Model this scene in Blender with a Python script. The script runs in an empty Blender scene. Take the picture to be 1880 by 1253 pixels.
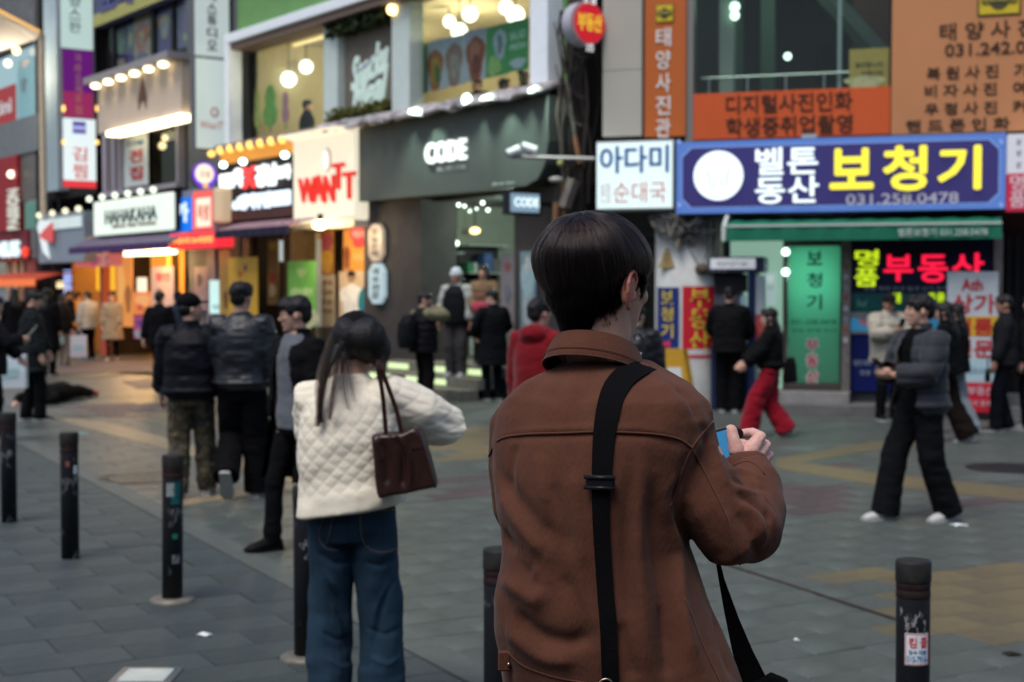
import bpy, bmesh, math, random
import numpy as np
from mathutils import Vector, Matrix, Quaternion
from mathutils.bvhtree import BVHTree
random.seed(7)
RNG = np.random.default_rng(11)
SC = bpy.context.scene
COL = SC.collection
PI = math.pi
# ------------------------------------------------------------------ camera
CAM_H, FPX, CX, CY = 1.77, 2611.0, 940.0, 626.5
PITCH = math.atan((CY - 530.0) / FPX)
cam_data = bpy.data.cameras.new('camera')
cam_data.sensor_width = 36.0
cam_data.lens = 50.0
cam_data.clip_start = 0.05
cam_data.clip_end = 2000.0
cam_data.dof.use_dof = True
cam_data.dof.focus_distance = 2.62
cam_data.dof.aperture_fstop = 5.0
cam_data.dof.aperture_blades = 0
camera = bpy.data.objects.new('camera', cam_data)
COL.objects.link(camera)
camera.location = (0, 0, CAM_H)
camera.rotation_euler = (PI / 2 - PITCH, 0, 0)
SC.camera = camera
# ------------------------------------------------------------------ light: dusk, overcast
SUN_EL, SUN_AZ = math.radians(62), math.radians(215)
EF = 0.62
world = bpy.data.worlds.new('World')
SC.world = world
world.use_nodes = True
_wn = world.node_tree.nodes
_bg = _wn.get('Background') or _wn.new('ShaderNodeBackground')
_sky = _wn.new('ShaderNodeTexSky')
_sky.sky_type = 'NISHITA'
_sky.sun_disc = False
_sky.sun_elevation = SUN_EL
_sky.sun_rotation = SUN_AZ
_sky.air_density = 1.2
_sky.dust_density = 2.5
_sky.ozone_density = 1.5
world.node_tree.links.new(_sky.outputs[0], _bg.inputs[0])
_bg.inputs[1].default_value = 0.11
_sd = bpy.data.lights.new('sun', 'SUN')
_sd.energy = 1.5
_sd.angle = math.radians(28)
_sd.color = (1.0, 0.97, 0.94)
sun = bpy.data.objects.new('sun', _sd)
COL.objects.link(sun)
_dir = Vector((math.sin(SUN_AZ) * math.cos(SUN_EL), math.cos(SUN_AZ) * math.cos(SUN_EL), math.sin(SUN_EL)))
sun.rotation_euler = _dir.to_track_quat('Z', 'Y').to_euler()
sun.location = _dir * 60
SC.view_settings.view_transform = 'Standard'
SC.view_settings.look = 'None'
SC.view_settings.exposure = 0.52
SC.view_settings.gamma = 1.0
SC.view_settings.use_curve_mapping = False
SC.render.engine = 'CYCLES'
SC.cycles.use_denoising = True
SC.cycles.max_bounces = 5
SC.cycles.diffuse_bounces = 2
SC.cycles.glossy_bounces = 2
SC.cycles.transmission_bounces = 4
SC.cycles.transparent_max_bounces = 6
SC.cycles.sample_clamp_indirect = 4.0
SC.cycles.caustics_reflective = False
SC.cycles.caustics_refractive = False
# ------------------------------------------------------------------ pixel rays (photo pixels, 1880 x 1253)
_cp, _sp = math.cos(PITCH), math.sin(PITCH)
CAM = Vector((0, 0, CAM_H))
def ray(px, py):
	x, y = (px - CX) / FPX, (CY - py) / FPX
	return Vector((x, _cp + y * _sp, -_sp + y * _cp))
def at(px, py, Y):
	d = ray(px, py)
	return CAM + d * (Y / d.y)
def ground(px, py, z=0.0):
	d = ray(px, py)
	return CAM + d * ((z - CAM_H) / d.z)
class Frame:
	def __init__(self, origin, u):
		self.o0 = Vector((origin[0], origin[1], 0))
		self.u = Vector((u[0], u[1], 0)).normalized()
		self.n = Vector((-self.u.y, self.u.x, 0))
		self.rot = Matrix((self.u, self.n, Vector((0, 0, 1)))).transposed()
	def w(self, t, o, h):
		return self.o0 + self.u * t + self.n * o + Vector((0, 0, h))
	def hit(self, px, py, o=0.0):
		d = ray(px, py)
		k = (self.o0 + self.n * o - CAM).dot(self.n) / d.dot(self.n)
		p = CAM + d * k
		return (p - self.o0).dot(self.u), p.z
	def t(self, px, o=0.0):
		return self.hit(px, 530, o)[0]
	def h(self, px, py, o=0.0):
		return self.hit(px, py, o)[1]
WORLD = Frame((0, 0), (1, 0))
# ------------------------------------------------------------------ materials
def lin(c):
	if isinstance(c, str):
		c = c.lstrip('#')
		c = [int(c[i:i + 2], 16) / 255 for i in (0, 2, 4)]
		return tuple(x / 12.92 if x <= 0.04045 else ((x + 0.055) / 1.055) ** 2.4 for x in c)
	return tuple(c)
MATS = {}
def M(name, col='#808080', rough=0.6, metal=0.0, var=0.0, vscale=6.0, bump=0.0, bscale=60.0, emit=0.0, ecol=None, spec=0.2,
	  col2=None, stretch=None, sheen=0.0, trans=0.0, alpha=1.0, coat=0.0):
	if name in MATS:
		return MATS[name]
	m = bpy.data.materials.new(name)
	m.use_nodes = True
	nt = m.node_tree
	b = nt.nodes.get('Principled BSDF')
	c = lin(col)
	b.inputs['Base Color'].default_value = (*c, 1)
	b.inputs['Roughness'].default_value = rough
	b.inputs['Metallic'].default_value = metal
	b.inputs['Specular IOR Level'].default_value = spec
	if sheen:
		b.inputs['Sheen Weight'].default_value = sheen
		b.inputs['Sheen Roughness'].default_value = 0.45
	if trans:
		b.inputs['Transmission Weight'].default_value = trans
	if coat:
		b.inputs['Coat Weight'].default_value = coat
	b.inputs['Alpha'].default_value = alpha
	if emit:
		b.inputs['Emission Color'].default_value = (*lin(ecol or col), 1)
		b.inputs['Emission Strength'].default_value = emit
	if var or bump:
		tc = nt.nodes.new('ShaderNodeTexCoord')
		src = tc.outputs['Object']
		if stretch:
			mp = nt.nodes.new('ShaderNodeMapping')
			mp.inputs['Scale'].default_value = stretch
			nt.links.new(src, mp.inputs[0])
			src = mp.outputs[0]
	if var:
		n = nt.nodes.new('ShaderNodeTexNoise')
		n.inputs['Scale'].default_value = vscale
		n.inputs['Detail'].default_value = 6
		n.inputs['Roughness'].default_value = 0.65
		nt.links.new(src, n.inputs['Vector'])
		rp = nt.nodes.new('ShaderNodeMapRange')
		rp.inputs[1].default_value, rp.inputs[2].default_value = 0.35, 0.68
		nt.links.new(n.outputs['Fac'], rp.inputs[0])
		mx = nt.nodes.new('ShaderNodeMix')
		mx.data_type = 'RGBA'
		c2 = lin(col2) if col2 else tuple(x * (1 - var) for x in c)
		mx.inputs[6].default_value = (*c, 1)
		mx.inputs[7].default_value = (*c2, 1)
		nt.links.new(rp.outputs[0], mx.inputs[0])
		nt.links.new(mx.outputs[2], b.inputs['Base Color'])
		if emit and not ecol:
			nt.links.new(mx.outputs[2], b.inputs['Emission Color'])
		if rough > 0.2:
			r2 = nt.nodes.new('ShaderNodeMapRange')
			r2.inputs[3].default_value, r2.inputs[4].default_value = max(0.05, rough - 0.1), min(1, rough + 0.12)
			nt.links.new(n.outputs['Fac'], r2.inputs[0])
			nt.links.new(r2.outputs[0], b.inputs['Roughness'])
	if bump:
		n2 = nt.nodes.new('ShaderNodeTexNoise')
		n2.inputs['Scale'].default_value = bscale
		n2.inputs['Detail'].default_value = 4
		nt.links.new(src, n2.inputs['Vector'])
		bp = nt.nodes.new('ShaderNodeBump')
		bp.inputs['Strength'].default_value = bump
		bp.inputs['Distance'].default_value = 0.004
		nt.links.new(n2.outputs['Fac'], bp.inputs['Height'])
		nt.links.new(bp.outputs[0], b.inputs['Normal'])
	MATS[name] = m
	return m
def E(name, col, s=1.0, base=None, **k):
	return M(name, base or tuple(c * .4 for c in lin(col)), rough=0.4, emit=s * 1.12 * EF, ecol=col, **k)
# ------------------------------------------------------------------ mesh helpers
class MB:
	def __init__(self):
		self.v, self.f, self.n = [], [], 0
	def add(self, v, f):
		v = np.asarray(v, float).reshape(-1, 3)
		self.v.append(v)
		self.f.extend([tuple(i + self.n for i in q) for q in f])
		self.n += len(v)
		return self
	def box(self, x0, x1, y0, y1, z0, z1):
		x0, x1 = sorted((x0, x1)); y0, y1 = sorted((y0, y1)); z0, z1 = sorted((z0, z1))
		v = [(x, y, z) for z in (z0, z1) for y in (y0, y1) for x in (x0, x1)]
		return self.add(v, [(0, 2, 3, 1), (4, 5, 7, 6), (0, 1, 5, 4), (2, 6, 7, 3), (0, 4, 6, 2), (1, 3, 7, 5)])
	def tube(self, pts, rad, n=10, squash=None, twist=None, ends=True, round_end=False):
		v, f = tube(pts, rad, n, squash, ends, round_end)
		return self.add(v, f)
	def ell(self, c, r, n=16, m=10, rot=None):
		v, f = ellipsoid(c, r, n, m, rot)
		return self.add(v, f)
	def rings(self, rings, caps=True):
		v, f = loft(rings, caps)
		return self.add(v, f)
	def prism(self, poly, y0, y1):
		k = len(poly)
		v = [(p[0], y0, p[1]) for p in poly] + [(p[0], y1, p[1]) for p in poly]
		f = [tuple(range(k)), tuple(range(2 * k - 1, k - 1, -1))] + [(i, i + k, (i + 1) % k + k, (i + 1) % k) for i in range(k)]
		return self.add(v, f)
	def arr(self):
		return (np.concatenate(self.v) if self.v else np.zeros((0, 3))), self.f
	def mesh(self, name, m=None, smooth=False):
		v, f = self.arr()
		return make_mesh(name, v, f, m, smooth)
	def build(self, name, m=None, parent=None, smooth=False, bevel=0.0):
		me = self.mesh(name, m, smooth)
		bm = bmesh.new(); bm.from_mesh(me)
		bmesh.ops.recalc_face_normals(bm, faces=bm.faces)
		if bevel:
			bmesh.ops.bevel(bm, geom=[e for e in bm.edges], offset=bevel, segments=1, affect='EDGES', clamp_overlap=True)
		bm.to_mesh(me); bm.free()
		return link(name, me, parent)
def make_mesh(name, v, f, m=None, smooth=False):
	me = bpy.data.meshes.new(name)
	me.from_pydata([tuple(p) for p in v], [], f)
	if m:
		me.materials.append(m)
	if smooth:
		me.polygons.foreach_set('use_smooth', [True] * len(me.polygons))
	me.update()
	return me
def link(name, data, parent=None):
	o = bpy.data.objects.new(name, data)
	COL.objects.link(o)
	if parent is not None:
		o.parent = parent
	return o
def tag(o, label=None, cat=None, group=None, kind=None):
	if label: o['label'] = label
	if cat: o['category'] = cat
	if group: o['group'] = group
	if kind: o['kind'] = kind
	return o
def empty(name, loc=(0, 0, 0), rot=None):
	o = bpy.data.objects.new(name, None)
	o.empty_display_size = 0.1
	COL.objects.link(o)
	o.location = loc
	if rot is not None:
		o.rotation_euler = rot if not isinstance(rot, (int, float)) else (0, 0, rot)
	return o
def loft(rings, caps=True):
	rings = [np.asarray(r, float) for r in rings]
	n = len(rings[0])
	v = np.concatenate(rings)
	f = []
	for k in range(len(rings) - 1):
		a, b = k * n, (k + 1) * n
		for i in range(n):
			j = (i + 1) % n
			f.append((a + i, a + j, b + j, b + i))
	if caps:
		f.append(tuple(range(n - 1, -1, -1)))
		f.append(tuple((len(rings) - 1) * n + i for i in range(n)))
	return v, f
def tube(pts, rad, n=10, squash=None, ends=True, round_end=False):
	P = [Vector(p) for p in pts]
	R = list(rad) if hasattr(rad, '__len__') else [rad] * len(P)
	if round_end:
		a, b = (P[0] - P[1]).normalized(), (P[-1] - P[-2]).normalized()
		P = [P[0] + a * R[0] * 0.9, P[0] + a * R[0] * 0.6] + P + [P[-1] + b * R[-1] * 0.6, P[-1] + b * R[-1] * 0.9]
		R = [R[0] * 0.35, R[0] * 0.8] + R + [R[-1] * 0.8, R[-1] * 0.35]
	T = []
	for i in range(len(P)):
		a, b = P[max(0, i - 1)], P[min(len(P) - 1, i + 1)]
		d = b - a
		T.append(d.normalized() if d.length > 1e-9 else Vector((0, 0, 1)))
	ref = Vector(squash[0]) if squash else (Vector((0, 0, 1)) if abs(T[0].z) < 0.9 else Vector((0, 1, 0)))
	s = T[0].cross(ref)
	if s.length < 1e-6:
		s = T[0].cross(Vector((1, 0, 0)))
	s.normalize()
	rings = []
	for i in range(len(P)):
		if squash:
			q = T[i].cross(ref)
			if q.length > 1e-4:
				s = q.normalized()
		elif i:
			s = T[i - 1].rotation_difference(T[i]) @ s
		s = (s - T[i] * s.dot(T[i])).normalized()
		w = T[i].cross(s)
		k = squash[1] if squash else 1.0
		ring = []
		for j in range(n):
			a = 2 * PI * j / n
			q = P[i] + s * (math.cos(a) * R[i]) + w * (math.sin(a) * R[i] * k)
			ring.append(q[:])
		rings.append(ring)
	return loft(rings, ends)
def ellipsoid(c, r, n=16, m=10, rot=None):
	c = np.asarray(c, float); r = np.asarray(r if hasattr(r, '__len__') else (r, r, r), float)
	rings = []
	for i in range(1, m):
		th = PI * i / m
		a = np.arange(n) * 2 * PI / n
		rings.append(np.stack([np.cos(a) * math.sin(th), np.sin(a) * math.sin(th), np.full(n, -math.cos(th))], 1))
	v, f = loft(rings, False)
	k = len(v)
	v = np.concatenate([v, [[0, 0, -1], [0, 0, 1]]])
	for i in range(n):
		j = (i + 1) % n
		f.append((j, i, k)); f.append(((m - 2) * n + i, (m - 2) * n + j, k + 1))
	v = v * r
	if rot is not None:
		v = v @ np.array(rot.to_matrix() if hasattr(rot, 'to_matrix') else rot).T
	return v + c, f
def sec(cx, cy, z, a, b, n=24, e=2.3, yaw=0.0, tilt=0.0):
	t = np.arange(n) * 2 * PI / n
	x = np.sign(np.cos(t)) * np.abs(np.cos(t)) ** (2 / e) * a
	y = np.sign(np.sin(t)) * np.abs(np.sin(t)) ** (2 / e) * b
	c, s = math.cos(yaw), math.sin(yaw)
	return np.stack([cx + x * c - y * s, cy + x * s + y * c, z + y * tilt], 1)
_perm = RNG.random((64, 64, 64))
def vnoise(p, scale):
	q = np.asarray(p, float) * np.asarray(scale, float)
	i = np.floor(q).astype(int); f = q - i; f = f * f * (3 - 2 * f)
	r = 0
	for dx in (0, 1):
		for dy in (0, 1):
			for dz in (0, 1):
				w = (f[:, 0] if dx else 1 - f[:, 0]) * (f[:, 1] if dy else 1 - f[:, 1]) * (f[:, 2] if dz else 1 - f[:, 2])
				r = r + w * _perm[(i[:, 0] + dx) & 63, (i[:, 1] + dy) & 63, (i[:, 2] + dz) & 63]
	return r * 2 - 1
def remesh(mb, voxel, smooth=3, m=None, name='body', decimate=None, fn=None, post=1):
	v, f = mb.arr()
	me = make_mesh('tmp', v, f)
	bm = bmesh.new(); bm.from_mesh(me)
	bmesh.ops.recalc_face_normals(bm, faces=bm.faces)
	bm.to_mesh(me); bm.free()
	o = bpy.data.objects.new('tmp', me)
	COL.objects.link(o)
	r = o.modifiers.new('r', 'REMESH'); r.mode = 'VOXEL'; r.voxel_size = voxel; r.adaptivity = 0
	if smooth:
		s = o.modifiers.new('s', 'SMOOTH'); s.iterations = smooth; s.factor = 0.5
	if fn is None and decimate:
		d = o.modifiers.new('d', 'DECIMATE'); d.ratio = decimate
	dg = bpy.context.evaluated_depsgraph_get()
	out = bpy.data.meshes.new_from_object(o.evaluated_get(dg))
	bpy.data.objects.remove(o); bpy.data.meshes.remove(me)
	if fn is not None:
		k = len(out.vertices)
		co = np.empty(k * 3); out.vertices.foreach_get('co', co); co = co.reshape(-1, 3)
		no = np.empty(k * 3); out.vertex_normals.foreach_get('vector', no); no = no.reshape(-1, 3)
		co = fn(co, no)
		out.vertices.foreach_set('co', co.ravel()); out.update()
	out.name = name
	out.materials.clear()
	if m:
		out.materials.append(m)
	out.polygons.foreach_set('use_smooth', [True] * len(out.polygons))
	out.update()
	return out
# ------------------------------------------------------------------ lettering
_txt = {}
def text_mesh(s, bold=0.0, heavy=0.0, spacing=1.0, res=3, shear=0.0):
	key = (s, bold, heavy, spacing, shear)
	if key in _txt:
		return _txt[key]
	c = bpy.data.curves.new('t', 'FONT')
	c.body = s; c.size = 1; c.offset = bold; c.resolution_u = res; c.extrude = 0.5
	c.space_character = spacing; c.shear = shear; c.align_x = 'CENTER'; c.space_line = 1.1
	o = bpy.data.objects.new('t', c); COL.objects.link(o)
	me = bpy.data.meshes.new_from_object(o)
	bpy.data.objects.remove(o); bpy.data.curves.remove(c)
	v = np.array([x.co[:] for x in me.vertices]); f = [tuple(p.vertices) for p in me.polygons]
	bpy.data.meshes.remove(me)
	if heavy:
		vv, ff = [], []
		for k, (dx, dy) in enumerate(((0, 0), (heavy, 0), (-heavy, 0), (0, heavy), (0, -heavy), (heavy * .7, heavy * .7), (-heavy * .7, heavy * .7), (heavy * .7, -heavy * .7), (-heavy * .7, -heavy * .7))):
			w = v.copy(); w[:, 0] += dx; w[:, 1] += dy; w[:, 2] *= 1 - 0.012 * k
			ff += [tuple(i + len(v) * k for i in q) for q in f]; vv.append(w)
		v, f = np.concatenate(vv), ff
	_txt[key] = (v, f)
	return _txt[key]
def fit_text(s, x0, x1, z0, z1, y, depth, **k):
	v, f = text_mesh(s, **k)
	lo, hi = v.min(0), v.max(0)
	w = np.empty_like(v)
	w[:, 0] = x0 + (v[:, 0] - lo[0]) / (hi[0] - lo[0]) * (x1 - x0)
	w[:, 2] = z0 + (v[:, 1] - lo[1]) / (hi[1] - lo[1]) * (z1 - z0)
	w[:, 1] = y + (v[:, 2] - lo[2]) / (hi[2] - lo[2]) * depth
	return w, f
class Thing:
	def __init__(self, name, label, cat, fr=WORLD, at=(0, 0, 0), group=None, kind=None):
		self.fr, self.a = fr, np.array(at, float)
		self.root = empty(name, fr.w(*at))
		self.root.rotation_euler = fr.rot.to_euler()
		tag(self.root, label, cat, group, kind)
	def mb(self, name, mb, m, parent=None, smooth=False, bevel=0.0, label=None):
		mb.v = [v - self.a for v in mb.v]
		o = mb.build(name, m, parent or self.root, smooth, bevel)
		if label: o['label'] = label
		return o
	def box(self, name, m, t0, t1, o0, o1, h0, h1, parent=None, bevel=0.0, label=None):
		return self.mb(name, MB().box(t0, t1, o0, o1, h0, h1), m, parent, bevel=bevel, label=label)
	def text(self, s, m, t_left, t_right, h0, h1, o, depth=0.01, parent=None, name='lettering', **k):
		v, f = fit_text(s, t_left, t_right, h0, h1, o, depth, **k)
		return self.mb(name, MB().add(v, f), m, parent)
	def disc(self, name, m, t, h, o, r, depth=0.01, n=28, parent=None, ry=None, smooth=False):
		a = np.arange(n) * 2 * PI / n
		poly = [(t + math.cos(x) * r, h + math.sin(x) * (ry or r)) for x in a]
		return self.mb(name, MB().prism(poly, o, o + depth), m, parent)
	def quadpx(self, *a, **k):
		pass
def lamp(name, loc, energy, col, r=0.08, kind='POINT', rot=None, size=None, spot=None):
	l = bpy.data.lights.new(name, kind)
	l.energy = energy * EF; l.color = lin(col)
	if kind in ('POINT', 'SPOT'):
		l.shadow_soft_size = r
	if kind == 'AREA':
		l.shape = 'RECTANGLE'; l.size, l.size_y = size
	if kind == 'SPOT' and spot:
		l.spot_size = spot; l.spot_blend = 0.6
	o = bpy.data.objects.new(name, l); COL.objects.link(o); o.location = loc
	if rot is not None: o.rotation_euler = rot
	return o
# ================================================================== the setting
L = Frame((0.843, 22.0), (-0.596, 0.803))       # left row of shops, running away to the left
RB = Frame((1.385, 21.4), (-0.956, 0.292))      # right building, nearly facing the camera
def blade(fr, px, o=0.0):
	t = fr.t(px, o)
	p = fr.w(t, 0, 0)
	return Frame((p.x, p.y), (fr.n.x, fr.n.y))
def rect(fr, px0, px1, py0, py1, o=0.0):
	pm = (px0 + px1) / 2
	return fr.t(px0, o), fr.t(px1, o), fr.h(pm, py1, o), fr.h(pm, py0, o)
def clear_glass():
	if 'window_glass' in MATS: return MATS['window_glass']
	m = bpy.data.materials.new('window_glass'); m.use_nodes = True
	nt = m.node_tree; nt.nodes.clear()
	out = nt.nodes.new('ShaderNodeOutputMaterial'); mx = nt.nodes.new('ShaderNodeMixShader')
	lw = nt.nodes.new('ShaderNodeLayerWeight'); lw.inputs[0].default_value = 0.5
	fr = nt.nodes.new('ShaderNodeMapRange'); fr.inputs[1].default_value, fr.inputs[2].default_value, fr.inputs[3].default_value, fr.inputs[4].default_value = 0.45, 1.0, 0.015, 0.14
	nt.links.new(lw.outputs['Facing'], fr.inputs[0])
	tr = nt.nodes.new('ShaderNodeBsdfTransparent'); tr.inputs[0].default_value = (0.9, 0.95, 0.93, 1)
	gl = nt.nodes.new('ShaderNodeBsdfGlossy'); gl.inputs['Roughness'].default_value = 0.03
	nt.links.new(fr.outputs[0], mx.inputs[0]); nt.links.new(tr.outputs[0], mx.inputs[1]); nt.links.new(gl.outputs[0], mx.inputs[2])
	nt.links.new(mx.outputs[0], out.inputs[0])
	MATS['window_glass'] = m
	return m
GLASS = clear_glass()
BLACK = M('black_paint', (0.012, 0.012, 0.014), 0.5, var=0.3, vscale=3)
DARKMETAL = M('dark_metal', (0.03, 0.03, 0.033), 0.45, 0.6, var=0.4)
STEEL = M('brushed_steel', (0.42, 0.42, 0.41), 0.35, 0.9, var=0.25, vscale=8)
WHITE = M('white_paint', (0.66, 0.67, 0.66), 0.55, var=0.12, vscale=3)
CONCRETE = M('grey_concrete', (0.16, 0.165, 0.17), 0.85, var=0.35, vscale=2, bump=0.3)
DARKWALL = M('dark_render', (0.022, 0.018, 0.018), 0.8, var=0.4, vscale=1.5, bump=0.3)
# ---------------------------------------------------------------- ground
def ground_mat(name, base, dirt, scale=1.0, rough=0.66, joints=None, bright=None):
	m = bpy.data.materials.new(name); m.use_nodes = True
	nt = m.node_tree; N = nt.nodes; Lk = nt.links
	b = N['Principled BSDF']
	b.inputs['Specular IOR Level'].default_value = .5
	tc = N.new('ShaderNodeTexCoord')
	n1 = N.new('ShaderNodeTexNoise'); n1.inputs['Scale'].default_value = 0.55 * scale; n1.inputs['Detail'].default_value = 8; n1.inputs['Roughness'].default_value = 0.62
	n2 = N.new('ShaderNodeTexNoise'); n2.inputs['Scale'].default_value = 9 * scale; n2.inputs['Detail'].default_value = 8; n2.inputs['Roughness'].default_value = 0.7
	n3 = N.new('ShaderNodeTexNoise'); n3.inputs['Scale'].default_value = 160; n3.inputs['Detail'].default_value = 3
	for n in (n1, n2, n3): Lk.new(tc.outputs['Object'], n.inputs['Vector'])
	def mix(fac, a, bb):
		x = N.new('ShaderNodeMix'); x.data_type = 'RGBA'
		Lk.new(fac, x.inputs[0])
		for i, q in ((6, a), (7, bb)):
			if isinstance(q, tuple): x.inputs[i].default_value = (*q, 1)
			else: Lk.new(q, x.inputs[i])
		return x.outputs[2]
	def rng(s, lo, hi):
		r = N.new('ShaderNodeMapRange'); r.inputs[1].default_value, r.inputs[2].default_value = lo, hi
		Lk.new(s, r.inputs[0]); return r.outputs[0]
	c = mix(rng(n1.outputs['Fac'], 0.36, 0.64), base, tuple(x * .78 for x in dirt))
	c = mix(rng(n2.outputs['Fac'], 0.5, 0.78), c, tuple(x * 0.62 for x in base))
	if bright:
		c = mix(rng(n1.outputs['Fac'], 0.53, 0.70), c, bright)
	c = mix(rng(n3.outputs['Fac'], 0.55, 0.8), c, tuple(min(1, x * 1.5) for x in base))
	Lk.new(c, b.inputs['Base Color'])
	r = N.new('ShaderNodeMapRange'); r.inputs[3].default_value, r.inputs[4].default_value = rough - 0.22, rough + 0.12
	Lk.new(n2.outputs['Fac'], r.inputs[0]); Lk.new(r.outputs[0], b.inputs['Roughness'])
	bp = N.new('ShaderNodeBump'); bp.inputs['Strength'].default_value = 0.45; bp.inputs['Distance'].default_value = 0.004
	Lk.new(n3.outputs['Fac'], bp.inputs['Height']); Lk.new(bp.outputs[0], b.inputs['Normal'])
	MATS[name] = m
	return m
G_PAVE = ground_mat('sidewalk_stone', (0.0510, 0.0643, 0.0605), (0.0361, 0.0463, 0.0450))
G_PAVE2 = ground_mat('sidewalk_stone_pale', (0.0520, 0.0645, 0.0593), (0.0363, 0.0462, 0.0433))
G_PAVE3 = ground_mat('sidewalk_stone_dark', (0.0508, 0.0635, 0.0614), (0.0344, 0.0420, 0.0425))
G_GREY = ground_mat('street_block_grey', (0.0809, 0.0933, 0.0818), (0.0539, 0.0630, 0.0561), rough=.52, bright=(0.1323, 0.1615, 0.1426))
G_YEL = ground_mat('street_block_yellow', (0.155, 0.122, 0.060), (0.115, 0.098, 0.060), rough=.52)
G_CREAM = ground_mat('marking_cream', (0.26, 0.205, 0.12), (0.16, 0.135, 0.09), rough=.52)
G_MAR = ground_mat('street_block_maroon', (0.0833, 0.0563, 0.0549), (0.0637, 0.0490, 0.0490))
G_KERB = ground_mat('kerb_stone', (0.1008, 0.1125, 0.0978), (0.0714, 0.0800, 0.0713))
G_JOINT = ground_mat('joint_sand', (0.065, 0.068, 0.065), (0.05, 0.052, 0.05))
G_FAR = ground_mat('street_far', (0.0784, 0.0833, 0.0713), (0.0588, 0.0606, 0.0523), rough=.5)
mb = MB().box(-400, 400, -60, 900, -0.5, -0.012)
street = mb.build('street', G_FAR); tag(street, kind='structure')
opp = MB().box(-60, 60, -16, -9, 0, 8.5).build('unseen_opposite_wall', CONCRETE); opp.rotation_euler.z = -.12; tag(opp, kind='structure')  # unseen wall standing for houses opposite, added to block low sky light
KD = Vector((0.484, -0.875)).normalized(); KE = Vector((-KD.y, KD.x))      # KE = (0.875, 0.484): to the street side
K0 = Vector((-2.34, 10.2))                                                # a point on the kerb line
def kc(x, y):
	p = Vector((x, y)) - K0
	return p.dot(KD), p.dot(KE)
def kw(a, b):
	p = K0 + KD * a + KE * b
	return p
def gpoly(pts):
	return [tuple(ground(x, y)[:2]) for x, y in pts]
PATCHES = [
	(G_YEL, gpoly([(1535, 1082), (1640, 1052), (1880, 1012), (1990, 1060), (1990, 1175), (1740, 1152)])),
	(G_YEL, gpoly([(1425, 843), (1600, 812), (1700, 806), (1700, 818), (1610, 826), (1470, 850), (1600, 868), (1890, 898), (1890, 922), (1600, 890), (1425, 860)])),
	(G_YEL, gpoly([(800, 786), (900, 786), (905, 806), (905, 838), (790, 828)])),
	(G_YEL, gpoly([(790, 850), (862, 860), (800, 866), (770, 858)])),
	(G_YEL, gpoly([(70, 760), (190, 775), (335, 812), (540, 866), (540, 888), (330, 832), (170, 790)])),
	(G_YEL, gpoly([(240, 768), (330, 745), (400, 752), (400, 790), (330, 785)])),
	(G_YEL, gpoly([(150, 726), (240, 716), (300, 722), (330, 742), (200, 736)])),
	(G_YEL, gpoly([(120, 690), (200, 684), (260, 672), (300, 690), (300, 676), (180, 694)])),
	(G_YEL, gpoly([(320, 915), (445, 898), (560, 886), (560, 898), (450, 912), (330, 930)])),
	(G_YEL, gpoly([(1730, 748), (1890, 752), (1890, 764), (1740, 760)])),
	(G_MAR, gpoly([(120, 742), (240, 738), (335, 746), (240, 766), (150, 760)])),
	(G_MAR, gpoly([(225, 700), (330, 690), (330, 712), (250, 712)])),
	(G_MAR, gpoly([(100, 672), (240, 662), (330, 668), (330, 684), (200, 682), (110, 688)])),
	(G_MAR, gpoly([(800, 872), (905, 866), (905, 925), (780, 915)])),
	(G_MAR, gpoly([(1430, 880), (1590, 890), (1590, 935), (1430, 930)])),
	(G_MAR, gpoly([(1760, 905), (1900, 930), (1900, 950), (1770, 925)])),
	(G_MAR, gpoly([(1440, 855), (1500, 850), (1590, 864), (1500, 862)])),
]
def inside(poly, x, y):
	c = False; j = len(poly) - 1
	for i in range(len(poly)):
		xi, yi = poly[i]; xj, yj = poly[j]
		if (yi > y) != (yj > y) and x < (xj - xi) * (y - yi) / (yj - yi) + xi: c = not c
		j = i
	return c
def paint_of(x, y):
	for i, (m, p) in enumerate(PATCHES):
		if i not in (1, 4, 8) and inside(p, x, y): return m
	return None
def in_view(x, y, pad=0.25):
	return y > 0.5 and abs(x) < 0.36 * y * 1.04 + pad and y > 6.05 - pad
LX, LY = 0.60, 0.30          # stone: across the kerb x along the kerb
sidewalk = empty('sidewalk'); tag(sidewalk, kind='structure')
paving = empty('street_paving'); tag(paving, kind='structure')
cands = []
ks = []
for ia in range(-60, 26):
	a = ia * LY
	off = (ia % 2) * 0.3
	for ib in range(-30, 40):
		b = ib * LX + off
		bb = b if b < -0.01 else b + 0.20       # the kerb strip takes 0.2 m
		c = kw(a + LY / 2, bb + LX / 2)
		if -0.75 < b < 0 and off: bb1 = min(b + LX, -0.02)
		if not in_view(c.x, c.y, 0.35) or c.y > 24: continue
		cands.append((c.y, a, bb, b))
		if abs(b - 0.3) < 1e-6: cands.append((c.y, a, 0.2, 0.0))
cands.sort()
_blk = {}
def block_mesh(m, var, w):
	k = (m.name, var, round(w, 2))
	if k not in _blk:
		g = 0.003
		v = [(-LY / 2 + g, -w / 2 + g, -0.03), (LY / 2 - g, -w / 2 + g, -0.03), (LY / 2 - g, w / 2 - g, -0.03), (-LY / 2 + g, w / 2 - g, -0.03)]
		v += [(x, y, -0.006) for x, y, z in v[:4]]
		v += [(x * 0.975, y * 0.985, 0) for x, y, z in v[:4]]
		f = [(0, 1, 5, 4), (1, 2, 6, 5), (2, 3, 7, 6), (3, 0, 4, 7), (4, 5, 9, 8), (5, 6, 10, 9), (6, 7, 11, 10), (7, 4, 8, 11), (8, 9, 10, 11)]
		_blk[k] = make_mesh('paving_stone', v, f, m)
	return _blk[k]
ang = math.atan2(KD.y, KD.x)
far = {}
count = 0
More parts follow.
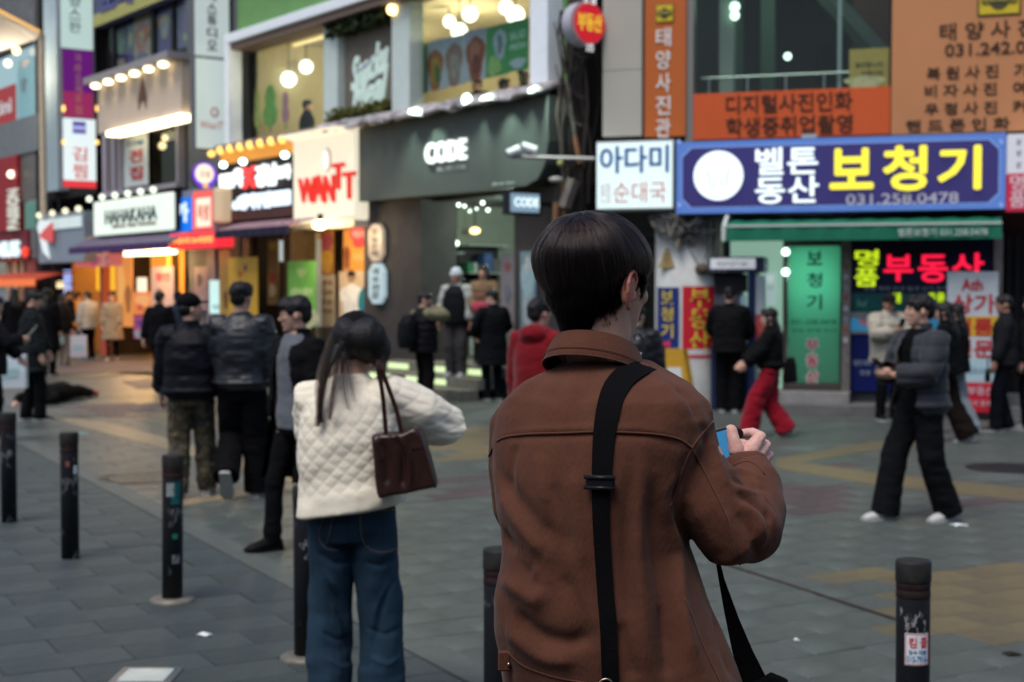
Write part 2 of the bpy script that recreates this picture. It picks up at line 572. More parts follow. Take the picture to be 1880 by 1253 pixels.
for y, a, bb, b in cands:
	on_walk = b < -0.01
	w = LX
	b0, b1 = bb, bb + LX
	if on_walk and b1 > 0: b1 = 0.0
	if not on_walk and b0 < 0.2: b0 = 0.2
	if b1 - b0 < 0.08: continue
	if not on_walk and b == 0.0 and round(a / LY) % 2: b1 = 0.5
	w = b1 - b0
	c = kw(a + LY / 2, (b0 + b1) / 2)
	m = None if on_walk else paint_of(c.x + random.gauss(0, .16), c.y + random.gauss(0, .28))
	if m is None:
		m = random.choice((G_PAVE, G_PAVE, G_PAVE2, G_PAVE3)) if on_walk else G_GREY
	tz = random.uniform(-0.0025, 0.002)
	if count < 296:
		o = link('paving_stone', block_mesh(m, 0, w), sidewalk if on_walk else paving)
		o.location = (c.x, c.y, tz)
		o.rotation_euler = (random.uniform(-.003, .003), random.uniform(-.003, .003), ang)
		count += 1
	else:
		key = (on_walk, m.name)
		me = block_mesh(m, 0, w)
		v = np.array([q.co[:] for q in me.vertices]); ca, sa = math.cos(ang), math.sin(ang)
		v = np.stack([v[:, 0] * ca - v[:, 1] * sa + c.x, v[:, 0] * sa + v[:, 1] * ca + c.y, v[:, 2] + tz], 1)
		far.setdefault(key, MB()).add(v, [tuple(p.vertices) for p in me.polygons])
for (on_walk, mn), q in far.items():
	o = q.build('paving_stones', MATS[mn], sidewalk if on_walk else paving); o['kind'] = 'stuff'
q = MB()
for ip, (m, p) in enumerate(PATCHES):
	cy = sum(y for x, y in p) / len(p)
	if ip in (1, 4, 8):
		for tri in ([list(range(len(p)))] if ip != 1 else [[0, 1, 2, 3, 4, 5], [0, 5, 6, 7, 8, 9, 10]]):
			q = [p[a] for a in tri]; k = len(q)
			tag(MB().add([(x, y, .004) for x, y in q] + [(x, y, -.002) for x, y in q], [tuple(range(k))] + [(a, (a + 1) % k, (a + 1) % k + k, a + k) for a in range(k)]).build('street_marking', G_CREAM if ip != 1 else G_YEL, paving))
	elif cy > 22.5:
		v = [(x, y, -0.009 + .0008 * ip) for x, y in p] + [(x, y, -0.02) for x, y in p]; k = len(p)
		MBp = MB().add(v, [tuple(range(k))] + [(i, (i + 1) % k, (i + 1) % k + k, i + k) for i in range(k)])
		tag(MBp.build('coloured_paving', m, paving))
kmesh = {}
for i in range(-40, 12):
	a = i * 0.9
	c = kw(a + 0.45, 0.1)
	if not in_view(c.x, c.y, 0.6) or c.y > 24: continue
	if 'k' not in kmesh:
		kmesh['k'] = MB().box(-0.447, 0.447, -0.096, 0.096, -0.04, 0.004).mesh('kerb_stone', G_KERB)
	o = link('kerb_stone', kmesh['k'], sidewalk); o.location = (c.x, c.y, 0); o.rotation_euler = (0, 0, ang)
bed = MB().box(-30, 30, 0, 24.1, -0.0115, -0.0110).build('paving_bed', G_JOINT, paving)
q0, q1 = ground(1380, 1052), ground(1652, 1140)
dvec = (q1 - q0).normalized(); q0 = q0 - dvec * .35; q1 = q1 + dvec * .1
sd = Vector((-dvec.y, dvec.x, 0)) * 0.014
v = [q0 - sd, q1 - sd, q1 + sd, q0 + sd]
drain = MB().add([(p.x, p.y, z) for z in (-0.02, 0.004) for p in v], [(4, 5, 6, 7), (0, 1, 5, 4), (1, 2, 6, 5), (2, 3, 7, 6), (3, 0, 4, 7)]).build('drain_strip', M('rusty_iron', (0.05, 0.032, 0.028), 0.7, 0.3, var=0.5, vscale=20))
tag(drain, kind='structure')
def manhole(px, py, label, m):
	c = ground(px, py)
	T = Thing('manhole_cover', label, 'manhole cover', WORLD, (c.x, c.y, 0), 'manhole covers in the street paving')
	def ringm(r0, r1, z0, z1, n=40):
		a = np.arange(n) * 2 * PI / n
		rs = [np.stack([c.x + np.cos(a) * r, c.y + np.sin(a) * r, np.full(n, z)], 1) for r, z in ((r0, z0), (r0, z1), (r1, z1), (r1, z0))]
		return MB().rings(rs, False)
	T.mb('rim', ringm(0.33, 0.40, -0.01, 0.006), DARKMETAL)
	T.mb('lid', MB().rings([sec(c.x, c.y, z, 0.325, 0.325, 40, 2) for z in (-0.01, 0.004)]), m)
	k = MB()
	for i in range(-4, 5):
		for j in range(-4, 5):
			if i * i + j * j < 17 and (i + j) % 2 == 0: k.box(c.x + i * .065 - .02, c.x + i * .065 + .02, c.y + j * .065 - .02, c.y + j * .065 + .02, 0.004, 0.009)
	T.mb('raised_pattern', k, m)['kind'] = 'stuff'
manhole(262, 878, 'round pale manhole cover beside the camouflage trousers', M('manhole_stone', (0.2, 0.17, 0.12), 0.75, var=0.5, vscale=12))
manhole(1850, 860, 'round dark manhole cover near the right kerb', M('manhole_iron', (0.035, 0.033, 0.035), 0.6, 0.4, var=0.4, vscale=12))
def scrap(px, py, name, label, cat, m, sx, sy, yaw=0.3):
	c = ground(px, py)
	n = 9; g = []
	for i in range(n):
		for j in range(n):
			x, y = (i / (n - 1) - .5), (j / (n - 1) - .5)
			z = 0.006 + 0.012 * abs(math.sin(3 * x + 2) * math.cos(4 * y)) * 1.2
			g.append((c.x + (x * math.cos(yaw) - y * math.sin(yaw)) * sx, c.y + (x * math.sin(yaw) + y * math.cos(yaw)) * sy, z))
	f = [(i * n + j, i * n + j + 1, (i + 1) * n + j + 1, (i + 1) * n + j) for i in range(n - 1) for j in range(n - 1)]
	o = MB().add([(a - c.x, b - c.y, d) for a, b, d in g], f).build(name, m, None, True); o.location = (c.x, c.y, 0)
	s = o.modifiers.new('thick', 'SOLIDIFY'); s.thickness = 0.003
	tag(o, label, cat)
PAPER = M('paper', (0.7, 0.72, 0.72), 0.7)
scrap(1761, 966, 'crumpled_paper', 'crumpled white paper beside the white sneakers', 'litter', PAPER, .11, .07)
scrap(376, 1168, 'paper_scrap', 'small white scrap on the sidewalk below the bollards', 'litter', PAPER, .06, .04, -.5)
scrap(149, 797, 'blue_scrap', 'small pale blue scrap on the street behind the bollards', 'litter', M('blue_paper', (0.3, 0.6, 0.6), 0.6), .14, .08)
scrap(1858, 1203, 'dry_leaf', 'dark dry leaf on the paving by the sticker bollard', 'litter', M('dry_leaf', (0.02, 0.015, 0.012), 0.7), .07, .05)
scrap(1462, 1178, 'gum_spot', 'tiny pale crumb on the paving between strap and bollard', 'litter', PAPER, .025, .02)
c = ground(268, 1243)
T = Thing('paving_light', 'square glass light set into the sidewalk at the lower edge', 'ground light', WORLD, (c.x, c.y, 0))
o = T.box('frame', STEEL, c.x - .14, c.x + .14, c.y - .14, c.y + .14, -0.01, 0.0075)
o = T.box('lens', M('lens_glass', (0.5, 0.55, 0.52), 0.2, var=0.2), c.x - .105, c.x + .105, c.y - .105, c.y + .105, 0.0, 0.0105)
# ---------------------------------------------------------------- bollards
BOLL = M('bollard_paint', (0.014, 0.015, 0.019), 0.42, var=0.9, vscale=14, col2=(0.012, 0.012, 0.015), bump=0.15, bscale=40)
def scuffed(name, amt):
	m = M(name, (0.013, 0.014, 0.018), 0.45, bump=0.2, bscale=60)
	nt = m.node_tree; b = nt.nodes['Principled BSDF']
	tc = nt.nodes.new('ShaderNodeTexCoord'); mp = nt.nodes.new('ShaderNodeMapping'); mp.inputs['Scale'].default_value = (1.6, 1.6, 0.7)
	n = nt.nodes.new('ShaderNodeTexNoise'); n.inputs['Scale'].default_value = 22; n.inputs['Detail'].default_value = 7; n.inputs['Roughness'].default_value = 0.7
	n2 = nt.nodes.new('ShaderNodeTexNoise'); n2.inputs['Scale'].default_value = 4.5; n2.inputs['Detail'].default_value = 2
	mul = nt.nodes.new('ShaderNodeMath'); mul.operation = 'MULTIPLY'
	r = nt.nodes.new('ShaderNodeMapRange'); r.inputs[1].default_value, r.inputs[2].default_value = amt, amt + 0.05
	mx = nt.nodes.new('ShaderNodeMix'); mx.data_type = 'RGBA'
	mx.inputs[6].default_value = (0.013, 0.014, 0.018, 1); mx.inputs[7].default_value = (0.3, 0.3, 0.31, 1)
	Lk = nt.links
	Lk.new(tc.outputs['Object'], mp.inputs[0]); Lk.new(mp.outputs[0], n.inputs['Vector']); Lk.new(tc.outputs['Object'], n2.inputs['Vector'])
	Lk.new(n.outputs['Fac'], mul.inputs[0]); Lk.new(n2.outputs['Fac'], mul.inputs[1]); Lk.new(mul.outputs[0], r.inputs[0])
	Lk.new(r.outputs[0], mx.inputs[0]); Lk.new(mx.outputs[2], b.inputs['Base Color'])
	return m
BOLL = scuffed('bollard_paint_scuffed', 0.305)
RUBBER = M('bollard_cap', (0.012, 0.012, 0.014), 0.6, var=0.4, vscale=20, col2=(0.03, 0.028, 0.024))
RUST = M('rusty_band', (0.028, 0.014, 0.013), 0.7, var=0.5, vscale=18)
BOLTS = [  # base point (x, y), lean, label, extras
	((-3.82, 10.75), 0.0, 'black bollard cut by the left edge of the picture', ''),
	((-2.90, 9.28), 0.0, 'black bollard standing alone with no base plate, second from the left edge', 's1'),
	((-1.925, 8.0), 0.022, 'leaning black bollard with a teal sticker and a round steel base plate', 's2'),
	((-0.985, 6.75), 0.012, 'black bollard half hidden by the blue jeans', 's3'),
	((-0.045, 5.12), 0.0, 'black bollard half hidden behind the brown jacket', ''),
	((1.395, 4.90), 0.004, 'black bollard with a white phone number sticker and a rusty band', 's5'),
]
_bm = {}
def lathe(prof, n=28):
	return loft([sec(0, 0, z, max(r, 1e-4), max(r, 1e-4), n, 2) for r, z in prof])
for i, ((bx, by), lean, lab, ex) in enumerate(BOLTS):
	r = empty('bollard', (bx, by, 0)); r.rotation_euler = (0, lean, 0.6 * i)
	tag(r, lab, 'bollard', 'bollards along the kerb')
	if not _bm:
		_bm['post'] = make_mesh('post', *lathe([(0.058, -0.05), (0.058, 0.70), (0.057, 0.705)]), BOLL, False)
		_bm['cap'] = make_mesh('cap', *lathe([(0.0595, 0.755), (0.061, 0.76), (0.061, 0.822), (0.058, 0.829), (0.0, 0.831)]), RUBBER)
		_bm['band'] = make_mesh('band', *lathe([(0.0575, 0.70), (0.059, 0.703), (0.059, 0.724), (0.0575, 0.727), (0.0575, 0.733), (0.059, 0.736), (0.059, 0.752), (0.0575, 0.757)]), RUST)
		_bm['base_plate'] = make_mesh('base_plate', *lathe([(0.125, -0.03), (0.125, 0.010), (0.118, 0.018), (0.06, 0.022)]), M('base_plate_steel', (0.24, 0.22, 0.18), 0.55, 0.4, var=0.5, vscale=12))
		for me in _bm.values():
			for p in me.polygons: p.use_smooth = len(p.vertices) == 4
	for k in ('post', 'cap', 'band') + (('base_plate',) if ex in ('s2', 's3') else ()):
		link(k, _bm[k], r)
	toward = math.atan2(-by, -bx) - 0.6 * i
	def sticker(name, da, z0, z1, w, m, lift=0.0008, label=None):
		n = 8; v = []
		for z in (z0, z1):
			for j in range(n + 1):
				a = toward + da + (j / n - .5) * w / 0.058
				v.append((math.cos(a) * (0.058 + lift), math.sin(a) * (0.058 + lift), z))
		o = MB().add(v, [(j, j + 1, j + n + 2, j + n + 1) for j in range(n)]).build(name, m, r)
		s = o.modifiers.new('s', 'SOLIDIFY'); s.thickness = 0.0006
		return o
	def curved_text(s, da, z0, z1, w, m, parent=None, lift=0.0016, **k):
		v, f = fit_text(s, -w / 2, w / 2, z0, z1, lift, 0.0008, **k)
		a = toward + da + v[:, 0] / 0.058
		q = np.stack([np.cos(a) * (0.058 + v[:, 1]), np.sin(a) * (0.058 + v[:, 1]), v[:, 2]], 1)
		MB().add(q, f).build('lettering', m, parent or r)
	def scribble(da, z0, z1, w, n):
		rg = random.Random(n); q = MB()
		for _ in range(n):
			a, z = rg.uniform(-w / 2, w / 2), rg.uniform(z0, z1); P = []
			for k in range(rg.randint(3, 5)):
				t = toward + da + a / .058
				P.append((math.cos(t) * .0585, math.sin(t) * .0585, z))
				a += rg.gauss(0, .006); z += rg.gauss(-.003, .009)
			q.tube(P, rg.uniform(.0007, .0017), 5)
		q.build('chalk_marks', M('chalk_mark', (0.4, 0.38, 0.38), 0.9), r)['kind'] = 'stuff'
	if ex == 's1':
		sticker('sticker', 0.75, 0.56, 0.615, 0.03, PAPER)
		sticker('sticker', -0.2, 0.61, 0.645, 0.022, M('worn_red_sticker', (0.4, 0.12, 0.1), 0.7, var=0.6, vscale=60))
	if ex == 's2':
		sticker('sticker', -0.25, 0.60, 0.675, 0.045, M('worn_pale_sticker', (0.35, 0.4, 0.4), 0.7, var=0.6, vscale=40))
		sticker('sticker', 0.3, 0.555, 0.68, 0.055, M('teal_sticker', (0.01, 0.12, 0.13), 0.6, var=0.5, vscale=30))
		sticker('sticker', 0.25, 0.36, 0.39, 0.03, M('green_sticker', (0.02, 0.2, 0.1), 0.6, var=0.4, vscale=50))
		sticker('sticker', 0.35, 0.22, 0.27, 0.045, M('grey_scuff', (0.22, 0.23, 0.24), 0.8, var=0.7, vscale=40, col2=(0.03, 0.03, 0.035)))
	if ex == 's3':
		sticker('sticker', -0.3, 0.68, 0.735, 0.03, PAPER)
		scribble(-0.15, 0.48, 0.62, 0.05, 9)
	if ex == 's5':
		st = sticker('sticker', 0.30, 0.475, 0.585, 0.088, M('sticker_white', (0.72, 0.75, 0.76), 0.5))
		RED = M('print_red', (0.6, 0.03, 0.04), 0.5); BLU = M('print_blue', (0.05, 0.2, 0.42), 0.5)
		for a0, a1, z0, z1 in ((-0.041, 0.041, 0.581, 0.5825), (-0.041, 0.041, 0.4775, 0.479)):
			sticker('print_border', 0.30, z0, z1, 0.082, RED, 0.0016)
		for da in (-0.7, 0.7):
			sticker('print_border', 0.30 + da, 0.479, 0.581, 0.0018, RED, 0.0016)
		curved_text('킹', 0.0, 0.535, 0.572, 0.026, RED, st, bold=0.015)
		curved_text('콜', 0.66, 0.535, 0.572, 0.026, RED, st, bold=0.015)
		curved_text('일수 대출', 0.3, 0.513, 0.528, 0.062, BLU, st, bold=0.01)
		curved_text('010-7916-', 0.3, 0.484, 0.508, 0.074, BLU, st, bold=0.01)
		scribble(0.1, 0.585, 0.665, 0.08, 16)
		scribble(0.1, 0.33, 0.40, 0.07, 5)
# ================================================================== left row of shops
def hpx(fr, px, py, o=0.0): return fr.h(px, py, o)
def Tt(px, o=0.0): return L.t(px, o)
GREEN = M('green_cladding', (0.145, 0.30, 0.105), 0.6, var=0.12, vscale=2)
PALEFRAME = M('white_window_frame', (0.84, 0.88, 0.92), 0.45, var=0.06)
PILLAR = M('pale_pillar', (0.56, 0.64, 0.61), 0.6, var=0.1)
CREAM = M('cream_interior', (0.52, 0.44, 0.28), 0.8, var=0.1, vscale=2)
DGREY = M('code_panel', (0.085, 0.096, 0.087), 0.5, var=0.1, vscale=2)
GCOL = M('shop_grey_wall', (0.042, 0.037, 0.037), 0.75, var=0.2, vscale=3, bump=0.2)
t440 = Tt(440); t690 = Tt(690); t540 = Tt(540)
HW = 4.86; HT = 7.08
B = Thing('cafe_building', 'green clad building with a wide framed cafe window over the shops', 'building', L, (5.5, 0, 0))
B.box('wall', GREEN, 0.0, t440, -0.3, 0.0, HT + 0.18, 12.0)
B.box('wall', GREEN, 0.0, Tt(1006), -0.3, 0.0, HW, HT + 0.18)
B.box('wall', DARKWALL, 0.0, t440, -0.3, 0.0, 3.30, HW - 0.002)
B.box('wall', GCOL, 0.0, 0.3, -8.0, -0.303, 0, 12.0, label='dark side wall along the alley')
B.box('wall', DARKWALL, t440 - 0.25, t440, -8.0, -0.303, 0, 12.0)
B.box('roof', CONCRETE, 0.0, t440, -8.0, 0.0, 12.003, 12.2)
B.box('floor_slab', CONCRETE, 0.303, t440 - 0.253, -7.9, -0.303, 4.1, 4.3)
B.box('ceiling', CREAM, 0.303, t440 - 0.253, -7.9, -0.303, 7.16, 7.3)
B.box('back_wall', CREAM, 0.303, t440 - 0.253, -4.6, -4.4, 4.303, 7.157)
B.box('end_wall', CREAM, t440 - .32, t440 - .26, -4.397, -.31, 4.303, 7.157)
fo0, fo1 = 0.0, 0.32
fr_top = B.box('window_frame', PALEFRAME, Tt(1006, .3), t440 + .02, fo0 + .003, fo1, HT - 0.03, HT + 0.17, bevel=.01)
B.box('window_frame', PALEFRAME, t440 - .20, t440 + .02, fo0 + .003, fo1, HW, HT - 0.033, bevel=.01)
B.box('window_frame', PALEFRAME, Tt(1006, .3), Tt(974, .3), fo0 + .003, fo1, HW, HT - 0.033, bevel=.01)
B.box('soffit', M('soffit_brown', (0.2, 0.14, 0.11), .7), Tt(972, .3), t440 - .21, -0.3, 0.25, HT - 0.18, HT - 0.036)
pl = [(Tt(625), Tt(600)), (Tt(757), Tt(725))]
for a, b in pl: B.box('pillar', PILLAR, a, b, -0.25, 0.05, HW, HT - 0.183)
board = B.box('sign_board', M('brown_board', (0.16, 0.135, 0.11), .7, var=.15), Tt(723), Tt(627), -0.2, -0.1, HW, HT - 0.2)
for a, b in ((Tt(600), t440 - .21), (Tt(973), Tt(757))):
	w = B.box('window_pane', GLASS, b + .004 if b < a else a + .004, (a if b < a else b) - .004, -0.19, -0.18, HW, HT - 0.19)
B.box('window_ledge', M('ledge_metal', (0.3, 0.25, 0.22), .5, var=.3), Tt(690), t440 + 0.1, 0.003, 0.55, HW - 0.16, HW - 0.01, bevel=.01)
NEONW = E('script_white', (0.62, 0.78, 0.72), 0.55)
T = Thing('script_sign', 'white script cafe name on the brown board between two pillars', 'sign', L, (Tt(675, 0), 0, 6.0))
for s, (x0, x1), (y0, y1) in (('Snacku', (642, 708), (108, 150)), ('Meal', (642, 708), (152, 200))):
	v, f = fit_text(s, Tt(x0), Tt(x1), 0, 0.62, -0.09, 0.05, shear=0.35, heavy=0.012)
	k = (v[:, 0] - Tt(x0)) / (Tt(x1) - Tt(x0))
	v[:, 2] += hpx(L, 675, y1) - 0.12 + k * 0.28
	T.mb('lettering', MB().add(v, f), NEONW)
v = np.array([[Tt(645), -0.09, 5.93], [Tt(702), -0.09, 6.18]]);
T.mb('swash', MB().tube([(Tt(645), -0.06, 5.84), (Tt(670), -0.06, 5.97), (Tt(704), -0.06, 6.2)], [.02, .03, .012], 6), M('purple_print', (0.12, 0.08, 0.3), .6))
def leaves(name, label, fr, t0, t1, o0, o1, h0, h1, n, m, size=.09, cat='plant'):
	rng = random.Random(name + label)
	v, f = [], []
	for i in range(n):
		c = Vector((rng.uniform(t0, t1), rng.uniform(o0, o1), h0 + (h1 - h0) * rng.random() ** 1.3))
		a = Vector((rng.gauss(0, 1), rng.gauss(0, 1), rng.gauss(0, 1))).normalized() * size * rng.uniform(.5, 1.2)
		b = a.orthogonal().normalized() * size * .35
		b.rotate(Quaternion(a.normalized(), rng.uniform(0, 6.28)))
		k = len(v); v += [(c - a)[:], (c + b)[:], (c + a)[:], (c - b)[:]]; f.append((k, k + 1, k + 2, k + 3))
	T = Thing(name, label, cat, fr, ((t0 + t1) / 2, (o0 + o1) / 2, h0))
	T.mb('foliage', MB().add(v, f), m)
	return T
LEAF = M('ivy_leaf', (0.05, 0.075, 0.018), .6, var=.7, vscale=9, col2=(0.14, 0.12, 0.02))
P = leaves('planter', 'low yellow green plants in a trough at the foot of the brown board', L, Tt(722), Tt(612), -0.1, 0.22, HW, HW + .34, 900, LEAF)
P.box('trough', DARKMETAL, Tt(722), Tt(612), -0.05, 0.2, HW, HW + .08)
P = leaves('hanging_ivy', 'dark ivy garland hanging above the brown board', L, Tt(722), Tt(612), -0.1, 0.2, HT - .45, HT - .2, 700, M('ivy_dark', (0.03, 0.045, 0.012), .6, var=.6, vscale=9))
P.box('bracket', DARKMETAL, Tt(722), Tt(612), -0.05, 0.1, HT - .22, HT - .185)
GLOBE = E('globe_glow', (1.0, 0.97, 0.82), 3.0)
for i, (px, py, o, rr, lab) in enumerate(((548, 122, -1.5, .15, 'upper left of the pair'), (562, 123, -1.3, .15, 'upper right of the pair'), (530, 146, -1.0, .17, 'single lower globe'),
		(825, 40, -1.6, .12, 'small globe furthest left in the right pane'), (863, 26, -1.4, .145, 'large globe'), (843, 58, -1.0, .15, 'lowest globe behind the food posters'),
		(929, 14, -1.6, .13, 'globe touching the top of the window'), (946, 28, -1.2, .16, 'globe behind the green posters'))):
	t, h = L.hit(px, py, o)
	T = Thing('globe_lamp', ('white globe lamp in the cafe window, ' + lab), 'pendant lamp', L, (t, o, h), 'globe lamps hanging in the cafe')
	T.mb('globe', MB().ell((t, o, h), rr), GLOBE, smooth=True)
	T.mb('cord', MB().tube([(t, o, h + rr), (t, o, 7.157)], .012, 6), BLACK)
for t in (2.2, 5.4, 8.6):
	lamp('cafe_light', L.w(t, -1.9, 6.3), 150, (1.0, .86, .58), .3)
t, h = L.hit(720, 18, .1)
T = Thing('ceiling_spotlight', 'warm round spotlight under the top of the white window frame', 'lamp', L, (t, .1, h))
T.mb('bulb', MB().ell((t, .1, h), .1), E('warm_bulb', (1, .72, .3), 4.0), smooth=True)
T.mb('housing', MB().box(t - .05, t + .05, .06, .14, h + .085, HT - .183), BLACK)
t, h = L.hit(497, 98, -1.2)
T = Thing('tube_lamp', 'slim warm tube lamp hanging in the left cafe pane', 'lamp', L, (t, -1.2, h))
T.box('tube', E('warm_tube', (1, .75, .35), 1.4), Tt(597, -1.2), Tt(518, -1.2), -1.24, -1.16, h, h + .07)
T.box('bracket', BLACK, Tt(560, -1.2), Tt(556, -1.2), -1.22, -1.18, h + .073, 7.157)
def leafcut(px, py0, py1, w, col, label):
	t, hb = L.hit(px, py1, -.25); _, ht = L.hit(px, py0, -.25)
	T = Thing('tree_cutout', label, 'decoration', L, (t, -.25, hb), 'tree cut-outs on the cafe glass')
	prof = [(0, 0), (.5, .12), (.62, .35), (.42, .55), (.5, .72), (.25, .93), (0, 1)]
	poly = [(t + a * w, hb + .12 + b * (ht - hb - .12)) for a, b in prof] + [(t - a * w, hb + .12 + b * (ht - hb - .12)) for a, b in prof[-2:0:-1]]
	T.mb('crown', MB().prism(poly, -.26, -.23), M('cutout_' + label.split()[0], col, .7, var=.2))
	T.box('stem', M('cutout_stem', (.3, .25, .12), .7), t - .03, t + .03, -.256, -.234, hb, hb + .25)
leafcut(497, 155, 245, .50, (0.16, 0.36, 0.07), 'green tree cut-out on the left cafe pane')
leafcut(525, 168, 238, .24, (0.42, 0.2, 0.25), 'pink tree cut-out beside the green one')
leafcut(474, 160, 250, .25, (0.42, 0.42, 0.15), 'yellow tree cut-out at the left cafe post')
def poster(name, label, fr, x0, x1, y0, y1, o, base, blobs=(), group=None, texts=(), lit=0.0, cat='poster', thick=.02, frame=None):
	tl, tr, h0, h1 = rect(fr, x0, x1, y0, y1, o)
	T = Thing(name, label, cat, fr, ((tl + tr) / 2, o, (h0 + h1) / 2), group)
	m = E('lit_' + name + label[:12], base, lit) if lit else M('print_' + name + label[:12], base, .55, var=.15, vscale=5)
	T.box('panel', m, tl, tr, o, o + thick, h0, h1)
	if frame: T.box('frame', frame, tl + .03, tr - .03, o - .03, o - .002, h0 - .03, h1 + .03)
	for i, (u, vv, ru, rv, c) in enumerate(blobs):
		n = 18; a = np.arange(n) * 2 * PI / n
		rr = 1 + .12 * np.sin(3 * a + i) + .08 * np.sin(5 * a + 2 * i)
		poly = [(tl + (tr - tl) * (u + math.cos(x) * ru * q), h0 + (h1 - h0) * (vv + math.sin(x) * rv * q)) for x, q in zip(a, rr)]
		mm = E('lit_blob_%s_%d' % (label[:14], i), c, lit) if lit else M('ink_%s_%d' % (label[:14], i), c, .6, var=.35, vscale=14)
		T.mb('picture', MB().prism(poly, o + thick, o + thick + .004 + .002 * i), mm)
	for s, u0, u1, v0, v1, c, kw in texts:
		mm = E('lit_ink_%s_%s' % (label[:14], s), c, lit) if lit else M('ink_%s_%s' % (label[:14], s), c, .6)
		T.text(s, mm, tl + (tr - tl) * u0, tl + (tr - tl) * u1, h0 + (h1 - h0) * v0, h0 + (h1 - h0) * v1, o + thick + .003, .008, **kw)
	return T
GP = 'food posters in the cafe window'
FO = -0.40
poster('food_poster', 'green salad poster leftmost in the right cafe pane', L, 754, 785, 84, 174, FO, (.05, .2, .1), [(.5, .5, .4, .35, (.04, .3, .06)), (.7, .4, .2, .3, (.2, .45, .38)), (.3, .7, .2, .15, (.4, .5, .4))], GP)
poster('food_poster', 'poster of an orange dish on an oval plate', L, 786, 818, 74, 166, FO, (.33, .38, .45), [(.5, .42, .42, .42, (.32, .1, .03)), (.5, .4, .28, .28, (.36, .2, .03)), (.62, .3, .18, .2, (.08, .12, .03))], GP)
poster('food_poster', 'poster of a pale brown dish between two red ones', L, 819, 853, 67, 158, FO, (.34, .36, .42), [(.5, .45, .44, .45, (.26, .16, .13)), (.55, .4, .25, .25, (.3, .25, .22))], GP)
poster('food_poster', 'poster of a red brown dish beside the green panels', L, 854, 893, 55, 148, FO, (.32, .36, .42), [(.55, .45, .42, .45, (.26, .06, .025)), (.5, .6, .25, .2, (.33, .12, .06)), (.6, .3, .2, .2, (.16, .03, .015))], GP)
poster('food_poster', 'green poster with a grey bottle picture', L, 894, 934, 47, 140, FO, (.05, .24, .07), [(.65, .62, .28, .3, (.36, .42, .48)), (.65, .62, .12, .2, (.14, .17, .2)), (.4, .2, .3, .2, (.25, .4, .12))], GP)
poster('food_poster', 'green poster with white text lines nearest the right window post', L, 935, 971, 37, 130, FO, (.04, .26, .1), [(.5, .15, .4, .1, (.4, .5, .42))], GP, [('SALAD', .1, .9, .62, .78, (.4, .6, .5), {}), ('FRESH', .1, .9, .42, .54, (.4, .6, .5), {})])
tl, tr = Tt(604, .4), Tt(1010, .4)
n, q = 60, []
rr = random.Random(4)
pro = [(.02, .03), (.25, .10), (.55, .02), (.72, -.10), (.74, -.16), (.5, -.10), (.2, -.02), (.02, -.03)]
rings = []
for i in range(n + 1):
	t = tl + (tr - tl) * i / n
	sag = .02 * math.sin(i * .9) + .025 * math.sin(i * 2.3 + 1)
	rings.append([(t, a * (1 + .12 * math.sin(i * 1.7)), HW - .02 + b + sag * (a / .7)) for a, b in pro])
T = Thing('tarpaulin', 'crumpled white tarpaulin laid along the sill under the cafe window', 'tarpaulin', L, ((tl + tr) / 2, .3, HW))
T.mb('sheet', MB().rings(rings), M('white_tarp', (.5, .47, .47), .6, var=.75, vscale=3.5, col2=(.1, .09, .1)), smooth=True)
t, h = L.hit(857, 184, .75)
T = Thing('spot_lamp', 'small bright spot lamp under the white tarpaulin', 'lamp', L, (t, .75, h))
T.mb('bulb', MB().ell((t, .75, h), (.08, .08, .1)), E('cool_bulb', (.75, 1.0, .9), 5.0), smooth=True)
T.mb('arm', MB().tube([(t, .72, h + .08), (t, .5, h + .16), (t, .2, h + .15)], .015, 6), DARKMETAL)
for px in (760, 890, 980):
	t = Tt(px, .75)
	lamp('panel_spot', L.w(t, .95, 4.95), 130, (.72, 1.0, .85), .06, 'SPOT', (L.rot @ Matrix.Rotation(math.radians(-22), 3, 'X')).to_euler(), spot=1.6)
tl, tr = t690, Tt(1006, .45)
T = Thing('fascia_sign', 'long grey fascia with lit white word CODE', 'shop sign', L, (2.6, .4, 3.36))
poly = [(tl, 3.36), (tr + .55, 3.36), (tr + .25, 3.45), (tr + .08, 3.66), (tr, 4.0), (tr, 4.70), (tl, 4.70)]
T.mb('panel', MB().prism(poly, .003, .45), DGREY)
T.text('CODE', E('sign_white', (.88, .95, .92), 1.5), Tt(786, .45), Tt(860, .45), hpx(L, 822, 298, .45), hpx(L, 822, 259, .45), .47, .05, heavy=.035)
T.text('ARCHIVE STORE', M('sign_grey_text', (.45, .5, .47), .6), Tt(803, .45), Tt(857, .45), hpx(L, 830, 313, .45), hpx(L, 830, 304, .45), .455, .01)
T.text('@code_store', M('sign_grey_text', (.45, .5, .47), .6), Tt(905, .45), Tt(945, .45), hpx(L, 925, 341, .45), hpx(L, 925, 334, .45), .455, .01)
S = Thing('clothes_shop', 'dark grey clothes shop with lit steps below the long fascia', 'shop', L, (2.8, 0, 0))
S.box('column', GCOL, Tt(795), t690, -0.5, 0.25, 0, 3.357)
S.box('column', GCOL, 0.0, Tt(958), -0.5, 0.15, 0, 3.357)
S.box('side_wall', M('shop_side_wall', (.20, .23, .19), .7, var=.15), t690 - .2, t690 - .05, -5, -.503, 0, 3.9)
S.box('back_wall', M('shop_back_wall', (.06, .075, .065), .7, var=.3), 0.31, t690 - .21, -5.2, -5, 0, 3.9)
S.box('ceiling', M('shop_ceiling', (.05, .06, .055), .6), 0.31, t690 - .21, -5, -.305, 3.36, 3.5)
S.box('floor', M('shop_floor', (.12, .11, .09), .5), 0.31, t690 - .21, -5, .25, .0, .5)
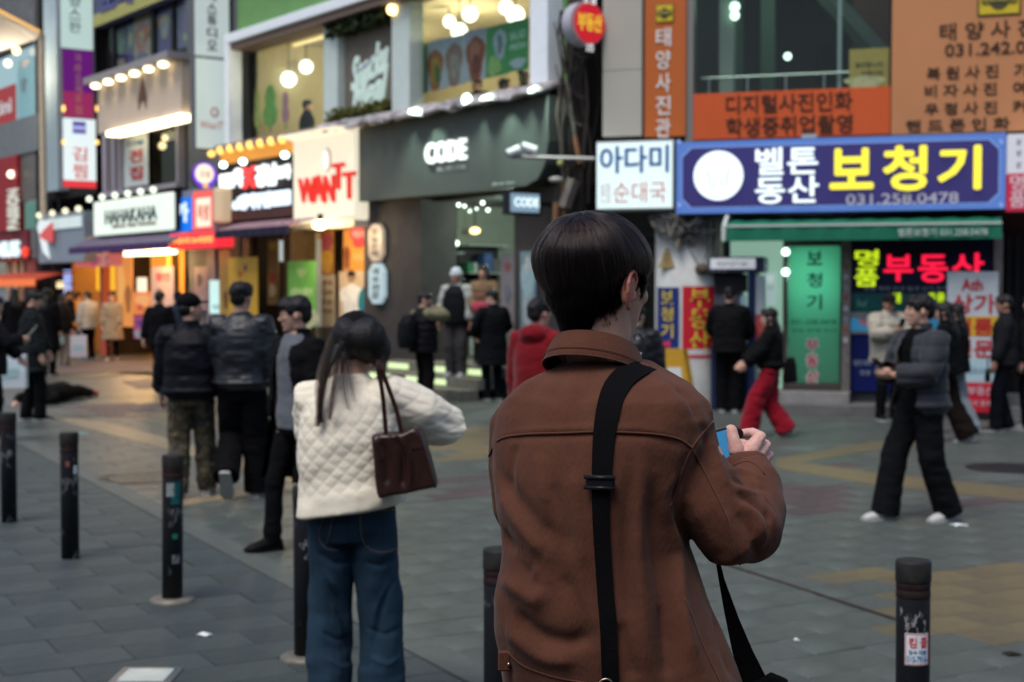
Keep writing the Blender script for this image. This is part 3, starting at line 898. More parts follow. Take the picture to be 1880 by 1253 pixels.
SHOPC = [(.35, .05, .05), (.4, .3, .05), (.05, .2, .1), (.06, .1, .25), (.5, .5, .5), (.3, .12, .05), (.1, .1, .1), (.2, .05, .15), (.05, .3, .3)]
def shelf_unit(label, fr, t0, t1, o, h0, h1, n=4):
	T = Thing('clothes_shelf', label, 'shelf', fr, ((t0 + t1) / 2, o, h0), 'shelves in the clothes shop')
	T.box('back_panel', DARKMETAL, t0, t1, o - .4, o - .36, h0, h1)
	rg = random.Random(label)
	for i in range(n + 1):
		h = h0 + (h1 - h0) * i / n
		T.box('shelf_board', M('shelf_white', (.35, .38, .36), .6), t0, t1, o - .357, o, h - .02, h)
		if i < n:
			t = min(t0, t1) + .05
			while t < max(t0, t1) - .12:
				w = rg.uniform(.06, .2); hh = rg.uniform(.12, (h1 - h0) / n - .1)
				c = rg.choice(SHOPC)
				T.box('folded_garment', M('garment_%d' % SHOPC.index(c), c, .8, var=.3), t, min(t + w, max(t0, t1) - .02), o - .32, o - .06, h + .002, h + hh, bevel=.008)
				t += w + .015
sbf = Frame(L.w(t690 - .25, 0, 0)[:2], (L.n.x, L.n.y))
shelf_unit('shelf of clothes behind the man in the white beanie', sbf, -.75, -1.55, .42, .503, 2.45)
shelf_unit('shelf of bags and hats beside the grey poster', sbf, -1.65, -2.6, .42, .503, 2.6)
poster('wall_poster', 'tall grey poster with small figures in the clothes shop', L, 921, 947, 465, 615, -.35, (.26, .24, .25), [(.5, .83, .22, .06, (.35, .12, .1)), (.5, .5, .25, .12, (.18, .2, .24)), (.5, .2, .22, .1, (.33, .22, .2))], 'posters at the clothes shop')
poster('wall_poster', 'tall pale blue poster of a jacket beside the dark column', L, 957, 986, 462, 618, .17, (.14, .2, .23), [(.5, .62, .42, .3, (.3, .4, .44)), (.5, .3, .35, .2, (.36, .38, .4)), (.5, .85, .2, .09, (.4, .4, .4))], 'posters at the clothes shop')
SPOTM = E('tiny_spot', (.85, 1, .88), 4)
for i, (px, py, o, r, c) in enumerate(((838, 447, -1.5, .05, 0), (862, 415, -2.2, .09, 1), (872, 424, -1.8, .09, 1), (800, 365, -1, .03, 0), (842, 362, -1, .035, 0), (853, 375, -1.3, .03, 0), (886, 358, -1, .035, 0), (862, 388, -2, .03, 0), (896, 386, -2, .035, 0), (875, 377, -2, .025, 0))):
	t, h = L.hit(px, py, o); h = min(h, 3.3)
	wh = ('large ring shaped spotlight at head height over the clothes shelf', 'upper warm pendant spotlight in the clothes shop', 'lower warm pendant spotlight in the clothes shop', 'leftmost tiny ceiling spotlight in the clothes shop', 'tiny spotlight above the warm pendants', 'tiny spotlight right of the warm pendants, close to the fascia', 'tiny spotlight highest under the fascia end', 'tiny spotlight just over the warm pendants', 'tiny spotlight nearest the blue blade sign', 'faintest tiny spotlight between its neighbours', 'tiny spotlight far left behind the snack stall')[i]
	T = Thing('ceiling_spotlight', wh, 'lamp', L, (t, o, h), 'spotlights in the clothes shop')
	T.mb('bulb', MB().ell((t, o, h), (r * 1.3, r, r * .7) if c else r, 10, 8), E('warm_bulb', (1, .72, .3), 4.0) if c else SPOTM, smooth=True)
	T.mb('stem', MB().tube([(t, o, h + r * .6), (t, o, 3.357)], .012, 6), BLACK)
lamp('shop_light', L.w(2.6, -1.3, 2.9), 170, (.8, 1, .85), .15)
lamp('shop_light', L.w(2.2, -3.2, 3.0), 120, (.85, 1, .88), .15)
STEPC = M('step_stone', (.16, .15, .12), .7, var=.3)
GLOW = E('step_glow', (.72, .92, .48), .95)
st = Thing('shop_steps', 'three steps with glowing green white risers below the clothes shop', 'steps', L, (3.5, .8, 0))
t0, t1 = Tt(905, .6), Tt(700, .6)
for i in range(3):
	oo = 1.25 - .36 * i
	st.box('step', STEPC, t0, t1, oo - .36, oo, 0 if i == 0 else .167 * i + .001, .167 * (i + 1))
	k = [(t0 + .25, t0 + 1.0), (t0 + 1.35, t0 + 2.15), (t0 + 2.6, t1 - .12)] if i == 2 else ([(t0 + .9, t0 + 2.1), (t0 + 2.6, t1 - .1)] if i == 1 else [(t0 + 1.4, t0 + 2.4), (t0 + 2.9, t1 - .6)])
	for a, b in k:
		st.box('riser_light', GLOW, a, b, oo + .001, oo + .02, .167 * i + .03, .167 * i + .125)
bf = blade(L, 1034)
T = Thing('blade_sign', 'small lit blue white box sign with word CODE on an arm', 'shop sign', bf, (.5, 0, 2.9))
tl, tr, h0, h1 = rect(bf, 934, 994, 351, 395)
T.box('case', DARKMETAL, tl, tr, -.16, 0, h0, h1)
T.box('face', E('blade_blue', (.24, .36, .46), .8), tl - .03, tr + .05, .001, .012, h0 + .04, h1 - .04)
T.text('CODE', E('blade_text', (.75, .9, .95), 1.2), bf.t(943), bf.t(988), h0 + .12, h1 - .1, .014, .012, heavy=.03)
T.box('arm', DARKMETAL, min(tl, tr) - .25, min(tl, tr) - .001, -.1, -.05, (h0 + h1) / 2 - .03, (h0 + h1) / 2 + .03)
c1 = at(1092, 292, 21.2); c0 = at(938, 288, 21.5)
T = Thing('security_camera', 'pair of white security cameras on a long horizontal steel arm', 'camera', WORLD, (c1.x, c1.y, c1.z))
T.mb('arm', MB().tube([c0, c1], .03, 8), M('arm_steel', (.3, .29, .28), .5, .5))
for (xa, ya), (xb, yb) in (((932, 283), (956, 274)), ((958, 268), (984, 278))):
	a, b = at(xa, ya, 21.45), at(xb, yb, 21.45)
	T.mb('camera_body', MB().tube([a, b], [.065, .075], 10), M('camera_white', (.62, .62, .62), .5), smooth=False)
	d = (a - b).normalized()
	T.mb('lens', MB().tube([a + d * .001, a + d * .02], .05, 10), BLACK)
	m_ = (a + b) / 2
	T.mb('bracket', MB().tube([m_ - Vector((0, 0, .06)), Vector((m_.x, m_.y, c0.z))], .02, 6), DARKMETAL)
tl, tr = Tt(540, .55), Tt(690, .1)
T = Thing('box_sign', 'lit cream box sign with staggered red letters', 'shop sign', L, ((tl + tr) / 2, .5, 3.3))
h0, h1 = hpx(L, 600, 408, .5), hpx(L, 600, 243, .5)
CREAML = E('cream_sign', (.95, .86, .66), .82)
body = MB()
rings = []
for tt, sc in ((tl, 1), (tl - .01, 1), (tr + .06, 1), (tr + .01, .985), (tr, .96)):
	hh = (h1 - h0) / 2 * sc; hc = (h0 + h1) / 2
	rings.append([(tt, .1, hc - hh), (tt, .92, hc - hh), (tt, .55, hc - hh * .93), (tt, .55, hc + hh * .9), (tt, .90, hc + hh), (tt, .1, hc + hh)])
T.mb('box', body.rings(rings), CREAML)
T.box('foot_trim', M('cream_trim', (.55, .5, .42), .6), tl, tr - .02, 0.08, .58, h0 - .12, h0 - .003)
WRED = E('wantt_red', (.75, .03, .02), .75)
for s, x0, x1, y0, y1, rot in (('W', 553, 583, 327, 372, 0), ('A', 578, 600, 322, 372, 0), ('N', 599, 618, 322, 372, 0), ('T', 615, 636, 300, 348, 0), ('T', 634, 656, 316, 366, 0)):
	T.text(s, WRED, Tt(x0, .55), Tt(x1, .55), hpx(L, (x0 + x1) / 2, y1, .55), hpx(L, (x0 + x1) / 2, y0, .55), 0.555, .06, heavy=.012)
t, h = L.hit(602, 294, .55)
T.disc('logo_ring', M('logo_grey', (.5, .42, .38), .6), t, h, .554, .14, .02, ry=.22)
T.disc('logo_face', E('logo_white', (1, .93, .85), 1.0), t + .02, h, .575, .11, .02, ry=.19)
t, h = L.hit(588, 413, .9)
T = Thing('hanging_lamp', 'bright warm lamp under the cream box sign', 'lamp', L, (t, .9, h))
T.mb('bulb', MB().ell((t, .9, h), (.24, .1, .09)), E('hot_bulb', (1, .85, .5), 6.0), smooth=True)
T.box('bracket', DARKMETAL, t - .04, t + .04, .86, .94, h + .085, h + .2)
lamp('stall_light', L.w(t, 1.1, h - .2), 120, (1, .72, .38), .15)
S2 = Thing('snack_stall', 'narrow warm lit snack stall under the cream box sign', 'shop', L, (7, 0, 0))
WARMWALL = M('stall_wall', (.3, .2, .11), .7, var=.3)
S2.box('back_wall', WARMWALL, t690 + .01, t540, -1.4, -1.2, 0, 3.2)
S2.box('side_wall', WARMWALL, t540 - .1, t540, -1.197, .1, 0, 3.2)
S2.box('ceiling', M('stall_ceiling', (.25, .17, .1), .7), t690 + .01, t540, -1.4, .1, 3.203, 3.29)
S2.box('counter', M('stall_counter', (.3, .24, .18), .6), t690 + .3, t540 - .9, -.6, -.1, 0, 1.05)
S2.box('post', M('stall_post', (.5, .4, .25), .6), Tt(588), Tt(584), -.05, .05, 0, 3.2)
GQ = 'menu boards of the snack stall'
OFF = .1
poster('menu_banner', 'red over orange menu banner left of the narrow vertical signs', L, 646, 676, 415, 498, OFF, (.75, .3, .04), [(.5, .78, .52, .26, (.7, .06, .06))], GQ, [('떡볶이', .15, .85, .72, .9, (.9, .6, .5), {}), ('어묵', .2, .8, .2, .4, (.9, .55, .2), {})], lit=.6)
poster('menu_banner', 'brown and yellow food banner beside the stall post', L, 590, 614, 424, 504, OFF, (.3, .13, .04), [(.5, .3, .45, .28, (.5, .26, .03)), (.5, .75, .45, .2, (.3, .05, .08))], GQ)
poster('menu_banner', 'pale price list on the stall post', L, 590, 616, 505, 600, OFF, (.42, .35, .28), [], GQ, [('김밥 4000', .15, .85, .8, .9, (.2, .12, .08), {}), ('라면 4500', .15, .85, .62, .72, (.2, .12, .08), {}), ('튀김 3000', .15, .85, .44, .54, (.2, .12, .08), {}), ('순대 4500', .15, .85, .26, .36, (.2, .12, .08), {})])
poster('menu_banner', 'narrow orange banner between post and red banner', L, 632, 645, 422, 498, OFF - .1, (.55, .25, .08), [(.5, .35, .4, .28, (.25, .07, .03))], GQ)
poster('figure_poster', 'poster of a person in a white top with a teal cap', L, 624, 680, 498, 606, OFF, (.55, .42, .3), [(.42, .52, .36, .28, (.85, .85, .82)), (.4, .22, .24, .3, (.8, .78, .74)), (.42, .90, .12, .09, (.35, .2, .14)), (.42, .955, .13, .05, (.02, .015, .015)), (.82, .5, .17, .22, (.02, .2, .25))], None)
for x0, x1, y0, y1, base, s, lab in ((680, 704, 412, 480, (.5, .38, .28), '오늘은떡', 'narrow beige vertical sign above the pale blue one'), (680, 707, 484, 558, (.42, .55, .6), '국수전문', 'narrow pale blue vertical sign at the grey column')):
	tl, tr, h0, h1 = rect(L, x0, x1, y0, y1, .3)
	T = Thing('vertical_sign', lab, 'sign', L, ((tl + tr) / 2, .3, (h0 + h1) / 2), 'narrow vertical signs at the snack stall')
	w_ = abs(tl - tr); c_ = w_ * .28
	T.mb('panel', MB().prism([(tl, h0 + c_), (tl - c_, h0), (tr + c_, h0), (tr, h0 + c_), (tr, h1 - c_), (tr + c_, h1), (tl - c_, h1), (tl, h1 - c_)], .26, .34), E('vs_' + lab[:12], base, .75))
	for i, ch in enumerate(s):
		hh = (h1 - h0) * .8 / 4; hb = h1 - (h1 - h0) * .1 - hh * (i + 1)
		T.text(ch, M('ink_dark', (.03, .03, .04), .6), tl - w_ * .25, tr + w_ * .25, hb + hh * .1, hb + hh * .9, .342, .01, bold=.01)
poster('menu_banner', 'orange panel low beside the narrow vertical signs', L, 684, 707, 560, 600, .2, (.6, .33, .1), [], GQ, lit=.5)
tl, tr = Tt(400, .4), Tt(538, .4)
T = Thing('neon_sign', 'dark sign board with glowing white and red neon letters', 'shop sign', L, ((tl + tr) / 2, .3, 3.2))
h0, h1 = hpx(L, 470, 402, .4), hpx(L, 470, 290, .4)
T.box('board', M('neon_board', (.02, .01, .01), .5, var=.3), tl, tr, .05, .35, h0, h1)
T.box('trim', M('neon_trim', (.09, .03, .025), .5), tl, tr, .353, .37, h0, h0 + .22)
NW = E('neon_white', (.92, .98, 1), 1.5); NR = E('neon_red', (1, .05, .05), 1.3); NB = E('neon_bluewhite', (.72, .86, 1), 1.4)
def ltext(T, s, m, x0, x1, y0, y1, o=.4, d=.05, fr=L, **k):
	pm = (x0 + x1) / 2
	return T.text(s, m, fr.t(x0, o), fr.t(x1, o), fr.h(pm, y1, o), fr.h(pm, y0, o), o, d, **k)
T.box('lit_square', NW, Tt(404, .4), Tt(431, .4), .37, .42, hpx(L, 417, 347, .4), hpx(L, 417, 319, .4), bevel=.03)
ltext(T, '육', NW, 432, 449, 309, 345, heavy=.05); ltext(T, 'X', NR, 449, 473, 306, 346, heavy=.05)
ltext(T, '강남', NW, 473, 512, 301, 343, heavy=.06); ltext(T, '포차', NW, 512, 536, 303, 330, heavy=.06)
ltext(T, 'of생맥주집', NB, 431, 499, 355, 385, heavy=.05)
T.box('lit_square', NB, Tt(500, .4), Tt(534, .4), .37, .42, hpx(L, 517, 378, .4), hpx(L, 517, 350, .4), bevel=.03)
tl, tr = Tt(402, .5), Tt(534, .5)
h0, h1 = hpx(L, 468, 291, .5), hpx(L, 468, 268, .5)
T = Thing('gold_eave', 'gold lit eave with a row of bulbs over the neon sign', 'eave', L, ((tl + tr) / 2, .3, h0))
T.box('panel', E('gold_glow', (.85, .34, .05), .75), tl, tr, .05, .45, h0, h1)  # the bulbs' light on the eave is put into the panel's own glow
T.box('cap', M('eave_cap', (.09, .05, .03), .6), tl, tr, .03, .52, h1 + .003, h1 + .06)
for i in range(7):
	t = tl + (tr - tl) * (i + .5) / 7
	T.mb('bulb', MB().ell((t, .55, h1 + .02), .085, 10, 8), E('amber_bulb', (1, .55, .12), 2.2), smooth=True)
for px, py, wh in ((410, 303, 'the lit white square'), (446, 297, 'the red letter'), (523, 285, 'the right end of the board'), (388, 283, '')):
	t, h = L.hit(px, py, .6)
	T2 = Thing('spot_lamp', 'small cool spot lamp above ' + wh + ' of the neon sign' if px > 400 else 'amber spot lamp at the end of the gold eave', 'lamp', L, (t, .6, h), 'spot lamps over the neon sign')
	T2.mb('bulb', MB().ell((t, .6, h), (.1, .08, .07), 10, 8), E('cool_bulb', (.75, 1.0, .9), 5.0) if px > 400 else E('amber_bulb', (1, .55, .12), 2.2), smooth=True)
	T2.mb('arm', MB().tube([(t, .56, h + .06), (t, .4, h + .1)], .012, 6), DARKMETAL)
def awning(fr, px0, px1, pyt, pyb, o_top, o_bot, m, valance, label, vh=.18, name='awning', cat='awning', pym=None):
	tl, tr = fr.t(px0, o_bot), fr.t(px1, o_bot)
	pm = (px0 + px1) / 2
	ht = fr.h(pm, pyt, o_top); hb = fr.h(pm, pyb, o_bot)
	T = Thing(name, label, cat, fr, ((tl + tr) / 2, o_top, hb))
	n = max(10, int(abs(tl - tr) / .12)); rings = []
	for i in range(n + 1):
		t = tl + (tr - tl) * i / n
		s = .012 * math.sin(i * 2.1)
		rings.append([(t, o_top, ht), (t, (o_top + o_bot) / 2, (ht + hb + vh) / 2 + .03 + s), (t, o_bot, hb + vh + s), (t, o_bot - .02, hb + vh - .03 + s), (t, (o_top + o_bot) / 2, (ht + hb + vh) / 2), (t, o_top, ht - .04)])
	T.mb('canvas', MB().rings(rings), m, smooth=False)
	rings = [[(tl + (tr - tl) * i / n, o_bot + .005 + .01 * math.sin(i * 1.9), hb + vh + .0), (tl + (tr - tl) * i / n, o_bot + .016 + .01 * math.sin(i * 1.9), hb + vh), (tl + (tr - tl) * i / n, o_bot + .02 + .014 * math.sin(i * 1.9), hb), (tl + (tr - tl) * i / n, o_bot + .008 + .014 * math.sin(i * 1.9), hb)] for i in range(n + 1)]
	T.mb('valance', MB().rings(rings), valance)
	for t in (tl + .05 * (1 if tl < tr else -1), tr - .05 * (1 if tl < tr else -1)):
		T.mb('arm', MB().tube([(t, o_top, hb + .05), (t, o_bot - .03, hb + vh - .05)], .015, 6), DARKMETAL)
	return T
PURPLE = M('mauve_canvas', (.24, .14, .17), .7, var=.25, vscale=4)
NAVY = M('navy_canvas', (.02, .017, .04), .7, var=.2)
awning(L, 396, 532, 408, 434, .37, 1.1, PURPLE, NAVY, 'mauve awning with navy edge under the neon sign', .16)
S3 = Thing('restaurant', 'dim restaurant front under the mauve awning', 'shop', L, (10, 0, 0))
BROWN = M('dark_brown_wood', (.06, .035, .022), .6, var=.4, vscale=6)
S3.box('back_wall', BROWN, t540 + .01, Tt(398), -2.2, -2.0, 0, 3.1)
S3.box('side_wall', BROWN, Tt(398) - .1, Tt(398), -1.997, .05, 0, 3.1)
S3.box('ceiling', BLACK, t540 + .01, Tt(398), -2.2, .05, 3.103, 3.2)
S3.box('post', BROWN, Tt(462), Tt(450), -.05, .05, 0, 3.1)
S3.box('post', BROWN, Tt(530), Tt(524), -.05, .05, 0, 3.1)
S3.box('shelf_board', BROWN, t540 + .1, Tt(470), -1.5, -1.1, 1.4, 1.45)
lamp('restaurant_light', L.w(Tt(500), -.9, 2.6), 30, (1, .7, .4), .12)
for px, py in ((457, 458), (473, 452)):
	t, h = L.hit(px, py, -.6)
	T = Thing('pendant_lamp', 'cool white pendant lamp in the restaurant, ' + ('left' if px < 460 else 'right') + ' one of two', 'lamp', L, (t, -.6, h), 'pendant lamps in the restaurant')
	T.mb('shade', MB().ell((t, -.6, h), (.1, .1, .15), 10, 8), E('cool_glow', (.75, .95, 1), 1.2), smooth=True)
	T.mb('cord', MB().tube([(t, -.6, h + .15), (t, -.6, 3.1)], .01, 6), BLACK)
GR = 'banners in front of the restaurant'
poster('banner', 'plain yellow banner behind the leather jacket man', L, 421, 474, 473, 610, .6, (.55, .32, .035), [(.42, .78, .08, .05, (.5, .12, .03)), (.6, .86, .06, .05, (.15, .08, .1))], GR)
poster('banner', 'ochre banner at the left restaurant wall', L, 404, 424, 458, 600, .3, (.38, .24, .05), [(.6, .35, .2, .12, (.12, .06, .02))], GR)
poster('banner', 'green menu banner with pale lower half', L, 530, 581, 480, 600, .6, (.13, .36, .06), [(.5, .83, .16, .07, (.35, .5, .18)), (.5, .12, .55, .24, (.45, .47, .28))], GR, [('샤브샤브', .1, .9, .45, .6, (.5, .62, .3), {'bold': .015}), ('무한리필', .2, .8, .2, .28, (.2, .35, .1), {})])
poster('banner', 'narrow pale lit strip behind the green banner', L, 515, 526, 442, 480, -.3, (.6, .75, .75), [], GR, lit=.7)
poster('banner', 'olive menu strip beside the pale lit strip', L, 492, 513, 440, 560, -.4, (.2, .14, .05), [(.5, .9, .3, .06, (.4, .4, .05)), (.5, .4, .3, .1, (.35, .06, .04)), (.5, .22, .3, .1, (.45, .36, .22))], GR)
poster('banner', 'cream pillar strip between green banner and menu boards', L, 582, 590, 440, 600, .12, (.5, .48, .4), [], GR, lit=.35)
for i in range(16):
	pass
# ---------------------------------------------------------------- second building of the row
t440b = t440 + .02; tB = Tt(180)
B2 = Thing('shop_building', 'dark fronted building with a cream lamp lit fascia and two hanging blade signs', 'building', L, ((t440b + tB) / 2, 0, 0))
GREYW = M('grey_wall_panel', (.13, .14, .145), .7, var=.2, vscale=2)
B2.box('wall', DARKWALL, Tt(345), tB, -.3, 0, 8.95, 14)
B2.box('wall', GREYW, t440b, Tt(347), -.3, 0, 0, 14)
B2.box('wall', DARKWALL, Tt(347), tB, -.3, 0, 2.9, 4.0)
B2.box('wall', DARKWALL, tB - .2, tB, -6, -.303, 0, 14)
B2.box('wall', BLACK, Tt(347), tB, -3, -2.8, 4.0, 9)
B2.box('roof', CONCRETE, t440b, tB, -6, 0, 14.003, 14.2)
B2.box('floor_slab', DARKWALL, Tt(347), tB - .21, -2.8, -.303, 6.2, 6.4)
B2.box('floor_slab', DARKWALL, Tt(347), tB - .21, -2.8, -.303, 3.9, 4.1)
tl, tr, h0, h1 = rect(L, 178, 316, 0, 22, .3)
T = Thing('billboard', 'blue billboard with a yellow lower border at the top', 'sign', L, ((tl + tr) / 2, .3, h0))
hb = hpx(L, 245, 22, .3)
T.box('panel', M('billboard_blue', (.09, .10, .2), .6, var=.2), tl, tr, .05, .3, hb, hb + 1.4)
T.box('border', M('billboard_yellow', (.4, .38, .13), .6), tl, tr, .303, .32, hb, hb + .32)
T.text('노래', M('billboard_text', (.1, .1, .26), .6), Tt(190, .33), Tt(250, .33), hb + .2, hb + .95, .325, .02, heavy=.03)
GW = 'posters behind the dark upper windows'
for x0, x1, y0, y1, base, bl, lab in ((217, 238, 48, 128, (.05, .05, .11), [(.5, .6, .3, .25, (.12, .2, .16)), (.5, .15, .35, .12, (.3, .26, .2))], 'dark purple window poster with a green figure'),
		(239, 252, 40, 125, (.08, .06, .17), [(.5, .65, .3, .16, (.4, .4, .22)), (.5, .2, .3, .1, (.12, .12, .3))], 'narrow purple window poster with a yellow disc'),
		(252, 281, 18, 118, (.35, .27, .18), [(.5, .5, .4, .3, (.45, .16, .14)), (.5, .5, .18, .13, (.45, .4, .36)), (.5, .12, .4, .12, (.14, .12, .2))], 'beige window poster with a red round picture'),
		(296, 320, 12, 104, (.09, .05, .18), [(.5, .62, .38, .24, (.38, .34, .2)), (.5, .62, .2, .16, (.4, .38, .45))], 'purple window poster with a pale crest'),
		(322, 352, 0, 88, (.15, .12, .22), [(.5, .5, .3, .3, (.2, .15, .26)), (.8, .2, .1, .08, (.4, .4, .2))], 'grey purple window poster at the right end')):
	poster('window_poster', lab, L, x0, x1, y0, y1, -.1, base, bl, GW)
for px in (212, 285, 321):
	B2.box('window_mullion', BLACK, Tt(px + 3), Tt(px - 2), -.2, .02, 6.75, 8.95)
B2.box('window_pane', GLASS, Tt(350), Tt(205), -.03, -.02, 6.75, 8.95)
tl, tr = Tt(183, .7), Tt(336, .7)
h1 = hpx(L, 258, 133, .7); h0 = hpx(L, 258, 228, .7)
T = Thing('fascia_sign', 'cream fascia with six downlights and a small dark emblem', 'shop sign', L, ((tl + tr) / 2, .5, h0))
T.box('panel', M('cream_fascia', (.62, .5, .4), .6, var=.06), tl, tr, .1, .7, h0, h1)
T.box('hood', M('hood_grey', (.3, .28, .28), .6), tl + .05, tr - .05, .1, 1.05, h1 + .003, h1 + .16)
t, h = L.hit(262, 182, .7)
T.mb('emblem', MB().prism([(t - .22, h - .25), (t - .26, h + .05), (t, h + .55), (t + .26, h + .05), (t + .22, h - .25), (t + .1, h - .05), (t - .1, h - .05)], .703, .72), M('emblem_brown', (.12, .06, .04), .6))
T.box('light_strip', E('strip_glow', (1, .86, .55), 4.0), Tt(200, .75), Tt(291, .75), .4, .78, h0 - .13, h0 - .003)
T.box('light_strip', E('strip_glow', (1, .86, .55), 4.0), Tt(296, .75), Tt(337, .75), .4, .78, h0 - .13, h0 - .003)
for i in range(6):
	t = tl + (tr - tl) * (i + .42) / 6.1
	T.mb('downlight', MB().ell((t, .88, h1 - .06), (.14, .12, .07), 10, 8), E('strip_glow', (1, .86, .55), 4.0), smooth=True)
	lamp('fascia_lamp', L.w(t, .95, h1 - .1), 16, (1, .78, .45), .04, 'SPOT', (L.rot @ Matrix.Rotation(math.radians(-14), 3, 'X')).to_euler(), spot=1.5)
tl, tr, h0, h1 = rect(L, 197, 336, 232, 345, 0)
B2.box('window_sill', M('sill_mauve', (.3, .28, .33), .6), tl, tr, -.1, .15, h0 - .12, h0)
B2.box('window_frame', M('sill_mauve', (.3, .28, .33), .6), tl, Tt(203), -.1, .1, h0 + .003, h1 + .3)
B2.box('window_frame', M('sill_mauve', (.3, .28, .33), .6), Tt(219), Tt(214), -.1, .1, h0 + .003, h1 + .3)
B2.box('window_frame', M('sill_mauve', (.3, .28, .33), .6), Tt(231), Tt(226), -.1, .1, h0 + .003, h1 + .3)
B2.box('window_frame', M('sill_mauve', (.3, .28, .33), .6), tr + .12, tr, -.1, .1, h0 + .003, h1 + .3)
B2.box('back_wall', M('warm_room', (.3, .2, .1), .8, var=.2), tr, tl, -2.7, -2.6, 4.1, 6.2)
B2.box('window_pane', GLASS, Tt(335), Tt(280), -.05, -.04, h0, h1 + .2)
poster('window_banner', 'white window banner with two large red characters', L, 231, 275, 246, 342, .12, (.62, .68, .68), [(.72, .82, .12, .05, (.1, .2, .35))], None, [('전', .25, .8, .45, .7, (.5, .04, .04), {'bold': .03}), ('집', .25, .8, .12, .38, (.5, .04, .04), {'bold': .03}), ('모임 회식', .1, .6, .78, .88, (.2, .2, .3), {})], lit=.0)
for px, py, r in ((298, 268, .1), (303, 254, .08)):
	t, h = L.hit(px, py, -.9)
	T = Thing('pendant_lamp', 'round amber pendant lamp beside the white window banner' if r > .09 else 'smaller amber pendant lamp above the round one', 'lamp', L, (t, -.9, h))
	T.mb('shade', MB().ell((t, -.9, h), r, 12, 8), E('amber_soft', (1, .72, .35), 2.2), smooth=True)
	T.mb('cord', MB().tube([(t, -.9, h + r), (t, -.9, 6.19)], .01, 6), BLACK)
lamp('room_light', L.w(Tt(300), -1.4, 5.7), 30, (1, .75, .42), .12)
S4 = Thing('warm_shop', 'shop with glowing orange interior under the striped awning', 'shop', L, ((Tt(135) + Tt(330)) / 2, 0, 0))
S4.box('back_wall', E('glowing_orange_wall', (.95, .36, .05), .85), Tt(398) + .01, Tt(138), -1.6, -1.4, 0, 2.95)  # wall emits: the shop's warm interior light is put into its material
S4.box('ceiling', M('warm_ceiling', (.4, .22, .08), .7), Tt(398) + .01, Tt(138), -1.6, .1, 2.953, 3.05)
S4.box('side_wall', M('warm_wall', (.4, .22, .08), .7), Tt(138) - .1, Tt(138), -1.397, .1, 0, 2.95)
S4.box('post', M('ochre_post', (.4, .22, .05), .6), Tt(322), Tt(314), -.1, .1, 0, 2.95)
S4.box('post', M('red_post', (.35, .09, .06), .6), Tt(196), Tt(190), -.1, .1, 0, 2.95)
S4.box('post', M('mauve_post', (.2, .16, .24), .6), Tt(404), Tt(388), -.1, .12, 0, 2.95)
lamp('warm_shop_light', L.w(Tt(275, .6), .75, 2.55), 260, (1, .55, .2), .3)
lamp('warm_shop_light', L.w(Tt(250), -.6, 2.5), 150, (1, .6, .2), .3)
lamp('warm_shop_light', L.w(Tt(170), -.6, 2.5), 70, (1, .6, .2), .3)
T = Thing('strip_lamp', 'bright warm strip lamp at the edge of the striped awning', 'lamp', L, (Tt(275, .5), .5, 2.8))
for a, b in ((229, 278), (282, 320)):
	h = hpx(L, 275, 464, .5)
	T.box('tube', E('strip_glow', (1, .86, .55), 4.0), Tt(a, .5), Tt(b, .5), .42, .52, h - .06, h + .06)
T.box('rail', DARKMETAL, Tt(229, .5), Tt(320, .5), .44, .5, h + .063, h + .1)
GS = 'posters at the glowing orange shop'
poster('shop_poster', 'pale poster with a red heading at the orange shop', L, 280, 320, 490, 600, .12, (.6, .42, .36), [(.35, .55, .12, .1, (.2, .1, .06)), (.5, .2, .4, .12, (.7, .5, .42))], GS, [('할인', .2, .85, .76, .9, (.5, .06, .06), {'heavy': .03})], lit=.55)
poster('shop_poster', 'red and pink banner under the striped awning', L, 140, 226, 467, 490, .35, (.75, .16, .14), [(.42, .5, .09, .5, (.6, .08, .2)), (.62, .5, .12, .5, (.75, .3, .28))], GS, [('오 픈', .5, .75, .2, .8, (.1, .02, .05), {})], lit=.6)
poster('shop_poster', 'yellow glowing pennant in the orange shop', L, 178, 212, 484, 534, -.3, (1, .5, .03), [], GS, lit=1.0)
poster('shop_poster', 'pink price board low in front of the orange shop', L, 246, 270, 580, 622, .9, (.45, .08, .2), [(.5, .2, .45, .2, (.4, .4, .45)), (.5, .7, .3, .12, (.15, .06, .25))], GS)
poster('shop_poster', 'small white lit card in the orange shop', L, 253, 270, 510, 536, -.2, (1, .85, .62), [], GS, lit=1.1)
poster('shop_poster', 'orange menu panel beside the white lit card', L, 246, 279, 536, 578, -.25, (.8, .25, .07), [(.5, .6, .4, .3, (.85, .4, .15)), (.4, .3, .2, .15, (.6, .1, .05))], GS, lit=.8)
poster('shop_poster', 'tall orange door panel in the glowing shop', L, 215, 244, 470, 600, -.35, (.85, .33, .08), [(.75, .4, .2, .2, (.35, .14, .05)), (.3, .6, .2, .3, (.95, .48, .14))], GS, lit=.7)
poster('shop_poster', 'white and pink poster at the dark shop door', L, 358, 384, 490, 570, .1, (.45, .32, .36), [(.5, .3, .4, .2, (.5, .4, .42)), (.4, .7, .2, .15, (.12, .1, .12))], GS)
poster('shop_poster', 'glowing pale cyan panel on the mauve post', L, 386, 410, 515, 576, .2, (.55, .85, .82), [(.5, .2, .3, .08, (.3, .5, .5))], GS, lit=.9)
S4.box('door_frame', BLACK, Tt(386), Tt(324), -.3, -.2, 0, 2.9)
tl, tr, h0, h1 = rect(L, 174, 320, 362, 428, .8)
T = Thing('lightbox_sign', 'lit white lightbox with dark shaded capital letters', 'shop sign', L, ((tl + tr) / 2, .5, h0))
T.box('case', DARKMETAL, tl + .02, tr - .02, .3, .75, h0 - .02, h1 + .02)
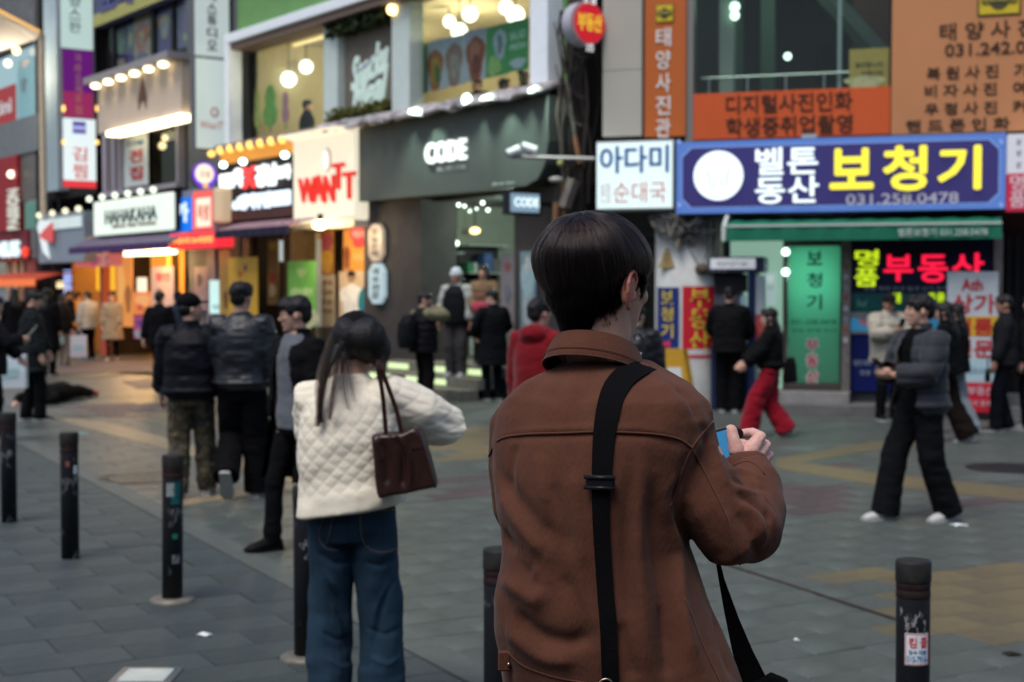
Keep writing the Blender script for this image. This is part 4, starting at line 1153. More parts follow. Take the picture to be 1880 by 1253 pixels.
T.box('face', E('lightbox_white', (.76, .86, .75), .95), tl, tr, .753, .82, h0, h1, bevel=.04)
ltext(T, 'HAHAKAHA', M('ink_green_black', (.04, .07, .07), .6), 195, 290, 382, 408, .825, .02, heavy=.02)
ltext(T, 'since tea house', M('ink_brown', (.16, .09, .06), .6), 208, 288, 407, 416, .825, .02, bold=.01)
for i in range(6):
	px = 164 + i * 23.5
	t, h = L.hit(px, 366 - i * 3.4, .95)
	T2 = Thing('spot_lamp', 'round white spot lamp over the white lightbox, ' + ('at its left end', 'second from its left end', 'third from its left end', 'third from its right end', 'second from its right end', 'at its right end')[i], 'lamp', L, (t, .95, h), 'spot lamps over the white lightbox')
	T2.mb('bulb', MB().ell((t, .95, h), .075, 10, 8), E('pale_bulb', (.85, .95, .75), 1.6 if i not in (1, 3) else .7), smooth=True)
	T2.mb('arm', MB().tube([(t, .9, h), (t, .75, h - .1)], .012, 6), DARKMETAL)
awning(L, 128, 312, 428, 462, .3, 1.15, M('stripe_canvas_grey', (.12, .10, .15), .7, var=.2), M('valance_purple', (.07, .03, .12), .7, var=.2), 'grey violet awning over the glowing orange shop', .16)
tl, tr, h0, h1 = rect(L, 312, 394, 362, 424, .6)
T = Thing('led_sign', 'blue and red LED sign with a white figure and a glowing tile', 'shop sign', L, ((tl + tr) / 2, .5, h0))
T.box('case', M('led_case', (.22, .24, .32), .5), tl, tr, .3, .6, h0 - .06, h1 + .16)
T.box('blue_panel', E('led_blue', (0.0, .16, .75), .95), Tt(313, .6), Tt(356, .6), .603, .63, h0, h1)
ltext(T, '가', E('led_white', (.7, .85, 1), 1.0), 324, 348, 372, 409, .632, .02, heavy=.04)
T.box('red_panel', E('led_red', (1, .12, .10), .8), Tt(357, .6), Tt(392, .6), .603, .63, h0, h1 + .1)
T.box('glow_tile', E('led_peach', (1, .72, .55), 1.1), Tt(362, .64), Tt(388, .64), .632, .66, h0 + .06, h1 - .06, bevel=.05)
ltext(T, '족발', M('led_peach_ink', (.8, .3, .2), .5), 364, 386, 376, 405, .665, .01, bold=.02)
tl, tr, h0, h1 = rect(L, 311, 399, 427, 456, .9)
T = Thing('led_sign', 'red glowing LED ticker with orange characters under the blue and red sign', 'shop sign', L, ((tl + tr) / 2, .7, h0))
T.box('case', E('ticker_red', (1, .03, .05), .9), tl, tr, .5, .9, h0, h1, bevel=.03)
T.text('실내포차 24시영업', E('ticker_orange', (1, .38, .1), 1.3), tl - .12, tr + .2, h0 + .1, h1 - .1, .905, .02, heavy=.03)
T = Thing('corner_post', 'rounded cream lit post between the LED sign and the neon board', 'post', L, (Tt(398, .5), .5, 2.6))
T.box('post', E('cream_post', (.8, .6, .38), .5), Tt(393, .6), Tt(407, .6), .3, .62, hpx(L, 400, 408, .6), hpx(L, 400, 345, .6), bevel=.05)
bf = blade(L, 404)
t, h = bf.hit(376, 322)
T = Thing('round_sign', 'round purple neon sign with a pale glowing centre', 'shop sign', bf, (t, 0, h))
T.disc('case', M('round_case', (.06, .04, .12), .5), t, h, -.12, .3, .12)
T.disc('ring', E('neon_purple', (.22, .08, .75), .9), t, h, .002, .29, .02)
T.disc('face', E('neon_peach', (1, .82, .62), 1.2), t + .02, h + .03, .024, .215, .02)
T.text('도넛', M('neon_ink', (.6, .3, .25), .5), t + .13, t - .1, h - .06, h + .1, .048, .01, bold=.02)
T.disc('dot', E('neon_orange', (1, .5, .15), 1.1), t, h - .24, .03, .06, .02)
T.box('arm', DARKMETAL, t - .6, t - .29, -.09, -.04, h - .03, h + .03)
def blade_panel(T, fr, px0, px1, py0, py1, m, name='panel', o0=-.2, o1=0.0, pad=0.0):
	tl, tr, h0, h1 = rect(fr, px0, px1, py0, py1)
	T.box(name, m, tl - pad, tr + pad, o0, o1, h0 + pad, h1 - pad)
	return tl, tr, h0, h1
bf = blade(L, 185)
T = Thing('blade_sign', 'tall blade sign with white, purple and red lettered panels', 'shop sign', bf, (1.0, 0, 5.5))
tl, tr, h0, h1 = blade_panel(T, bf, 117, 178, -30, 345, M('blade_case', (.2, .2, .22), .5))
GREENW = E('blade_greenwhite', (.52, .68, .64), .8)
_, _, a, b = blade_panel(T, bf, 117, 175, -30, 91, GREENW, 'upper_panel', .002, .03)
def vert_text(T, fr, s, px0, px1, py0, py1, m, o, d=.012, **k):
	n = len(s); st = (py1 - py0) / n
	for i, ch in enumerate(s):
		if ch == ' ': continue
		tl, tr, h0, h1 = rect(fr, px0, px1, py0 + st * (i + .08), py0 + st * (i + .92), o)
		T.text(ch, m, tl, tr, h0, h1, o, d, **k)
vert_text(T, bf, '향스판', 132, 154, -8, 62, M('ink_teal_black', (.01, .05, .06), .6), .034)
blade_panel(T, bf, 120, 174, 93, 170, E('blade_purple', (.14, .012, .19), .75), 'middle_panel', .002, .03)
blade_panel(T, bf, 120, 174, 170, 216, E('blade_magenta', (.34, .03, .12), .75), 'middle_panel', .002, .031)
vert_text(T, bf, '가라오케주점', 142, 154, 98, 212, E('gold_ink', (.45, .22, .14), .6), .034, .006)
_, _, a, b = blade_panel(T, bf, 119, 178, 219, 332, E('blade_white', (.8, .9, .9), .9), 'lower_panel', .002, .03)
blade_panel(T, bf, 119, 178, 333, 345, E('blade_red', (.85, .05, .06), .85), 'lower_panel', .002, .031)
blade_panel(T, bf, 136, 160, 224, 246, E('blade_logo_blue', (.1, .09, .5), .6), 'logo', .032, .04)
blade_panel(T, bf, 137, 159, 232, 239, E('blade_logo_pale', (.5, .5, .8), .8), 'logo', .042, .046)
vert_text(T, bf, '김찜', 136, 162, 268, 330, E('ink_red_glow', (.75, .06, .05), .6), .034, bold=.01)
for py in (200, 262):
	for px in (116, 178):
		t, h = bf.hit(px, py)
		T.mb('amber_lamp', MB().ell((t, .03, h), (.05, .05, .09 if py == 200 else .06), 8, 6), E('amber_bulb', (1, .55, .12), 2.2), smooth=True)
for h in (4.6, 7.0): T.box('arm', DARKMETAL, -.02, min(tl, tr) - .001, -.13, -.07, h, h + .08)
bf = blade(L, 432)
T = Thing('blade_sign', 'pale blade sign with black brush characters over a small red ring', 'shop sign', bf, (.5, 0, 6))
tl, tr, h0, h1 = blade_panel(T, bf, 359, 426, -30, 277, M('blade_case2', (.12, .12, .13), .5))
PALEB = E('blade_palegrey', (.52, .60, .60), .72)
blade_panel(T, bf, 361, 423, -30, 105, PALEB, 'upper_panel', .002, .03)
blade_panel(T, bf, 362, 425, 110, 274, E('blade_palegrey2', (.55, .64, .62), .72), 'lower_panel', .002, .03)
vert_text(T, bf, '행복스튜디오', 384, 402, -40, 95, M('ink_black', (.015, .017, .017), .6), .034, bold=.015)
t, h = bf.hit(393, 207)
T.disc('logo_ring', M('logo_red', (.45, .06, .06), .6), t, h, .031, .09, .01, ry=.11)
T.disc('logo_face', PALEB, t + .01, h, .042, .055, .006, ry=.075)
tl_, tr_, a, b = rect(bf, 368, 419, 224, 238)
T.text('WanTT', M('logo_pink', (.6, .2, .2), .6), tl_, tr_, a, b, .034, .01)
for h in (5.2, 8.0): T.box('arm', DARKMETAL, -.02, min(tl, tr) - .001, -.13, -.07, h, h + .08)
# ---------------------------------------------------------------- third and fourth buildings (far left)
t3 = Tt(76)
B3 = Thing('narrow_building', 'narrow dark building with a pale column behind the tall blade sign', 'building', L, ((tB + t3) / 2, 0, 0))
B3.box('wall', DARKWALL, tB + .01, t3, -.3, 0, 4.3, 16)
B3.box('wall', DARKWALL, t3 - .2, t3, -6, -.303, 0, 16)
B3.box('roof', CONCRETE, tB + .01, t3, -6, 0, 16.003, 16.2)
B3.box('column', M('pale_blue_column', (.36, .46, .5), .6, var=.1), Tt(116, .2), Tt(92, .2), .003, .3, 4.5, 11)
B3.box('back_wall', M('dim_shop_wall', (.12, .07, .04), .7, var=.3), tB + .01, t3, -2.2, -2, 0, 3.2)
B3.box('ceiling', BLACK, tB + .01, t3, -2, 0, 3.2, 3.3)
q = MB(); rr = random.Random(8)
for i in range(5):
	t = t3 - .6 - i * .35
	q.tube([(t, .12, 3.6 + rr.random()), (t + .1, .16, 6), (t - .1 * i, .1, 9), (t, .14, 11)], .035, 6)
B3.mb('cable', q, BLACK)
tl, tr, h0, h1 = rect(L, 72, 156, 392, 482, .7)
T = Thing('fascia_sign', 'pale grey fascia with a slanted white stripe and red arrow', 'shop sign', L, ((tl + tr) / 2, .4, h0))
T.box('panel', M('fascia_bluegrey', (.24, .28, .33), .6), tl, tr, .05, .7, h0, h1)
T.box('lit_face', E('fascia_pale', (.6, .7, .7), .8), Tt(92, .7), Tt(152, .7), .703, .74, h0 + .9, h1 - .12)
T.mb('stripe', MB().prism([(Tt(78, .7), h1 - .1), (Tt(96, .7), h1 - .2), (Tt(88, .7), h0 + .8), (Tt(96, .7), h0 + .1), (Tt(84, .7), h0 + .3), (Tt(74, .7), h0 + 1.0)], .745, .77), E('stripe_white', (.75, .83, .84), .8))
T.mb('arrow', MB().prism([(Tt(78, .7), h0 + .75), (Tt(90, .7), h0 + .95), (Tt(104, .7), h0 + 1.1), (Tt(104, .7), h0 + .55), (Tt(90, .7), h0 + .6)], .775, .79), E('arrow_red', (.75, .1, .1), .6))
for i in range(4):
	t, h = L.hit(72 + i * 24, 396 - i * 4, .85)
	T.mb('bulb', MB().ell((t, .85, h), .08, 10, 8), E('yellow_pale_bulb', (.95, .9, .6), 1.4), smooth=True)
GS3 = 'small lit panels in the dim far shop'
poster('menu_screen', 'blue white lit menu panel in the dim far shop', L, 118, 140, 496, 552, -.5, (.35, .45, .9), [(.5, .2, .3, .1, (.9, .85, .7))], GS3, lit=.8)
poster('menu_screen', 'small amber lit window in the dim far shop', L, 98, 117, 517, 529, -.4, (1, .75, .4), [], GS3, lit=1.3)
poster('menu_screen', 'small amber sign under the blue white panel', L, 120, 138, 533, 544, -.3, (1, .75, .4), [], GS3, lit=1.3)
tE = Tt(-40)
B4 = Thing('red_building', 'red fronted building with grey floor bands at the far left', 'building', L, ((t3 + tE) / 2, 0, 0))
REDW = M('red_panel_wall', (.30, .012, .02), .5, var=.15)
DRED = M('dark_red_wall', (.16, .012, .025), .55, var=.2)
GREYB = M('grey_band', (.17, .19, .20), .7, var=.15)
t4 = t3 + .01; tR = Tt(70)
hA = hpx(L, 35, 220); hB = hpx(L, 35, 285)
B4.box('floor_band', GREYB, t4, tE, -.3, .05, hB, hA)
B4.box('wall', CONCRETE, t4, tE, -.3, 0, hpx(L, 35, 85), 18)
B4.box('back_wall', M('dim_room', (.12, .13, .13), .8), t4, tE, -2.5, -2.3, 0, 14)
B4.box('wall', DARKWALL, t4, t4 + .3, -2.3, 0, 0, 18)
B4.box('roof', CONCRETE, t4, tE, -6, 0, 18.003, 18.2)
B4.box('window_pane', GLASS, Tt(68), tE, -.1, -.09, hA, hpx(L, 35, 85))
B4.box('wall', REDW, Tt(40), tE, -.2, .1, hpx(L, 20, 425), hB - .003)
B4.box('wall', DRED, Tt(56), tE, -.2, .06, hpx(L, 30, 480), hpx(L, 20, 425) - .003)
B4.box('wall', GREYW, Tt(70), Tt(57), -.2, .0, hpx(L, 62, 475), hpx(L, 62, 420))
B4.box('window_panel', M('teal_film', (.12, .32, .26), .4, var=.3), Tt(68), Tt(47), -.1, 0, hpx(L, 58, 420), hpx(L, 58, 370))
B4.box('window_panel', M('grey_brown_film', (.13, .12, .11), .4, var=.4), Tt(68), Tt(41), -.1, 0, hpx(L, 58, 368), hB - .003)
B4.box('pillar', DRED, Tt(70), Tt(52), -.2, .05, 0, hpx(L, 62, 478))
poster('window_poster', 'red window poster with white letters at the far left', L, -20, 34, 162, 238, -.05, (.45, .015, .02), [], 'upper window films of the red building', [('cini', .3, .88, .35, .7, (.75, .75, .75), {'heavy': .03})], lit=.4)
poster('window_poster', 'pale cyan window film beside the red window poster', L, 38, 68, 105, 225, -.05, (.26, .48, .52), [(.4, .6, .2, .12, (.2, .3, .33)), (.5, .92, .25, .06, (.8, .7, .6))], 'upper window films of the red building')
T = Thing('vertical_lettering', 'white vertical letters on the red wall at the far left', 'shop sign', L, (Tt(28, .1), .1, 5))
bm_ = E('passion_white', (.66, .66, .58), .7)
v, f = text_mesh('PASSION', heavy=.03)
lo, hi = v.min(0), v.max(0)
tl, tr, h0, h1 = rect(L, 19, 38, 347, 422, .12)
w = np.empty_like(v)
w[:, 2] = h0 + (v[:, 0] - lo[0]) / (hi[0] - lo[0]) * (h1 - h0)
w[:, 0] = tr + (v[:, 1] - lo[1]) / (hi[1] - lo[1]) * (tl - tr)
w[:, 1] = .12 + (v[:, 2] - lo[2]) / (hi[2] - lo[2]) * .08
T.mb('lettering', MB().add(w, f), bm_)
tl, tr, h0, h1 = rect(L, -40, 33, 444, 474, .2)
T = Thing('lit_lettering', 'blue white lit letters NUS on the dark red wall', 'shop sign', L, ((tl + tr) / 2, .1, h0))
T.text('BONUS', E('nus_white', (.72, .9, .95), .95), tl, tr, h0, h1, .1, .08, heavy=.05)
t, h = L.hit(44, 462, .2)
T = Thing('red_lamp', 'small glowing red square lamp beside the lit letters', 'lamp', L, (t, .15, h))
T.box('lens', E('red_glow', (1, .06, .03), 1.1), t - .14, t + .14, .1, .22, h - .15, h + .13, bevel=.03)
T.box('mount', DARKMETAL, t - .1, t + .1, .061, .097, h - .1, h + .1)
awning(L, -40, 66, 502, 526, .1, 1.2, M('orange_red_canvas', (.42, .06, .03), .6, var=.2), E('orange_edge', (.95, .2, .05), .65), 'orange red glowing awning at the far left', .2)
S5 = Thing('far_stall', 'dim stall with pale posts under the orange red awning', 'shop', L, (Tt(25), 0, 0))
for px in (8, 22, 34, 46): S5.box('post', M('pale_post', (.35, .26, .2), .6, var=.3), Tt(px + 4), Tt(px - 3), -.2, -.1, 0, hpx(L, 20, 480))
S5.box('counter', M('pale_post', (.35, .26, .2), .6, var=.3), Tt(50), tE, -.8, -.3, 0, 1.0)
lamp('stall_light', L.w(Tt(25), .6, 2.2), 22, (1, .45, .15), .2)
cz = 38.0
a, b, c_, d_ = at(-60, -8, cz), at(74, 62, cz), at(64, 74, cz + 2), at(-60, 112, cz + 2)
T = Thing('canopy', 'large white canopy with a warm lit edge on a slim pale post', 'canopy', WORLD, (b.x, b.y, 0))
th = Vector((0, 0, .06))
T.mb('roof_sheet', MB().add([p[:] for p in (a, b, c_, d_)] + [(p + th)[:] for p in (a, b, c_, d_)], [(0, 1, 2, 3), (4, 5, 6, 7), (0, 1, 5, 4), (1, 2, 6, 5), (2, 3, 7, 6), (3, 0, 4, 7)]), M('canopy_white', (.62, .58, .53), .6))
T.mb('lit_edge', MB().tube([a + Vector((0, -.05, .03)), b + Vector((0, -.05, .03))], .05, 6), E('edge_glow', (1, .55, .15), .8))
T.mb('post', MB().tube([(b.x, b.y + .1, at(74, 395, cz).z), (b.x, b.y + .1, b.z)], .09, 8), M('post_cream', (.62, .5, .36), .6, var=.15))
lamp('canopy_light', ((a.x + b.x) / 2 - .5, cz + 2.0, min(a.z, b.z) - .8), 120, (1, .85, .65), .3)
for px, py in ((64, 97), (54, 322), (48, 120)):
	t, h = L.hit(px, py, -.4)
	T = Thing('bulb_lamp', {97: 'small amber bulb lamp under the canopy post', 322: 'small white bulb lamp in the grey window of the red building', 120: 'round white lamp over the cyan window film'}[py], 'lamp', L, (t, .12, h))
	T.mb('bulb', MB().ell((t, .15, h), .12, 10, 8), E('warm_bulb', (1, .72, .3), 4.0) if py == 97 else E('pale_warm_bulb', (1, .9, .7), 2.5), smooth=True)
	T.box('mount', DARKMETAL, t - .04, t + .04, .02, .06, h - .04, h + .04)
# ================================================================== right building (hearing aid shop, photo studio above)
R = RB
def Rt(px, o=0.0): return R.t(px, o)
def Rh(px, py, o=0.0): return R.h(px, py, o)
def rtext(T, s, m, x0, x1, y0, y1, o, d=.01, **k):
	pm = (x0 + x1) / 2
	return T.text(s, m, Rt(x0, o), Rt(x1, o), Rh(pm, y1, o), Rh(pm, y0, o), o, d, **k)
IVORY = M('ivory_panel', (0.4250, 0.3995, 0.3400), .6, var=.08, vscale=2)
ORANGE = M('orange_sign', (0.4836, 0.1209, 0.0273), .5, var=.08, vscale=1.5)
ORANGE2 = M('red_orange_band', (0.6084, 0.1014, 0.0273), .5, var=.08, vscale=1.5)
PEACH = M('peach_panel', (0.5320, 0.2280, 0.0988), .5, var=.08, vscale=1.2)
INKB = M('sign_ink_brown', (.05, .025, .015), .6)
tEnd = Rt(2150)
D = Thing('corner_building', 'corner building with an orange photo studio floor above a hearing aid shop', 'building', R, ((tEnd) / 2, 0, 0))
lo_h = Rh(1450, 250)
D.box('wall', IVORY, Rt(1180), 0, -.3, .12, Rh(1145, 252), Rh(1145, 131) - .004, label='ivory wall panel beside the alley')
D.box('wall', IVORY, Rt(1180), 0, -.3, .12, Rh(1145, 131) + .004, 6.7)
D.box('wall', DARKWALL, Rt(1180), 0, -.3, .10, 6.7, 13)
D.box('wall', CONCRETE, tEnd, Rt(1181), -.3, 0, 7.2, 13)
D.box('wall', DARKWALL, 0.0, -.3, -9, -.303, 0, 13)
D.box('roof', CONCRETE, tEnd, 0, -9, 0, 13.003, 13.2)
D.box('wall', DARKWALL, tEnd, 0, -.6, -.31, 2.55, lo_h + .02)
D.box('mullion', M('mullion_grey', (.22, .2, .18), .5, .3), Rt(1272), Rt(1258), -.2, .06, lo_h - .1, 7.2)
wl, wr = Rt(1272), Rt(1632)
wh0, wh1 = Rh(1450, 166), 6.7
D.box('floor_slab', DARKWALL, wr - .4, wl + .4, -6, -.31, wh0 - .5, wh0 - .3)
D.box('back_wall', M('studio_wall', (.045, .06, .05), .8, var=.5, vscale=.8), wr - .6, wl + .5, -5.2, -5, wh0 - .3, 7.2)
D.box('ceiling', M('studio_ceiling', (.08, .1, .085), .8), wr - .6, wl + .5, -5, -.303, 7.2, 7.3)
D.box('side_wall', M('studio_side', (.11, .15, .12), .8), wl - .25, wl - .1, -5, -3.2, wh0 - .3, 7.19)
D.box('column', M('studio_column', (.3, .36, .3), .8), Rt(1345, -1.2), Rt(1320, -1.2), -1.35, -1.1, wh0 - .3, 7.19)
D.box('partition', M('studio_side', (.11, .15, .12), .8), Rt(1420, -3), Rt(1395, -3), -3.1, -2.9, wh0 - .3, 7.19)
D.box('partition', M('studio_brown', (.10, .05, .035), .8), Rt(1660, -2.2), Rt(1560, -2.2), -2.3, -2.2, wh0 - .3, 7.19)
q = MB()
p1, p2 = (Rt(1450, -2.5), -2.5, 7.1), (Rt(1640, -2.0), -2.0, wh0 + .5)
D.mb('beam', q.tube([p1, p2], .16, 4), M('studio_beam', (.10, .13, .11), .7))
q = MB().tube([(wl - .05, -.35, wh0 + .27), (wr + .05, -.35, wh0 + .27)], .018, 6)
for px in (1300, 1370, 1440, 1510, 1580): q.tube([(Rt(px, -.35), -.35, wh0), (Rt(px, -.35), -.35, wh0 + .27)], .014, 6)
D.mb('railing', q, M('rail_grey', (.28, .33, .31), .4, .5))
D.box('post', M('rail_grey', (.28, .33, .31), .4, .5), Rt(1541, -.4), Rt(1534, -.4), -.43, -.4, wh0, 6.7)
D.box('window_pane', GLASS, wr, wl, -.08, -.07, wh0, 6.75)
D.box('window_frame', DARKMETAL, Rt(1636), Rt(1629), -.1, .015, wh0, 6.9)
for px, py, o, r in ((1349, 13, -1.0, .075), (1349, 29, -1.0, .07), (1446, 104, -2.5, .06)):
	t, h = R.hit(px, py, o)
	T = Thing('ceiling_lamp', {13: 'upper green white lamp behind the studio window', 29: 'lower green white lamp behind the studio window', 104: 'small lamp deep in the studio room'}[py], 'lamp', R, (t, o, h))
	T.mb('bulb', MB().ell((t, o, h), r, 10, 8), E('green_white_bulb', (.65, 1, .8), 3.0 if py < 90 else 1.5), smooth=True)
	T.mb('stem', MB().tube([(t, o - .05, h), (t, o - .3, h + .1)], .015, 6), DARKMETAL)
lamp('studio_light', R.w(Rt(1400, -2.0), -1.9, 6.5), 14, (.6, 1, .78), .15)
lamp('studio_light', R.w(Rt(1560, -1.4), -1.4, 6.5), 7, (.75, 1, .85), .15)
poster('window_notice', 'olive yellow notice with two lines inside the studio window', R, 1556, 1628, 90, 160, -.06, (.26, .24, .07), [(.4, .12, .5, .18, (.36, .42, .22))], None, [('초대합니다', .15, .85, .52, .66, (.12, .13, .1), {}), ('가족사진', .3, .85, .32, .42, (.12, .13, .1), {})])
tl, tr, h0, h1 = rect(R, 1183, 1257, -40, 251, .1)
T = Thing('vertical_sign', 'tall orange sign with white characters one below another', 'shop sign', R, ((tl + tr) / 2, .1, h0))
T.box('panel', ORANGE, tl, tr, .0, .1, h0, h1)
T.box('edge', M('sign_edge_dark', (.25, .07, .03), .6), tl, tl + .015, .0, .103, h0, h1)
WINK = M('white_ink', (.72, .70, .66), .5)
vert_text(T, R, '태양사진관', 1203, 1230, 48, 256, WINK, .103, .012, heavy=.012)
def camera_logo(T, px0, px1, py0, py1, o):
	tl, tr, h0, h1 = rect(R, px0, px1, py0, py1, o)
	T.box('logo_frame', M('logo_dark', (.08, .07, .03), .6), tl, tr, o, o + .012, h0, h1, bevel=.01)
	w, h = tl - tr, h1 - h0
	T.box('logo_field', M('logo_yellow', (.62, .45, .03), .5), tl - w * .05, tr + w * .05, o + .0125, o + .02, h0 + h * .06, h1 - h * .06)
	T.disc('logo_lens', M('logo_dark', (.08, .07, .03), .6), (tl + tr) / 2, (h0 + h1) / 2 - h * .02, o + .021, w * .22, .006, ry=h * .3)
	T.box('logo_bar', M('logo_dark', (.08, .07, .03), .6), tl - w * .1, tr + w * .1, o + .0285, o + .034, h0 + h * .38, h0 + h * .64)
	T.text('SUN PHOTO', M('logo_yellow_ink', (.6, .48, .12), .5), tl - w * .14, tr + w * .14, h0 + h * .43, h0 + h * .58, o + .035, .004, bold=.01)
camera_logo(T, 1202, 1235, 8, 42, .102)
tl, tr, h0, h1 = rect(R, 1268, 1631, 166, 252, .05)
T = Thing('band_sign', 'red orange band with two lines of dark characters under the studio window', 'shop sign', R, ((tl + tr) / 2, .05, h0))
T.box('panel', ORANGE2, tl, tr, -.1, .05, h0, h1)
rtext(T, '디지털사진인화', INKB, 1331, 1562, 172, 207, .053, heavy=.012)
rtext(T, '학생증취업촬영', INKB, 1331, 1562, 213, 248, .053, heavy=.012)
tl, tr, h1 = Rt(1633, .06), Rt(2100, .06), 7.4
h0 = Rh(1750, 244, .06)
T = Thing('panel_sign', 'large peach orange panel with rows of dark characters and a phone number', 'shop sign', R, ((tl + tr) / 2, .05, h0))
T.box('panel', PEACH, tl, tr, -.1, .06, h0, h1)
rtext(T, '태 양 사 진 관', INKB, 1720, 1946, 38, 70, .063, heavy=.012)
rtext(T, '031.242.0044', INKB, 1730, 1935, 77, 100, .063, bold=.012)
for s, x0, x1, y0, y1 in (('복 원 사 진   가 족 사 진', 1697, 1992, 118, 142), ('비 자 사 진   여 권 사 진', 1694, 1992, 151, 174), ('우 정 사 진   커 플 사 진', 1694, 1992, 185, 208), ('핸 드 폰 인 화   프 로 필', 1660, 1992, 216, 238)):
	rtext(T, s, INKB, x0, x1, y0, y1, .063, bold=.016)
camera_logo(T, 1788, 1868, -30, 30, .062)
tl, tr, h0, h1 = rect(R, 1093, 1235, 258, 386, .55)
T = Thing('lightbox_sign', 'white lit box sign with blue characters over pale red ones', 'shop sign', R, ((tl + tr) / 2, .5, h0))
T.box('case', M('case_pale', (.4, .42, .42), .5), tl, tr, .1, .5, h0, h1, bevel=.01)
T.box('face', E('lightbox_cool', (.74, .90, .90), .92), tl - .02, tr + .02, .503, .55, h0 + .03, h1 - .03)
BINK = M('ink_blue', (.01, .10, .35), .5)
rtext(T, '아다미', BINK, 1101, 1227, 268, 318, .553, .012, bold=.02)
rtext(T, '순대국', M('ink_faded_red', (.75, .25, .22), .6), 1126, 1222, 334, 372, .553, .01)
rtext(T, '본점', M('ink_faded_red2', (.72, .55, .55), .6), 1102, 1120, 336, 372, .553, .01)
tl, tr, h0, h1 = rect(R, 1239, 1845, 251, 390, .6)
T = Thing('main_sign', 'long blue lit sign with white disc and large yellow characters', 'shop sign', R, ((tl + tr) / 2, .5, h0))
T.box('case', M('case_blue', (.06, .08, .16), .5), tl, tr, .05, .55, h0, h1, bevel=.01)
T.box('border', E('border_blue', (.10, .20, .55), .75), tl - .01, tr + .01, .553, .57, h0 + .015, h1 - .015)
w_, h_ = tl - tr, h1 - h0
ci = .13
def octa(x0, x1, z0, z1, c):
	return [(x0, z0 + c), (x0 - c, z0), (x1 + c, z0), (x1, z0 + c), (x1, z1 - c), (x1 + c, z1), (x0 - c, z1), (x0, z1 - c)]
T.mb('rim', MB().prism(octa(tl - .085, tr + .085, h0 + .09, h1 - .09, ci), .5705, .574), E('rim_pale', (.22, .34, .68), .8))
T.mb('field', MB().prism(octa(tl - .098, tr + .098, h0 + .103, h1 - .103, ci), .5745, .58), E('field_indigo', (.040, .034, .150), .75))
WL, YL = E('letters_white', (.84, .96, .98), 1.15), E('letters_yellow', (.95, .82, .06), 1.1)
t, h = R.hit(1319, 323, .6)
r_ = abs(Rt(1274, .6) - Rt(1364, .6)) / 2
T.disc('disc', WL, t, h, .583, r_, .05, 40)
a = np.linspace(0, 1, 7)
pts = [(t + r_ * (.45 - .9 * u), .64, h + r_ * (.25 - .75 * abs(math.sin(u * PI * 2)))) for u in a]
T.mb('disc_mark', MB().tube(pts, .018, 6), E('disc_mark_pale', (.6, .78, .84), .8))
rtext(T, '벨톤', WL, 1386, 1500, 271, 321, .583, .05, heavy=.017, spacing=1.05)
rtext(T, '동산', WL, 1386, 1502, 324, 374, .583, .05, heavy=.017, spacing=1.05)
for ch, x0, x1, y0, y1 in (('보', 1522, 1602, 273, 348), ('청', 1619, 1700, 268, 351), ('기', 1719, 1799, 268, 349)):
	rtext(T, ch, YL, x0, x1, y0, y1, .583, .06, heavy=.028)
rtext(T, '031.258.0478', M('ink_pale_lilac', (.55, .52, .62), .5), 1552, 1758, 355, 375, .583, .012, heavy=.012)
for px in (1247, 1838):     # corner ornaments
	for py in (262, 378):
		t, h = R.hit(px, py, .58)
		T.mb('corner_ornament', MB().tube([(t - .03, .585, h), (t + .03, .585, h + .02)], .018, 6).tube([(t, .585, h - .03), (t, .585, h + .04)], .014, 6), E('rim_pale', (.22, .34, .68), .8))
T.mb('top_light', MB().box(Rt(1495, .6), Rt(1467, .6), .2, .4, h1 + .003, h1 + .07), M('case_pale', (.4, .42, .42), .5))
tl, tr, h0, h1 = rect(R, 1847, 1960, 245, 385, .6)
T = Thing('side_sign', 'white over red sign cut by the right edge', 'shop sign', R, ((tl + tr) / 2, .5, h0))
hm = h0 + (h1 - h0) * .48
T.box('upper_panel', E('side_pale', (.55, .56, .62), .8), tl, tr, .1, .6, hm + .002, h1)
T.box('lower_panel', E('side_red', (.5, .03, .07), .7), tl, tr, .1, .598, h0, hm)
rtext(T, '명', M('side_pink', (.75, .55, .58), .5), 1852, 1880, 322, 350, .603, heavy=.02)
rtext(T, '품', M('side_pink', (.75, .55, .58), .5), 1852, 1880, 352, 381, .603, heavy=.02)
for i, y in enumerate((255, 275, 297)): rtext(T, '상', INKB, 1862, 1872, y, y + 12, .603, heavy=.012)
p_ = R.w(Rt(1114, .1), .1, 0)
bf = Frame((p_.x, p_.y), (L.n.x, L.n.y))
T = Thing('round_sign', 'round red blade sign with yellow characters and a white rim', 'shop sign', bf, (.4, 0, 6))
c_ = bf.hit(1080, 43); rr_ = abs(bf.hit(1049, 43)[0] - bf.hit(1112, 43)[0]) / 2; ry_ = abs(bf.hit(1080, 3)[1] - bf.hit(1080, 84)[1]) / 2
T.disc('case', M('round_case_grey', (.42, .40, .46), .4), c_[0], c_[1], -.22, rr_, .2, 40, ry=ry_)
T.disc('rim', M('round_rim', (.5, .3, .3), .4), c_[0], c_[1], -.018, rr_ * .98, .02, 40, ry=ry_ * .98)
T.disc('face', E('round_red', (.62, .015, .03), .75), c_[0] - .02, c_[1], .003, rr_ * .86, .02, 40, ry=ry_ * .9)
T.text('부동산', E('round_yellow', (.75, .52, .04), .9), c_[0] + rr_ * .66, c_[0] - rr_ * .72, c_[1] - .12, c_[1] + .14, .025, .012, heavy=.02)
T.text('명 품', E('round_white', (.8, .8, .8), .9), c_[0] + rr_ * .35, c_[0] - rr_ * .4, c_[1] + .28, c_[1] + .46, .025, .012, heavy=.02)
T.text('2층', E('round_white', (.8, .8, .8), .9), c_[0] + rr_ * .2, c_[0] - rr_ * .25, c_[1] - .42, c_[1] - .3, .025, .012)
